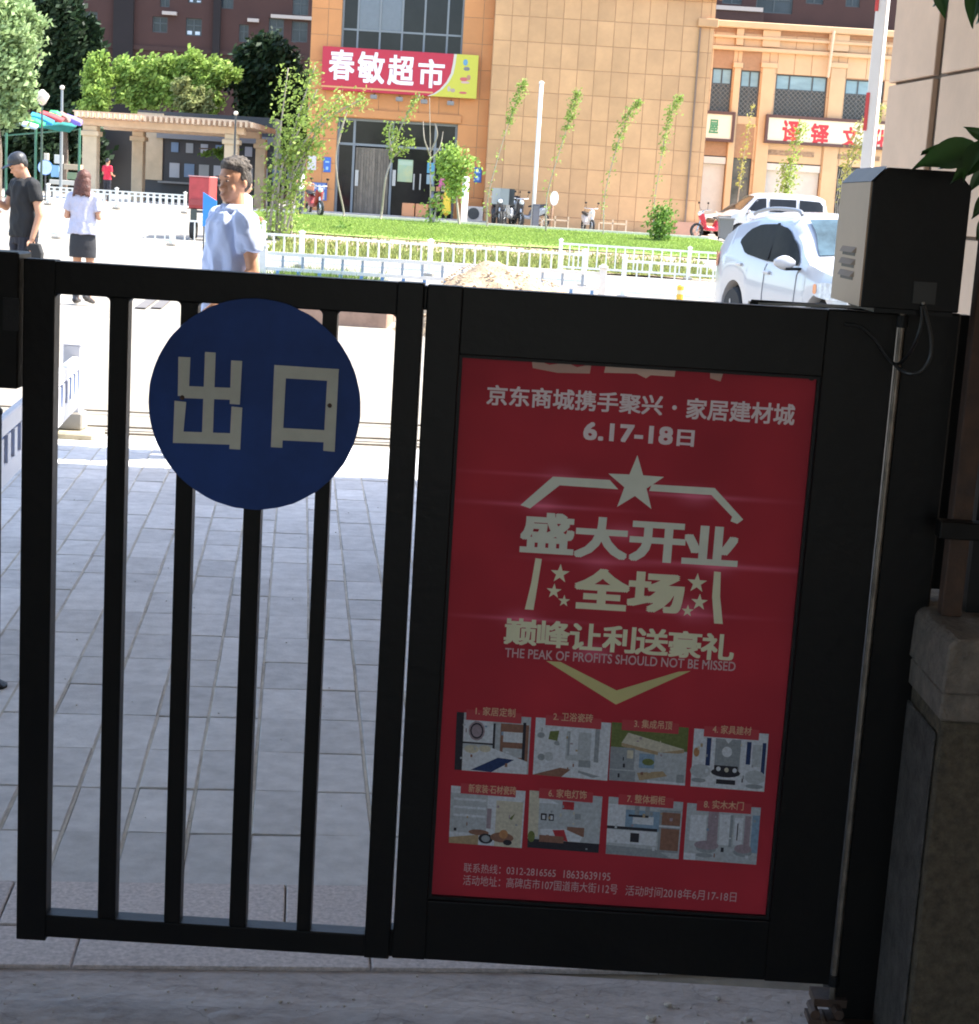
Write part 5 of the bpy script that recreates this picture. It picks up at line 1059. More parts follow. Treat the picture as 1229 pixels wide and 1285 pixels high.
# ================================================================== fences
def fence(label, name, pts, posts, h, m, group=None, gap=.22, rails=(1.0, .16), pick=.03, ph=None, post_w=.09, foot=True, pm=None, feet=.0, pickrange=None):
    A, B = pts; A, B = Vector((A[0], A[1], 0)), Vector((B[0], B[1], 0)); d = (B-A).normalized(); L_ = (B-A).length; zg = gz((A.y+B.y)/2)
    t = thing(name, label, 'fence', ((A.x+B.x)/2, (A.y+B.y)/2, zg), 0, group); sd = Vector((-d.y, d.x, 0)); ang = math.atan2(d.y, d.x)
    for r_ in rails:
        mb = MB(); mb.bar(A+Vector((0, 0, zg+h*r_)), B+Vector((0, 0, zg+h*r_)), .045, .045); build(mb, 'rail', m, t)
    pw = pick; lo_, hi_ = pickrange or (rails[-1]*h-.02, rails[0]*h-.022)
    mb = MB(); mb.box(-pw/2, pw/2, -.012, .012, lo_, hi_); me = bpy.data.meshes.new('picket'); me.from_pydata([tuple(q) for q in mb.v], [], mb.f); me.materials.append(pm or m)
    Mi = root_inv(t); n_ = int(L_/gap)
    for i in range(1, n_):
        p = A+d*(i*L_/n_)
        if any(abs((p-A).length-f_*L_) < .08 for f_ in posts): continue
        o_ = link('picket', me, t); o_.location = Mi @ Vector((p.x, p.y, zg)); o_.rotation_euler = (0, 0, ang)
    M0 = Matrix.Rotation(ang, 4, 'Z')
    for f_ in posts:
        p = A+d*(f_*L_); M = Matrix.Translation(p+Vector((0, 0, zg))) @ M0; w_ = post_w/2
        mb = MB(); mb.box(-w_, w_, -w_, w_, 0, h+.07, M=M); mb.box(-w_-.015, w_+.015, -w_-.015, w_+.015, h+.071, h+.10, M=M); mb.box(-w_*.6, w_*.6, -w_*.6, w_*.6, h+.101, h+.125, M=M); build(mb, 'post', m, t, bevel=.004)
        if foot: mb = MB(); mb.box(-w_*2.2, w_*2.2, -w_*3.2, w_*3.2, -.01, .05, M=M); build(mb, 'foot', flat('foot_grey', (.36, .32, .27)), t, bevel=.01)
    return t
xf = lambda u, v, Y: at(u, v, Y).x
fence('white picket fence at the foot of the lawn left of the cars', 'picket_fence', ((xf(702, 340, 41.5), 41.5), (xf(702, 340, 41.5)+9.3, 41.2)), (0, .333, .667, 1), .66, whitef)
fence('white picket fence with heavy feet nearest behind the yellow bollard', 'picket_fence', ((xf(781, 374, 30.8), 30.8), (xf(781, 374, 30.8)+7, 30.3)), (0, .33, .66, 1), .66, whitef)
A_ = (xf(300, 330, 35.2), 35.6); B_ = (xf(731, 357, 34.6), 34.4)
tot_ = B_[0]-A_[0]
fence('long white picket fence running behind the soil heap', 'picket_fence', (A_, B_), (0, (xf(375, 330, 35)-A_[0])/tot_, (xf(539, 340, 35)-A_[0])/tot_, 1), .62, whitef)
fence('low white fence across the bright square behind the woman', 'picket_fence', ((xf(-40, 295, 43), 43), (xf(330, 315, 43), 43)), (0, .3, (xf(215, 305, 43)-xf(-40, 295, 43))/(xf(330, 315, 43)-xf(-40, 295, 43)), 1), .62, whitef, gap=.24)
fence('far white patterned fence in front of the pergola', 'picket_fence', ((xf(60, 258, 56), 56), (xf(232, 264, 56), 56)), (0, .5, 1), .55, whitef, gap=.2, rails=(1, .8, .25), pick=.09)
bluep = flat('picket_blue', (.12, .28, .60))
F4a = (xf(330, 330, 22.1), 22.1)
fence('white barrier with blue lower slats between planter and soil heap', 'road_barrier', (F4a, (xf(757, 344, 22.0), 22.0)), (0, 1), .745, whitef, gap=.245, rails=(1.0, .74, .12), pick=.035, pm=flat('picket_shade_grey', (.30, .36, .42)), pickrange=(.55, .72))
Fx = bpy.data.objects[-1] if False else None
t_ = [o for o in bpy.data.objects if o.get('label', '').startswith('white barrier with blue lower')][0]
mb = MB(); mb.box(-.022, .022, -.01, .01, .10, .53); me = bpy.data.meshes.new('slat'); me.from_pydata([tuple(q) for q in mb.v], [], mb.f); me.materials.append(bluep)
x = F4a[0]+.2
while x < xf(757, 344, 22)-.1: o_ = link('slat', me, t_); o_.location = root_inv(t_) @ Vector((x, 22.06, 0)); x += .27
# near white-blue barrier at the left
bwhite = mat('barrier_white', (.60, .60, .64), .45, var=.06, scale=6); bblue = flat('barrier_blue', (.10, .22, .52))
pb0 = at(91, 548, 10.38); zt0 = at(98, 449, 10.38).z; zb0 = at(98, 511, 10.38).z
lo, hi = 5.0, 10.3
for _ in range(40):
    md = (lo+hi)/2
    if at(0, 528, md).z > zt0: lo = md
    else: hi = md
e0 = at(0, 528, md); A_ = Vector((pb0.x+.02, 10.33, 0)); B_ = Vector((e0.x, md, 0)); d = (B_-A_).normalized(); B_ = A_+d*5.0
br_ = thing('road_barrier', 'white plastic barrier with blue slats and weighted foot left of the gate', 'barrier', (pb0.x, 10.38, 0))
mb = MB(); w_ = .055; x, y = pb0.x, 10.38
mb.box(x-w_, x+w_, y-w_, y+w_, .05, at(92, 432, 10.38).z); zt_ = at(92, 432, 10.38).z
mb.add([(x-w_-.012, y-w_-.012, zt_+.001), (x+w_+.012, y-w_-.012, zt_+.001), (x+w_+.012, y+w_+.012, zt_+.001), (x-w_-.012, y+w_+.012, zt_+.001), (x-.03, y-.03, zt_+.045), (x+.03, y-.03, zt_+.045), (x+.03, y+.03, zt_+.045), (x-.03, y+.03, zt_+.045)], [(0, 1, 5, 4), (1, 2, 6, 5), (2, 3, 7, 6), (3, 0, 4, 7), (4, 5, 6, 7), (3, 2, 1, 0)])
build(mb, 'post', bwhite, br_, bevel=.006)
mb = MB(); mb.box(x-w_-.05, x+w_+.02, y-w_-.02, y+w_+.02, .052, .16); build(mb, 'socket', flat('socket_grey', (.30, .28, .25)), br_, bevel=.01)
mb = MB(); mb.box(x-.28, x+.17, y-.16, y+.14, -.01, .05); build(mb, 'foot', mat('foot_concrete', (.44, .38, .27), .9, var=.15, scale=9, bump=.3), br_, bevel=.015)
for z in (zt0-.03, zb0+.05):
    mb = MB(); mb.bar(A_+Vector((0, 0, z)), B_+Vector((0, 0, z)), .04, .085 if z > .3 else .10); build(mb, 'rail', bwhite, br_, bevel=.006)
mb = MB(); mb.bar(A_+Vector((0, 0, (zt0+zb0)/2)), B_+Vector((0, 0, (zt0+zb0)/2)), .006, (zt0-zb0)-.12); build(mb, 'blue_sheet', bblue, br_)
k = .10
while k < 4.9:
    mb = MB(); p = A_+d*k; nn = d.cross(Vector((0, 0, 1))); nn = nn*(1 if nn.x > 0 else -1); mb.bar(p+nn*.014+Vector((0, 0, zb0+.10)), p+nn*.014+Vector((0, 0, zt0-.075)), .085, .018, up=tuple(nn)); build(mb, 'slat', bwhite, br_); k += .20
# yellow bollard
q = at(853, 378, 26); t = thing('bollard', 'short yellow bollard in front of the white fence', 'bollard', (q.x, 26, 0)); mb = MB(); zt_ = at(853, 359, 26).z; mb.lathe((q.x, 26, 0), [(.09, 0), (.09, .02), (.052, .02), (.052, zt_), (.03, zt_+.02)], 12); build(mb, 'post', flat('bollard_yellow', (.72, .42, .03)), t)
mb = MB(); mb.lathe((q.x, 26, zt_-.12), [(.0535, 0), (.0535, .06)], 12); build(mb, 'band', flat('bollard_pale', (.70, .62, .40)), t)
# low cream rails on the lawn edge
for k, (u0, u1) in enumerate(((680, 713), (752, 786))):
    t = thing('low_rail', 'low cream timber rail by the foot of the tan wall, %s one' % ('left' if k == 0 else 'right'), 'rail', (at(u0, 285, 62).x, 62, PZ)); a, b_ = at(u0, 283, 62).x, at(u1, 283, 62).x
    mb = MB(); mb.bar((a, 62, PZ+.36), (b_, 62, PZ+.36), .05, .05); build(mb, 'rail', wood, t)
    mb = MB()
    for x in (a, (a+b_)/2, b_): mb.bar((x, 62, PZ), (x, 62, PZ+.5 if x != a else PZ+.36), .05, .05, up=(0, 1, 0))
    build(mb, 'post', wood, t)

# ================================================================== poles and street things before the shops
def pole(label, u, vb, vt, Y, r_, m, cat='pole', name='pole'):
    a, b_ = at(u, vb, Y), at(u, vt, Y); t = thing(name, label, cat, (a.x, Y, gz(Y))); mb = MB(); mb.tube([(a.x, Y, gz(Y)), (a.x, Y, b_.z)], r_, 10); build(mb, 'shaft', m, t, smooth=True); return t, a.x, b_.z
t, x, z = pole('tall thin white pole standing before the tan wall', 668, 288, 104, 64, .078, white); mb = MB(); mb.lathe((x, 64, z), [(.095, 0), (.095, .05), (.04, .09)], 10); build(mb, 'cap', white, t); mb = MB(); mb.lathe((x, 64, PZ), [(.22, 0), (.22, .04), (.12, .06)], 10); build(mb, 'base_flange', white, t)
t, x, z = pole('short thick white post right of the bushy tree', 582, 278, 224, 62, .12, white, 'post', 'post'); mb = MB(); mb.lathe((x, 62, z), [(.13, 0), (.13, .04), (.05, .08)], 10); build(mb, 'cap', white, t)
t = thing('utility_box', 'slim dark grey utility box at the foot of the white pole', 'utility box', (at(672, 270, 63).x, 63, PZ)); pb(t, 'box', mat('box_grey', (.10, .10, .12), .6), 668, 677, 256, 286, 63, .35); pb(t, 'door', mat('box_grey2', (.13, .13, .15), .6), 669, 676, 258, 284, 62.97, .028, bevel=0)
t, x, z = pole('small round white sign on a brown stake by the tan wall', 692, 285, 252, 62.5, .03, flat('stake', (.35, .2, .12)), 'sign', 'small_sign'); mb = MB(); mb.ell((x+.04, 62.46, z+.10), (.15, .02, .26), 10); build(mb, 'sign_face', white, t)
t = thing('air_conditioner', 'pale outdoor air conditioning unit right of the short white post', 'air conditioner', (at(596, 268, 65).x, 65, PZ)); pb(t, 'casing', flat('ac_pale', (.55, .48, .42)), 587, 606, 259, 279, 65, .35); a = at(596, 268, 65)
mb = MB(); mb.lathe((a.x-.05, 64.985, a.z), [(.02, 0), (.22, 0), (.22, .012), (.19, .012), (.19, .004), (.02, .004)], 16, axis='Y'); mb.bar((a.x-.25, 64.98, a.z), (a.x+.15, 64.98, a.z), .01, .01); build(mb, 'fan_grille', darkg, t)
ob = flat('carton_orange', (.60, .26, .12)); 
for k, (u0, u1, v0, v1, lbl) in enumerate(((505, 521, 254, 268, 'orange carton on the shop step, the left one of a pair'), (522, 538, 256, 269, 'orange carton on the shop step, the right one of a pair'))):
    t = thing('carton', lbl, 'carton', (at(u0+8, v1, 64.9).x, 64.9, PZ+.13), 0, 'cartons at the shop door'); a, b_ = at(u0, 260, 64.9).x, at(u1-.4, 260, 64.9).x; bx(t, 'box', ob, a, b_, 64.7, 65.2, PZ+.131, PZ+.62, bevel=.02); bx(t, 'lid_tape', flat('tape_tan', (.5, .38, .22)), (a+b_)/2-.04, (a+b_)/2+.04, 64.69, 65.0, PZ+.621, PZ+.626)
t = thing('folded_parasol', 'folded yellow parasol standing by the right door pillar', 'parasol', (at(561, 265, 64.5).x, 64.5, PZ)); x = at(561, 250, 64.5).x
mb = MB(); mb.lathe((x, 64.5, PZ), [(.04, .25), (.17, .35), (.14, .9), (.09, 1.3), (.03, 1.65)], 9); build(mb, 'cloth', flat('cloth_yellow', (.72, .50, .04)), t); mb = MB(); mb.tube([(x, 64.5, PZ), (x, 64.5, PZ+1.75)], .02, 6); build(mb, 'pole', darkg, t); mb = MB(); mb.lathe((x, 64.5, PZ), [(.2, 0), (.2, .06), (.05, .1)], 10); build(mb, 'base', darkg, t)
t = thing('hanging_coat', 'pink cloth hanging beside the right shop door', 'cloth', (at(555, 228, 65.4).x, 65.4, PZ+1.3)); 
mb = MB(); a = at(555, 222, 65.4); rg = [[Vector((a.x+w_*math.cos(q_)+.02*math.sin(3*q_), 65.4+.05*math.sin(q_), a.z-h_)) for q_ in [k*math.pi/5 for k in range(10)]] for w_, h_ in ((.03, 0), (.10, .06), (.11, .25), (.13, .45))]; mb.rings(rg); build(mb, 'cloth', flat('cloth_pink', (.62, .10, .28)), t)
t = thing('goods_rack', 'dark rack of mixed goods behind the bushy tree at the shop door', 'rack', (at(550, 255, 65).x, 65.2, PZ))
for k in range(3): pb(t, 'shelf', darkg, 540, 560, 240+10*k, 241.2+10*k, 65.15, .4, 0)
for k in range(9): c_ = random.choice([(.5, .2, .1), (.3, .32, .1), (.45, .1, .08), (.2, .2, .3), (.55, .45, .3)]); u = 541+(k % 3)*6.4; v = 240+10*(k//3); pb(t, 'goods', flat('rackgoods%d' % k, c_), u, u+4.8, v-6, v-.05, 65.2, .25, 0)
mb = MB(); 
for u in (540, 560): a = at(u, 240, 65.15); mb.bar((a.x, 65.35, PZ), (a.x, 65.35, a.z+.4), .03, .03, up=(0, 1, 0))
build(mb, 'upright', darkg, t)

# boom barrier arm standing upright behind the cabinet
BYY = 10.6; a = at(1086, 212, BYY); b_ = at(1105, -20, BYY)
t = thing('boom_barrier', 'white upright boom barrier arm with red reflective bands', 'boom barrier', (a.x, BYY, 0)); Mr = Matrix.Translation((a.x+.01, BYY, 0)) @ Matrix.Rotation(R(-38), 4, 'Z')
mb = MB(); mb.box(-.036, .036, -.022, .022, .75, 3.6, M=Mr); build(mb, 'arm', white, t, bevel=.004)
redr = flat('reflector_red', (.65, .06, .06))
for v0, v1 in ((-10, 13), (116, 164)):
    mb = MB(); mb.box(-.0385, -.016, -.026, -.0222, at(1090, v1, BYY).z, at(1090, v0, BYY).z, M=Mr); build(mb, 'reflective_band', redr, t)
mb = MB(); mb.box(-.18, .18, -.15, .15, 0, .95, M=Matrix.Translation((a.x+.02, BYY+.2, 0))); build(mb, 'housing', flat('housing_orange', (.55, .25, .08)), t, bevel=.02)
mb = MB(); mb.tube([(a.x, BYY-.06, .85), (a.x, BYY+.06, .85)], .06, 10); build(mb, 'pivot', darkg, t)

# leafy branch hanging in from the right, each large leaf its own piece
lfm = bpy.data.materials.new('broad_leaf'); lfm.use_nodes = True; n = lfm.node_tree.nodes; L = lfm.node_tree.links; b = n['Principled BSDF']; b.inputs['Roughness'].default_value = .35; b.inputs['Base Color'].default_value = (.030, .085, .026, 1)
tr_ = n.new('ShaderNodeBsdfTranslucent'); tr_.inputs[0].default_value = (.06, .16, .03, 1); ms = n.new('ShaderNodeMixShader'); ms.inputs[0].default_value = .25; L.new(b.outputs[0], ms.inputs[1]); L.new(tr_.outputs[0], ms.inputs[2]); L.new(ms.outputs[0], n['Material Output'].inputs[0])
mb = MB(); vs = []; fs = []; NL = 9
for i in range(NL+1):
    t_ = i/NL; w_ = .27*math.sin(math.pi*t_**.8)*(1-t_*.25)+.004; z_ = -.25*t_*t_
    for j in (-2, -1, 0, 1, 2): vs.append((w_*j/2, t_, z_+.05*abs(j)-.02*(j == 0)))
for i in range(NL):
    for j in range(4): k = i*5+j; fs.append((k, k+1, k+6, k+5))
leafme = bpy.data.meshes.new('leaf'); leafme.from_pydata(vs, [], fs); leafme.materials.append(lfm); leafme.polygons.foreach_set('use_smooth', [True]*len(fs))
bt = thing('leafy_branch', 'dark broad-leaved branch hanging over the drive cabinet at the right edge', 'branch', tuple(at(1260, 190, 2.9)))
def leafat(u0, v0, u1, v1, Y, Y1=None, roll=0, par=bt, wd=1.0):
    p, q = at(u0, v0, Y), at(u1, v1, Y1 or Y); d_ = q-p; L_ = d_.length; d_.normalize(); up = (EYE-p).normalized(); sd = d_.cross(up).normalized(); up = sd.cross(d_)
    M3 = Matrix((sd, d_, up)).transposed() @ Matrix.Rotation(roll, 3, 'Y')
    o_ = link('leaf', leafme, par); o_.matrix_basis = root_inv(par) @ Matrix.Translation(p) @ M3.to_4x4() @ Matrix.Diagonal((L_*wd, L_, L_, 1)); return o_
for a in ((1228, 190, 1156, 200, 2.9, 2.85, .5, 1.0), (1215, 196, 1168, 210, 2.92, 2.9, -.8, .8), (1222, 188, 1160, 182, 2.95, 2.95, .9, .7), (1230, 195, 1200, 222, 2.9, 2.85, .1, .9), (1232, 180, 1208, 216, 2.85, 2.8, .6, .8), (1222, 190, 1184, 212, 2.97, 2.95, -.3, .7), (1240, 176, 1212, 158, 2.9, 2.9, .3, .9), (1240, 210, 1214, 240, 3.0, 3.0, .4, .9), (1240, 240, 1222, 275, 3.0, 3.0, -.3, .9), (1242, 270, 1224, 300, 3.0, 3.0, .4, .9)):
    leafat(*a[:6], roll=a[6], wd=a[7])
mb = MB(); mb.tube([at(1400, 120, 2.95), at(1290, 180, 2.95), at(1236, 189, 2.93), at(1218, 192, 2.93)], [.008, .006, .004, .002], 6); mb.tube([at(1290, 180, 2.95), at(1250, 230, 3.0), at(1240, 275, 3.0)], [.005, .004, .002], 6); build(mb, 'twig', bark, bt)
bt2 = thing('leafy_branch', 'leaf tips of an upper branch at the top right corner', 'branch', tuple(at(1215, -60, 2.9)))
for a in ((1180, -25, 1184, 23, 2.9, 2.9, .3, .9), (1192, -30, 1175, 8, 2.95, 2.95, -.4, .8), (1228, -22, 1217, 30, 2.9, 2.88, .4, .9), (1240, -20, 1232, 26, 2.9, 2.88, -.5, .9), (1206, -40, 1200, -4, 2.9, 2.9, .2, .8)): leafat(*a[:6], roll=a[6], wd=a[7], par=bt2)
mb = MB(); mb.tube([at(1400, -90, 2.95), at(1250, -40, 2.95), at(1180, -25, 2.93)], [.008, .005, .002], 6); build(mb, 'twig', bark, bt2)
# ================================================================== vehicles
def lerp_tab(tab, x):
    if x <= tab[0][0]: return tab[0][1]
    for (a, va), (b_, vb_) in zip(tab, tab[1:]):
        if x <= b_: t = (x-a)/(b_-a); t2 = t*t*(3-2*t)*.35+t*.65; return va+(vb_-va)*t2
    return tab[-1][1]
def car(name, label, cat, spec, paint, loc, rot, group=None, extras=()):
    """x runs from the nose (0) to the tail (L); built about its middle, nose towards -Y"""
    L_, W, wh, xw = spec['L'], spec['W'], spec['wheel'], spec['axles']; top, belt, glassz = spec['top'], spec['belt'], spec['glass']
    t = thing(name, label, cat, (0, 0, 0))
    xs = sorted(set([round(L_*i/60, 4) for i in range(61)]+[round(a+wh*1.16*math.cos(k*math.pi/8), 4) for a in xw for k in range(9)]))
    xs = [x for x in xs if 0 <= x <= L_]
    def half(x):
        e = min(x, L_-x); r_ = .62; f = 1-(.17 if x < L_/2 else .12)*max(0, 1-e/r_)**2
        return W/2*f
    def sect(x):
        zt, zb_ = lerp_tab(top, x), lerp_tab(belt, x); zl = spec['sill']+.10*max(0, 1-min(x, L_-x)/.35)**2
        for a in xw:
            q = (wh*1.16)**2-(x-a)**2
            if q > 0: zl = max(zl, wh+math.sqrt(q))
        zb_ = min(zb_, zt-.02); hw = half(x); up = max(0, min(1, (zt-zb_-.05)/.35)); wt = hw*(1-.04*(1-up)-.20*up)
        zl = min(zl, zb_-.12); mid = zl+(zb_-zl)*.55
        return [(0, zl), (hw*.90, zl), (hw*.985, zl+.03), (hw*1.0, mid), (hw*.985, zb_-.06), (hw*.955, zb_), (wt+(hw*.955-wt)*.25, zb_+(zt-zb_)*.72), (wt*.90, zt-.045*up-.012), (wt*.60, zt-.004), (0, zt+.012)]
    rg = []
    def P3(x, y, z): return Vector((y, x-L_/2, z))
    for x in xs:
        s_ = sect(x); rg.append([P3(x, y, z) for y, z in s_]+[P3(x, -y, z) for y, z in reversed(s_[1:-1])])
    s0, s1 = rg[0], rg[-1]
    mb = MB(); mb.rings(rg); body = build(mb, 'body', paint, t); smoothed(body, 38)
    inner = MB(); inner.box(-W/2*.86, W/2*.86, -L_/2+.15, L_/2-.15, spec['sill']+.02, lerp_tab(belt, L_/2)-.15); build(inner, 'underbody', black, t)
    # side glass follows the body side between belt and roof
    def side(x, z, off):
        s_ = sect(x); pts = s_[5:9]; hw = None
        for (ya, za), (yb, zb_) in zip(pts, pts[1:]):
            if za <= z <= zb_: hw = ya+(yb-ya)*(z-za)/(zb_-za); break
        if hw is None: hw = pts[0][0] if z < pts[0][1] else pts[-1][0]
        return hw+off
    gm_ = spec.get('gmat', glassd)
    for sg in (1, -1):
        for (x0, x1, zlo, zhi) in spec['windows']:
            mb = MB(); n_ = 16; vs = []
            for i in range(n_+1):
                x = x0+(x1-x0)*i/n_; a, b_ = lerp_tab(zlo, x), lerp_tab(zhi, x)
                for j in range(4): z = a+(b_-a)*j/3; vs.append(P3(x, sg*side(x, z, .018), z))
            mb.add(vs, [(i*4+j, i*4+j+1, (i+1)*4+j+1, (i+1)*4+j) for i in range(n_) for j in range(3)]); build(mb, 'side_window', gm_, t, smooth=True)
    for x in spec.get('pillars', ()):
        for sg in (1, -1):
            mb = MB(); z0_, z1_ = lerp_tab(belt, x)+.05, lerp_tab(top, x)-.14; mb.bar(P3(x, sg*side(x, z0_, .022), z0_), P3(x+.03, sg*side(x, z1_, .022), z1_), .012, .06, up=(0, 1, 0)); build(mb, 'window_pillar', mat('pillar_black', (.016, .015, .015), .5, spec=.05), t)
    for nm, (x0, x1) in (('windscreen', spec['screen']), ('rear_window', spec['rear'])):
        mb = MB(); n_ = 8; vs = []
        for i in range(n_+1):
            x = x0+(x1-x0)*i/n_; s_ = sect(x); wt = s_[7][0]*.93; zt = lerp_tab(top, x)
            for j in range(7): y = wt*(-1+j/3); vs.append(P3(x, y, zt+.014-.030*(y/wt)**2)+Vector((0, (-.012 if nm == 'windscreen' else .012), .006)))
        mb.add(vs, [(i*7+j, i*7+j+1, (i+1)*7+j+1, (i+1)*7+j) for i in range(n_) for j in range(6)]); build(mb, nm, spec.get('screenmat', gm_), t, smooth=True)
    tyre, rim = flat('tyre_rubber', (.02, .02, .02), .8), mat('alloy', (.45, .45, .46), .35, metal=.6)
    for a in xw:
        for sg in (1, -1):
            y = sg*(W/2-.11); mb = MB(); mb.lathe(P3(a, y, wh), [(wh*.6, -.10), (wh*.93, -.10), (wh, -.06), (wh, .06), (wh*.93, .10), (wh*.6, .10)], 24, axis='X'); w_ = build(mb, 'wheel', tyre, t, smooth=False); smoothed(w_)
            mb = MB(); yo = sg*.07; mb.lathe(P3(a, y+yo, wh), [(wh*.1, 0), (wh*.58, 0), (wh*.62, sg*.02), (wh*.60, -sg*.06)], 20, axis='X')
            for k in range(5): q = 2*math.pi*k/5; mb.bar(P3(a, y+yo+sg*.02, wh), P3(a+wh*.6*math.cos(q), y+yo+sg*.01, wh+wh*.6*math.sin(q)), .03, .05, up=(1, 0, 0))
            build(mb, 'rim', rim, w_)
    # lamps, mirrors, bumpers, handles
    lampm = mat('lamp_glass', (.55, .58, .60), .12, var=.4, scale=14); amber = flat('amber', (.70, .26, .10), .25); redl = flat('tail_red', (.45, .02, .02), .25)
    for sg in (1, -1):
        zl = spec['lampz']
        def lampstrip(xa, xb, za, zb_, m, nm, off=.006, ia=0, ib=1):
            mb = MB(); vs = []; n_ = 8
            for i in range(n_+1):
                x = xa+(xb-xa)*i/n_; tp = 1-abs(2*i/n_-1)**3*.35
                for j in range(3): z = za+(zb_-za)*j/2; zc_ = (za+zb_)/2; z = zc_+(z-zc_)*tp; vs.append(P3(x, sg*(half(x)+off), z))
            mb.add(vs, [(i*3+j, i*3+j+1, (i+1)*3+j+1, (i+1)*3+j) for i in range(n_) for j in range(2)]); return build(mb, nm, m, t, smooth=True)
        h_ = lampstrip(.0, spec['lampl'], zl-.09, zl+.09, lampm, 'headlight')
        mb = MB(); mb.box(*sorted((sg*(W/2*.50), sg*(W/2*.82))), -L_/2-.012, -L_/2+.05, zl-.08, zl+.07); build(mb, 'headlight', lampm, t, bevel=.02)
        mb = MB(); mb.lathe(P3(-.02, sg*W/2*.70, zl), [(.02, 0), (.06, -.004), (.065, .01)], 12, axis='Y'); build(mb, 'lens', glassd, h_)
        lampstrip(spec['lampl']-.10, spec['lampl']+.0, zl-.05, zl+.06, amber, 'indicator', .010)
        lampstrip(L_-.32, L_, lerp_tab(belt, L_)-.22, lerp_tab(belt, L_)-.02, redl, 'tail_light')
        xm = spec['mirror']; zm = lerp_tab(belt, xm)+.07; mb = MB(); c_ = P3(xm, sg*(half(xm)+.14), zm)
        rgm = []
        for k in range(7):
            f = k/6; s_ = math.sin(math.pi*(.12+.76*f)); rgm.append([c_+Vector((sg*(-.12+.25*f), .05*s_*math.cos(q), .082*s_*math.sin(q))) for q in [j*math.pi/6 for j in range(12)]])
        mb.rings(rgm); m_ = build(mb, 'mirror', paint, t); smoothed(m_, 60)
        mb = MB(); mb.bar(P3(xm, sg*(half(xm)-.05), zm-.06), c_+Vector((0, 0, -.07)), .08, .03); build(mb, 'mirror_foot', blackm, m_)
        for x in spec.get('handles', ()): mb = MB(); z = lerp_tab(belt, x)-.10; mb.box(*sorted((sg*(half(x)*.985), sg*(half(x)*.985+.035))), x-L_/2-.09, x-L_/2+.09, z-.018, z+.018); build(mb, 'door_handle', paint, t, bevel=.008)
    mb = MB(); mb.box(-W/2*.42, W/2*.42, -L_/2-.015, -L_/2+.04, spec['lampz']-.10, spec['lampz']+.06); build(mb, 'grille', flat('grille_black', (.03, .03, .03)), t, bevel=.01)
    mb = MB(); mb.box(-W/2*.75, W/2*.75, -L_/2-.02, -L_/2+.04, spec['sill']+.06, spec['sill']+.2); build(mb, 'lower_grille', flat('grille_black', (.03, .03, .03)), t, bevel=.02)
    if spec.get('rails'):
        for sg in (1, -1):
            pts = [P3(x, sg*(sect(x)[7][0]*.97), lerp_tab(top, x)+h_) for x, h_ in spec['rails']]; mb = MB(); mb.tube(spl(pts, 4), .022, 8); build(mb, 'roof_rail', flat('rail_silver', (.22, .22, .23), .3), t, smooth=True)
    # door shut lines
    for x in spec.get('seams', ()):
        for sg in (1, -1):
            mb = MB(); s_ = sect(x); pts = [P3(x, sg*(y+.004), z) for y, z in s_[2:6]]
            for p, q in zip(pts, pts[1:]): mb.bar(p, q, .008, .008, up=(0, 1, 0))
            build(mb, 'door_seam', flat('seam_grey', (.22, .22, .22)), t)
    t.location = loc; t.rotation_euler = (0, 0, rot)
    if group: t['group'] = group
    return t
carw = mat('car_white', (.45, .445, .455), .34, var=.03, scale=2, coat=.6)
suv = dict(L=4.55, W=1.86, wheel=.355, axles=(.88, 3.58), sill=.26, lampz=.84, lampl=1.0, mirror=1.55,
    top=[(0, .78), (.05, .90), (.25, .98), (.9, 1.06), (1.28, 1.12), (1.45, 1.20), (2.05, 1.60), (2.35, 1.665), (3.2, 1.67), (3.9, 1.60), (4.25, 1.42), (4.45, 1.10), (4.55, .80)],
    belt=[(0, .74), (.25, .90), (1.3, 1.02), (2.6, 1.05), (3.8, 1.12), (4.55, 1.15)], glass=None,
    windows=[(1.62, 3.6, [(1.62, 1.07), (2.6, 1.08), (3.3, 1.13), (3.6, 1.26)], [(1.62, 1.12), (1.85, 1.30), (2.2, 1.475), (2.6, 1.515), (3.05, 1.50), (3.4, 1.43), (3.6, 1.30)])],
    screen=(1.47, 2.04), rear=(3.98, 4.30), handles=(2.45, 3.4), seams=(1.55, 2.55), pillars=(2.55,), rails=[(2.2, .0), (2.35, .02), (3.1, .025), (3.6, .02), (3.75, 0)],
    gmat=mat('tinted_glass', (.012, .010, .009), .35, spec=.03, var=.5, scale=3), screenmat=mat('screen_blue', (.055, .09, .11), .2, var=.6, scale=2.2, spec=.12))
pr = at(912, 380, 21.6)                                # rear wheel
SUVR = R(12.5)
sc_ = Vector((0, 0, 0))
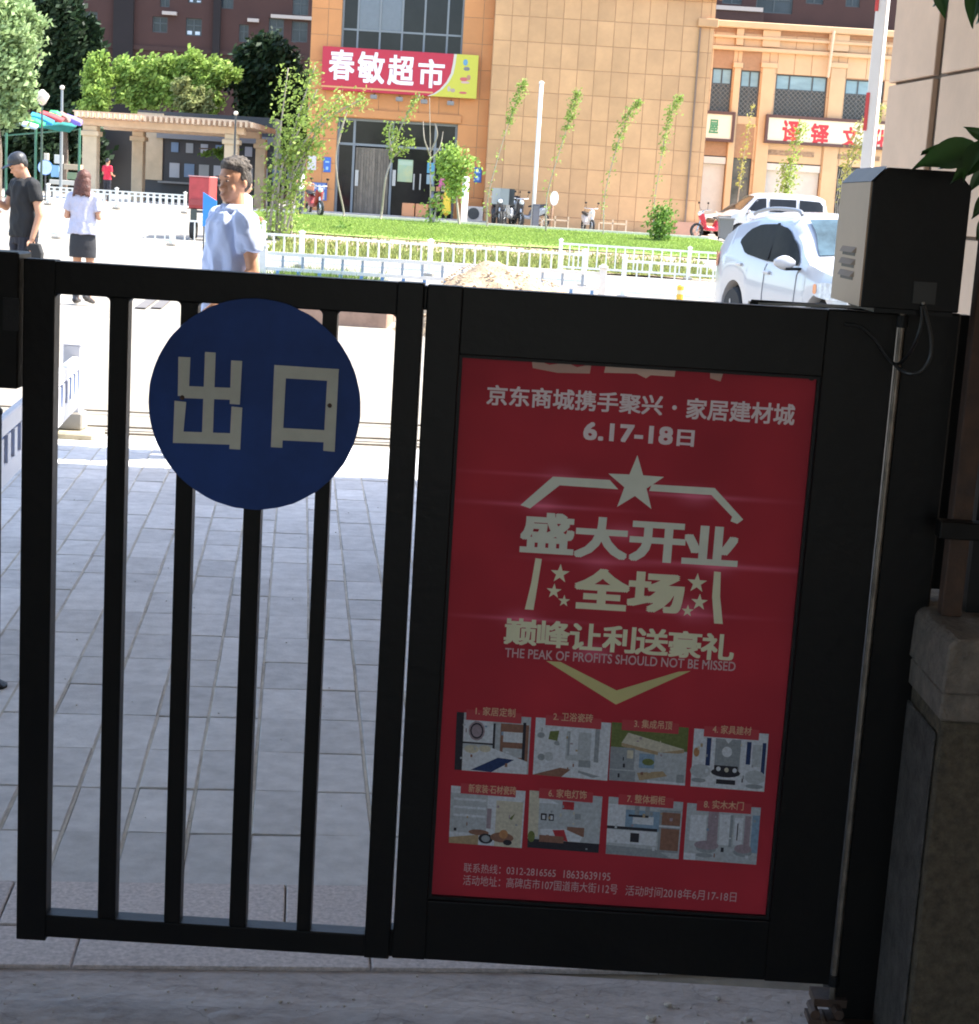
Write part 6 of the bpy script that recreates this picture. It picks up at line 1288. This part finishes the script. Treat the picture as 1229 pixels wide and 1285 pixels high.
# solve position so that the near-side rear wheel stands where it was surveyed
lw = Matrix.Rotation(SUVR, 3, 'Z') @ Vector((-1.86/2+.05, 3.58-4.55/2, 0))
loc = Vector((at(922, 380, 21.4).x, 21.4, 0))-lw
car('parked_car', 'white SUV with silver roof rails nearest behind the drive cabinet', 'car', suv, carw, (loc.x, loc.y, 0), SUVR)
van = dict(L=4.1, W=1.62, wheel=.29, axles=(.55, 3.15), sill=.24, lampz=.72, lampl=.3, mirror=.8,
    top=[(0, .55), (.06, .85), (.35, 1.02), (.55, 1.12), (1.15, 1.68), (1.4, 1.80), (2.5, 1.84), (3.7, 1.82), (3.98, 1.72), (4.1, 1.0)],
    belt=[(0, .70), (.5, .98), (1.2, 1.04), (4.1, 1.06)], glass=None,
    windows=[(.82, 1.55, [(.82, 1.12), (1.55, 1.12)], [(.82, 1.16), (1.2, 1.58), (1.55, 1.62)]), (1.68, 2.75, [(1.68, 1.12), (2.75, 1.12)], [(1.68, 1.60), (2.75, 1.62)]), (2.88, 3.85, [(2.88, 1.12), (3.85, 1.14)], [(2.88, 1.62), (3.7, 1.60), (3.85, 1.45)])],
    screen=(.58, 1.14), rear=(3.99, 4.07), handles=(1.45,), seams=(.78, 1.62, 2.8))
vx_ = at(968, 300, 66).x
car('parked_van', 'white minivan parked behind the red motorcycles near the shops', 'van', van, carw, (vx_, 66.5, PZ), R(-78))
sed = dict(L=4.3, W=1.75, wheel=.31, axles=(.85, 3.4), sill=.2, lampz=.65, lampl=.4, mirror=1.4,
    top=[(0, .55), (.06, .70), (.9, .90), (1.3, .97), (1.95, 1.40), (2.4, 1.46), (3.1, 1.42), (3.7, 1.08), (4.2, 1.02), (4.3, .6)], belt=[(0, .6), (1.2, .88), (4.3, .95)], glass=None,
    windows=[(1.5, 3.4, [(1.5, .96), (3.4, 1.0)], [(1.5, .99), (2.0, 1.28), (2.5, 1.33), (3.0, 1.29), (3.4, 1.04)])], screen=(1.35, 1.93), rear=(3.15, 3.62), handles=(2.3,), seams=(1.4, 2.45))
for k, (u, Y, lbl) in enumerate(((905, 71.5, 'pale car with sloping windscreen behind the minivan, the right one of two'), (886, 72.8, 'pale car partly hidden by the tan wall corner, the left one of two'))):
    car('parked_car', lbl, 'car', sed, carw, (at(u, 280, Y).x+1.5, Y, PZ), R(-72), 'pale cars parked behind the minivan')
# motorcycles and scooters
def scooter(name, label, body, loc, rot, shield=False, sc_=1, group=None, box=None):
    t = thing(name, label, 'motorcycle', (0, 0, 0)); ty = flat('tyre_rubber', (.02, .02, .02), .8); ch_ = mat('chrome', (.5, .5, .5), .25, metal=.8)
    for y in (-.62, .60):
        mb = MB(); mb.lathe((0, y, .27), [(.19, -.04), (.25, -.045), (.27, 0), (.25, .045), (.19, .04), (.19, -.04)], 18, axis='X', cap=False); w_ = build(mb, 'wheel', ty, t)
        mb = MB(); mb.lathe((0, y, .27), [(.03, -.03), (.03, .03)], 8, axis='X')
        for k in range(5): q = 2*math.pi*k/5; mb.bar((0, y, .27), (0, y+.18*math.cos(q), .27+.18*math.sin(q)), .015, .02, up=(1, 0, 0))
        build(mb, 'spokes', ch_, w_)
    mb = MB(); mb.rings([[Vector((a*w_, y, z+b_*h_)) for a, b_ in ((-1, -1), (1, -1), (1.0, .3), (.6, 1), (-.6, 1), (-1.0, .3))] for y, z, w_, h_ in ((-.36, .42, .05, .1), (-.25, .38, .13, .08), (.05, .36, .14, .07), (.15, .48, .14, .17), (.5, .60, .13, .14), (.75, .66, .08, .08))]); build(mb, 'body', body, t, bevel=.02)
    mb = MB(); mb.rings([[Vector((a*w_, y-.08*b_, z+b_*h_)) for a, b_ in ((-1, -1), (1, -1), (1, 1), (-1, 1))] for y, z, w_, h_ in ((-.50, .62, .05, .14), (-.40, .62, .14, .26), (-.34, .60, .13, .24))]); build(mb, 'front_fairing', body, t, bevel=.02)
    mb = MB(); mb.rings([[Vector((a*w_, y, z+b_*h_)) for a, b_ in ((-1, -1), (1, -1), (.8, 1), (-.8, 1))] for y, z, w_, h_ in ((.05, .74, .10, .03), (.35, .77, .14, .05), (.72, .82, .11, .04))]); build(mb, 'seat', flat('seat_black', (.02, .02, .02)), t, bevel=.015)
    mb = MB(); mb.tube([(0, -.62, .27), (0, -.46, .72), (0, -.40, .98)], .03, 6); mb.tube([(-.30, -.30, 1.0), (-.12, -.40, .98), (.12, -.40, .98), (.30, -.30, 1.0)], .018, 6); build(mb, 'handlebar', ch_, t)
    mb = MB(); mb.ell((0, -.54, .86), (.09, .07, .08), 6); build(mb, 'headlight', mat('lamp_glass', (.55, .58, .60), .12), t)
    for s_ in (-1, 1): mb = MB(); mb.tube([(s_*.22, -.38, 1.0), (s_*.28, -.42, 1.18)], .008, 5); mb.ell((s_*.28, -.42, 1.22), (.06, .015, .04), 6); build(mb, 'mirror', blackm, t)
    if shield: mb = MB(); mb.rings([[Vector((a*.30, -.50-.04*abs(a), z)) for a in (-1, -.5, 0, .5, 1)]+[Vector((a*.30, -.49-.04*abs(a), z)) for a in (1, .5, 0, -.5, -1)] for z in (.75, 1.0, 1.3)]); build(mb, 'leg_cover', shield, t)
    if box: mb = MB(); mb.box(-.2, .2, .68, 1.0, .80, 1.08); build(mb, 'top_box', box, t, bevel=.03)
    t.location = loc; t.rotation_euler = (0, 0, rot); t.scale = (sc_,)*3
    if group: t['group'] = group
    return t
def gat(u, Y): return (at(u, 280, Y).x, Y, gz(Y))
dkp, slv, redp = flat('scooter_black', (.03, .03, .035), .3), mat('scooter_silver', (.30, .31, .32), .3, metal=.4), flat('scooter_red', (.50, .02, .04), .3)
for k, (u, a, m_, sh, lbl, bx_) in enumerate(((623, 10, dkp, flat('cover_grey', (.22, .24, .25)), 'black scooter with grey leg cover, leftmost of the row by the tan wall', None), (637, -12, slv, flat('cover_black', (.05, .055, .06)), 'silver scooter with black windshield, second in the row by the tan wall', blackm), (648, 15, dkp, None, 'dark scooter with bare handlebar, third in the row by the tan wall', None), (661, -70, slv, None, 'silver motorcycle turned sideways beside the white pole', None))):
    scooter('scooter', lbl, m_, gat(u, 63.2+.3*k), R(a), sh, 1.05, 'motorcycles parked by the tan wall', bx_)
scooter('child_scooter', 'small white and brown scooter alone before the tan wall', mat('scooter_white', (.55, .48, .44), .4), gat(738, 63), R(15), None, .85)
scooter('motorcycle', 'red motorcycle standing at the right end of the lawn beside the dark wheeled bin', redp, gat(894, 62.6), R(-62), None, 1.05)
t = thing('wheeled_bin', 'dark grey wheeled bin before the front of the minivan', 'bin', gat(911, 61.6)); x, y, z = gat(911, 61.6)
mb = MB(); mb.rings([[Vector((x+a*w_, y+b_*w_, z+h_)) for a, b_ in ((-1, -1), (1, -1), (1, 1), (-1, 1))] for w_, h_ in ((.20, .06), (.27, .75), (.29, .76))]); build(mb, 'tub', flat('bin_grey', (.13, .13, .13)), t, bevel=.02); mb = MB(); mb.box(x-.30, x+.30, y-.30, y+.30, z+.761, z+.82); build(mb, 'lid', flat('bin_lid', (.16, .16, .16)), t, bevel=.02)
for s_ in (-1, 1): mb = MB(); mb.lathe((x+s_*.22, y, z+.07), [(.02, -.02), (.07, -.02), (.07, .02), (.02, .02)], 10, axis='X'); build(mb, 'wheel', flat('tyre_rubber', (.02, .02, .02)), t)
# cargo tricycle with blue sheet behind the man
t = thing('cargo_tricycle', 'red cargo tricycle with a blue board behind the man in the blue shirt', 'tricycle', gat(250, 47)); redc2 = mat('tricycle_red', (.40, .05, .05), .6, var=.2, scale=3)
YT = 47
pb(t, 'cargo_box', redc2, 237, 263, 222, 262, YT, 1.2, .02); pb(t, 'cab_rim', flat('rim_pink', (.60, .30, .28)), 236.5, 263.5, 220.4, 221.8, YT-.02, 1.24, 0); pb(t, 'tail_board', flat('tail_red2', (.28, .04, .04)), 238, 262, 250, 258, YT-.05, .04, 0); pb(t, 'bumper', darkg, 240, 262, 264, 267, YT-.04, .2, 0)
for u in (243, 262):
    a = at(u, 270, YT+.2); mb = MB(); mb.lathe((a.x, YT+.25, gz(YT)+.27), [(.12, -.08), (.25, -.08), (.27, 0), (.25, .08), (.12, .08)], 16, axis='X'); build(mb, 'wheel', flat('tyre_rubber', (.02, .02, .02)), t)
for u in (243, 261): pb(t, 'mudflap', flat('flap_dark', (.05, .06, .05)), u-4, u+4, 262, 276, YT-.06, .03, 0)
mb = MB(); a = [at(255, 241, 40), at(272, 252, 40), at(271, 282, 40), at(254, 284, 40)]; mb.add([p for p in a]+[p+Vector((0, .05, 0)) for p in a], [(0, 1, 2, 3), (7, 6, 5, 4), (0, 4, 5, 1), (1, 5, 6, 2), (2, 6, 7, 3), (3, 7, 4, 0)])
bb = thing('blue_board', 'bright blue board standing between the tricycle and the man', 'board', (at(262, 284, 40).x, 40, 0)); build(mb, 'board', flat('board_bright', (.03, .22, .55)), bb)
mb = MB(); 
for u in (256, 269): p = at(u, 280, 40.06); mb.bar((p.x, 40.08, 0), (p.x, 40.08, at(u, 262, 40).z), .03, .03, up=(0, 1, 0))
build(mb, 'leg', darkg, bb)
# red motor tricycle at the left pillar of the shop
scooter('motorcycle', 'red delivery motorcycle parked before the left shop pillar', flat('moto_red', (.30, .03, .03)), gat(394, 60.4), R(25), None, 1.05, None, flat('box_rust', (.40, .16, .08)))

# ================================================================== people
skinm = mat('skin', (.50, .26, .16), .55, var=.12, scale=7); skinr = mat('skin_tanned', (.52, .26, .15), .55, var=.14, scale=7)
def cloth(name, col, var=.12, bump=.6, bs=9):
    return mat(name, col, .85, var=var, scale=5, bump=bump, bscale=bs)
def limb(mb, *js, n=12):
    for (p, a), (q, b_) in zip(js, js[1:]):
        mb.tube([p, q], [a, b_], n); mb.ell(p, (a, a, a), 8); mb.ell(q, (b_, b_, b_), 8)
def loft(mb, rows, n=20):
    """rows: (z, cx, cy, half width, half depth)"""
    mb.rings([[Vector((cx+a*math.cos(t), cy+b_*math.sin(t), z)) for t in [2*math.pi*k/n for k in range(n)]] for z, cx, cy, a, b_ in rows])
def hand(mb, w_, d_, side, s_=1.0, curl=.5):
    """w_ wrist point, d_ direction of the hand, side = vector across the palm"""
    w_ = Vector(w_); d_ = Vector(d_).normalized(); sd = Vector(side); sd = (sd-d_*sd.dot(d_)).normalized(); nm = d_.cross(sd)
    pc = w_+d_*.05*s_
    mb.ell(pc, (1, 1, 1), 8, M=Matrix((sd*.042*s_, nm*.017*s_, d_*.052*s_)).transposed())
    for i, (o, l_) in enumerate(((-.030, .062), (-.010, .074), (.010, .070), (.029, .056))):
        a = w_+d_*.088*s_+sd*o*s_; b_ = a+(d_*math.cos(curl)+nm*math.sin(curl))*l_*.5*s_; c_ = b_+(d_*math.cos(curl*2.2)+nm*math.sin(curl*2.2))*l_*.5*s_
        limb(mb, (a-d_*.02, .0095*s_), (b_, .0088*s_), (c_, .0075*s_), n=7)
    a = w_+d_*.03*s_-sd*.035*s_; b_ = a+(d_*.8-sd*.6+nm*.3).normalized()*.035*s_; c_ = b_+(d_*.95+nm*.4).normalized()*.03*s_
    limb(mb, (a, .012*s_), (b_, .0105*s_), (c_, .0085*s_), n=7)
def person(label, loc, rot, J, cl, skin, H=1.70, bulk=1.0, hs=1.0, vox=.009, head=(0, 0), hair=None, cap=None, female=False, group=None, detail=True):
    """facing -Y before rotation. J: joints; head: (turn, nod)"""
    t = thing('person', label, 'person', (0, 0, 0)); k = H/1.70
    hy, nod = head; HM = Matrix.Rotation(hy, 3, 'Z') @ Matrix.Rotation(nod, 3, 'X'); nk = Vector(J.get('neck', (0, .01, 1.45)))
    def hp(x, y, z): return nk+HM @ (Vector((x, y, z))*hs)
    def HMM(sx_, sy_, sz_): return HM
    mb = MB(); f_ = .92 if female else 1
    # head
    mb.ell(hp(0, .005, .165), (.074*f_, .092*f_, .105), 14, M=HM); mb.ell(hp(0, -.018, .095), (.055*f_, .066, .062), 12, M=HM); mb.ell(hp(0, -.052, .055), (.030, .030, .024), 10, M=HM)
    mb.rings([[hp(x, y, z) for x, y, z in r_] for r_ in ([(-.012, -.078, .155), (.012, -.078, .155), (.010, -.06, .160), (-.010, -.06, .160)], [(-.020, -.094, .105), (.020, -.094, .105), (.020, -.06, .095), (-.020, -.06, .095)][:4])])
    mb.ell(hp(0, -.094, .112), (.014, .014, .012), 8, M=HM); mb.ell(hp(0, -.078, .170), (.052, .015, .011), 8, M=HM)
    mb.ell(hp(0, -.080, .078), (.025, .011, .0065), 8, M=HM); mb.ell(hp(0, -.078, .066), (.021, .012, .0075), 8, M=HM)
    for s_ in (-1, 1): mb.ell(hp(s_*.074*f_, .012, .135), (.010, .018, .032), 8, M=HM); mb.ell(hp(s_*.038, -.050, .108), (.022, .018, .024), 8, M=HM)
    limb(mb, (hp(0, .012, .09), .052*f_), (nk+Vector((0, .012, -.03)), .060*f_))
    # torso and limbs
    sw, hw_ = (.185*f_, .155)
    loft(mb, [(.86, 0, 0, hw_, .10), (.98, 0, 0, hw_-.01, .10), (1.10, 0, 0, .135*f_, .095), (1.25, 0, 0, .155*f_, .105), (1.36, 0, .005, .16*f_, .10), (1.43, 0, .01, .11, .075)])
    for s_ in ('l', 'r'):
        sh, el, wr = [Vector(q) for q in J['arm_'+s_]]; limb(mb, (sh, .050*f_), (el, .038*f_), (wr, .026*f_)); limb(mb, ((sh.x*.5, .01, sh.z+.01), .05), (sh, .050*f_))
        hd = J.get('hand_'+s_, (wr-el)); hand(mb, wr, hd, J.get('palm_'+s_, (0, 1, 0)), .95*f_, J.get('curl_'+s_, .45))
        hi, kn, an = [Vector(q) for q in J['leg_'+s_]]; limb(mb, (hi, .082*f_), (kn, .055*f_), (an, .038*f_)); fd = Vector(J.get('foot_'+s_, (0, -1, 0))); limb(mb, (an+Vector((0, 0, -.03)), .035), (an+fd*.13+Vector((0, 0, -.055)), .028))
    b_ = build(mb, 'body', skin, t, vox=vox, smth=3)
    sh_ = cl['shirt']; mb = MB(); g = .020
    zb_ = cl.get('hem', .88); fl = cl.get('flare', 0)
    loft(mb, [(zb_, 0, 0, hw_+g+.012+fl, (.118+g*.6+fl*.5)*bulk), (1.0, 0, -.004, hw_+g+fl*.5, (.112+g*.6+fl*.4)*bulk), (1.12, 0, -.004, .148*f_+g+fl*.3, (.108+g*.5+fl*.2)*bulk), (1.27, 0, 0, .165*f_+g*.8, (.112+g*.5)*bulk), (1.37, 0, .005, .170*f_+g*.8, (.112+g*.4)*bulk), (1.42, 0, .008, .135, .096), (1.436, 0, .012, .085*f_, .072)], 28)
    for s_ in ('l', 'r'):
        sh, el, wr = [Vector(q) for q in J['arm_'+s_]]; e_ = sh.lerp(el, cl.get('sleeve', .75)); sl_ = cl.get('sleeve_r', .064)*f_
        limb(mb, ((sh.x*.55, .01, sh.z+.012), .068), (sh+Vector((0, 0, -.002)), sl_)); mb.tube([sh, sh.lerp(e_, .5), e_], [sl_, sl_*.98, sl_*1.02], 14)
    build(mb, 'shirt', sh_, t, vox=vox, smth=2, fold=(.017 if cl.get('collar') else .011) if vox < .012 else .006, ff=8)
    if cl.get('collar'):
        for s_ in (-1, 1):
            mb = MB(); ring = [nk+Vector((s_*.070*math.cos(a), .012-.072*math.sin(a), -.022)) for a in [j*math.pi/10-.7 for j in range(12)]]; ring = [q for q in ring]
            vs = [q+Vector((0, 0, .040)) for q in ring]+[q+Vector((s_*.040, -.020, -.004)) for q in ring]+[q+Vector((s_*.010, -.005, .048)) for q in ring]+[q+Vector((s_*.052, -.030, -.008)) for q in ring]
            n_ = len(ring); fs = [(i, i+1, n_+i+1, n_+i) for i in range(n_-1)]+[(2*n_+i, 3*n_+i, 3*n_+i+1, 2*n_+i+1) for i in range(n_-1)]+[(i, 2*n_+i, 2*n_+i+1, i+1) for i in range(n_-1)]+[(n_+i, n_+i+1, 3*n_+i+1, 3*n_+i) for i in range(n_-1)]
            mb.add(vs, fs); build(mb, 'collar', sh_, t, smooth=True)
    if 'trousers' in cl:
        mb = MB(); loft(mb, [(.80, 0, 0, hw_+.012, .108), (.90, 0, 0, hw_+.016, .112), (zb_+.06, 0, 0, hw_+.012, .108)])
        for s_ in ('l', 'r'):
            hi, kn, an = [Vector(q) for q in J['leg_'+s_]]; limb(mb, (hi, .096), (kn, .072)); mb.tube([kn, kn.lerp(an, .5), an+Vector((0, 0, -.02))], [.072, .066, .064], 12)
        build(mb, 'trousers', cl['trousers'], t, vox=vox, smth=2, fold=.010, ff=9)
    if 'skirt' in cl:
        mb = MB(); loft(mb, [(.60, 0, 0, .175, .125), (.72, 0, 0, .178, .130), (.86, 0, 0, .168, .125), (.98, 0, 0, .14, .10)], 26); build(mb, 'skirt', cl['skirt'], t, smooth=False); smoothed(bpy.data.objects[-1] if False else [q for q in bpy.data.objects if q.parent == t and q.name.startswith('skirt')][0], 50)
    for s_ in ('l', 'r'):
        hi, kn, an = [Vector(q) for q in J['leg_'+s_]]; fd = Vector(J.get('foot_'+s_, (0, -1, 0))).normalized(); mb = MB(); a0 = an+Vector((0, 0, -.065))
        limb(mb, (a0-fd*.05+Vector((0, 0, .012)), .036), (a0+fd*.06, .040), (a0+fd*.15+Vector((0, 0, -.006)), .028))
        if cl.get('boots'): limb(mb, (an+Vector((0, 0, .07)), .050), (a0, .042))
        build(mb, 'shoe', cl['shoes'], t, vox=vox, smth=2)
    if hair is not None:
        mb = MB(); mh = cl.get('hairm'); 
        if hair == 'short':
            q5 = HM @ Matrix.Rotation(R(-16), 3, 'X')
            if cap is None: mb.ell(hp(0, .014, .216), (.076*hs, .090*hs, .056*hs), 14, M=q5); mb.ell(hp(.015, -.055, .232), (.045, .03, .025), 8, M=q5)
            mb.ell(hp(0, .048, .160), (.074*hs, .054*hs, .078*hs), 12, M=HM)
            for s_ in (-1, 1): mb.ell(hp(s_*.068, .022, .172), (.013, .040, .040), 8, M=HM)
            for _ in range(0 if cap else 60): a = random.uniform(-1.2, 4.3); e_ = random.uniform(.3, 1.4); mb.ell(hp(.076*math.cos(a)*math.cos(e_), .028+.084*math.sin(a)*math.cos(e_), .19+.088*math.sin(e_)), (.012, .012, .010), 5, M=HM)
        elif hair == 'long':
            mb.ell(hp(0, .022, .178), (.092, .098, .100), 14, M=HM); mb.ell(hp(0, .055, .10), (.105, .065, .11), 12, M=HM); mb.ell(hp(-.01, .075, .02), (.105, .050, .10), 12, M=HM)
            for i in range(16): a = math.pi*i/15; limb(mb, (hp(.09*math.cos(a), .05+.05*math.sin(a), .12), .018), (hp(.11*math.cos(a), .07+.05*math.sin(a), -.05-.04*random.random()), .010), n=6)
        build(mb, 'hair', mh, t, vox=vox*.8, smth=1, fold=.0032, ff=45)
    if cap:
        mb = MB(); mb.ell(hp(0, .012, .195), (.085, .100, .080), 14, M=HM); mb.rings([[hp(x*w_, y, .185+z) for x, z in ((-1, 0), (0, .012), (1, 0), (1, -.008), (0, .004), (-1, -.008))] for w_, y in ((.070, -.06), (.068, -.12), (.040, -.165))]); build(mb, 'cap', cap, t, vox=vox*.7, smth=1)
    if detail:
        for s_ in (-1, 1):
            mb = MB(); mb.ell(hp(s_*.031, -.076, .148), (.012, .008, .0055), 8, M=HM); e_ = build(mb, 'eye', flat('eye_white', (.26, .19, .15), .4), t, smooth=True)
            mb = MB(); mb.ell(hp(s_*.031, -.0815, .147), (.006, .004, .006), 6, M=HM); build(mb, 'iris', flat('iris', (.02, .012, .01), .2), e_)
            mb = MB(); mb.ell(hp(s_*.033, -.084, .170), (.024, .006, .0045), 6, M=HM); build(mb, 'eyebrow', cl.get('hairm') or blackm, t)
        mb = MB(); mb.ell(hp(0, -.0885, .0725), (.021, .004, .0022), 6, M=HM); build(mb, 'mouth', flat('lip', (.22, .06, .05)), t)
    t.location = loc; t.rotation_euler = (0, 0, rot); t.scale = (k, k, k); return t
# the man in the pale blue shirt
greyhair = mat('hair_grey', (.075, .062, .052), .8, var=.8, scale=40, bump=.4, bscale=90)
J = dict(arm_l=((.195, .01, 1.385), (.235, .05, 1.11), (.245, -.13, .945)), arm_r=((-.195, .01, 1.385), (-.21, .04, 1.10), (-.19, -.12, .90)), leg_l=((.09, 0, .86), (.10, -.03, .48), (.09, .0, .09)), leg_r=((-.09, 0, .86), (-.09, .02, .48), (-.07, .05, .10)), hand_l=(0, -.7, -.7), palm_l=(0, -1, .3))
bs_ = mat('shirt_blue', (.50, .57, .78), .85, var=.06, scale=3, bump=.9, bscale=7)
mloc = at(287, 632, 8.5)
mman = person('man in a pale blue short-sleeved shirt looking over behind the round exit sign', (at(290, 300, 9.95).x, 9.95, 0), R(-60), J, dict(shirt=bs_, trousers=cloth('trousers_dark', (.03, .03, .04)), shoes=flat('shoe_black', (.02, .02, .02)), hairm=greyhair, collar=True, sleeve=.62, sleeve_r=.071, hem=.84, flare=.045), skinr, 1.70, 1.12, 1.07, .008, (R(22), R(2)), 'short')
# woman seen from behind
J = dict(arm_l=((.165, .01, 1.37), (.215, .02, 1.12), (.10, -.20, 1.14)), arm_r=((-.165, .01, 1.37), (-.215, .02, 1.12), (-.08, -.20, 1.16)), hand_l=(-.5, -.8, .2), hand_r=(.5, -.8, .2), leg_l=((.08, 0, .86), (.085, -.05, .49), (.075, .02, .10)), leg_r=((-.08, 0, .86), (-.10, -.02, .49), (-.11, .13, .14)), foot_r=(-.3, -1, -.3))
red_h = mat('hair_auburn', (.085, .026, .014), .6, var=.5, scale=30, bump=.3, bscale=60)
person('woman seen from behind in white blouse and short black skirt', (at(104, 300, 21.5).x, 21.5, 0), R(176), J, dict(shirt=cloth('blouse_white', (.47, .46, .56), .08, 1.0, 12), skirt=cloth('skirt_black', (.025, .025, .028)), shoes=flat('boot_grey', (.05, .045, .045)), hairm=red_h, boots=True, sleeve=.7, hem=.90, flare=.02), skinm, 1.63, 1, 1, .010, (0, R(8)), 'long', female=True, detail=False)
# young man in black
J = dict(arm_l=((.185, .01, 1.385), (.235, .05, 1.10), (.22, -.02, .86)), arm_r=((-.185, .01, 1.385), (-.24, -.08, 1.15), (-.20, -.34, 1.27)), hand_l=(0, -.1, -1), hand_r=(.1, -.7, .7), palm_r=(1, 0, 0), leg_l=((.09, 0, .86), (.10, -.05, .48), (.10, .06, .09)), leg_r=((-.09, 0, .86), (-.11, -.04, .48), (-.12, -.02, .09)))
bman = person('young man in black cap and black t-shirt looking down at his phone', (at(30, 290, 18.2).x, 18.2, 0), R(-48), J, dict(shirt=cloth('tshirt_black', (.011, .011, .012), bump=.5), trousers=cloth('trousers_black', (.014, .014, .022)), shoes=flat('shoe_black', (.02, .02, .02)), hairm=flat('hair_black', (.02, .018, .016)), sleeve=.55, hem=.87), skinm, 1.78, 1, 1, .009, (R(-14), R(30)), 'short', flat('cap_black', (.03, .03, .032)))
Mh = root_inv(bman).inverted() @ Matrix.Diagonal((1.78/1.7,)*3+(1,))
p = Mh @ Vector((-.19, -.42, 1.36)); ph_ = thing('phone', 'pale mobile phone held up by the young man in black', 'phone', tuple(p)); mb = MB(); mb.box(p.x-.04, p.x+.04, p.y-.006, p.y+.006, p.z-.07, p.z+.07, ); build(mb, 'casing', flat('phone_case', (.35, .33, .32), .3), ph_, bevel=.004); mb = MB(); mb.box(p.x-.035, p.x+.035, p.y+.0065, p.y+.008, p.z-.06, p.z+.06); build(mb, 'screen', glassd, ph_)
p = Mh @ Vector((.245, .0, .72)); bg_ = thing('hand_bag', 'black slim bag hanging from the hand of the young man in black', 'bag', tuple(p)); mb = MB(); loftp = [[p+Vector((a*w_, b_*.05, h_)) for a, b_ in ((-1, -1), (1, -1), (1, 1), (-1, 1))] for w_, h_ in ((.03, -.20), (.07, -.15), (.085, .0), (.05, .10))]; mb.rings(loftp); build(mb, 'pouch', cloth('bag_black', (.02, .02, .02)), bg_, bevel=.01); mb = MB(); mb.tube([p+Vector((-.02, 0, .09)), p+Vector((0, 0, .14)), p+Vector((.02, 0, .09))], .006, 6); build(mb, 'strap', blackm, bg_)
# small figures further off
def far(label, u, Y, rot, shirt, trs, H=1.68, dz=0):
    J = dict(arm_l=((.185, .01, 1.385), (.22, .0, 1.12), (.16, -.20, 1.05)), arm_r=((-.185, .01, 1.385), (-.22, .0, 1.12), (-.16, -.20, 1.05)), leg_l=((.09, 0, .86), (.10, -.03, .48), (.10, .03, .09)), leg_r=((-.09, 0, .86), (-.10, 0, .48), (-.11, .03, .09)))
    return person(label, (at(u, 260, Y).x, Y, gz(Y)+dz), rot, J, dict(shirt=shirt, trousers=trs, shoes=flat('shoe_black', (.02, .02, .02)), hairm=flat('hair_black', (.02, .018, .016)), sleeve=.7), skinm, H, 1, 1, .016, (0, R(10)), 'short', detail=False)
far('distant person in a red jacket standing under the pergola', 134, 63.5, R(150), cloth('jacket_red', (.55, .02, .05)), cloth('trousers_black', (.014, .014, .022)), 1.55)
far('distant person in a white shirt beside the red delivery motorcycle', 376, 58.6, R(60), cloth('shirt_white', (.75, .72, .72)), cloth('trousers_grey', (.10, .10, .11)), 1.72)
far('person in a white shirt mostly hidden behind the blue-shirted man', 308, 30.0, R(100), cloth('shirt_white', (.75, .72, .72)), cloth('trousers_grey', (.10, .10, .11)), 1.68)
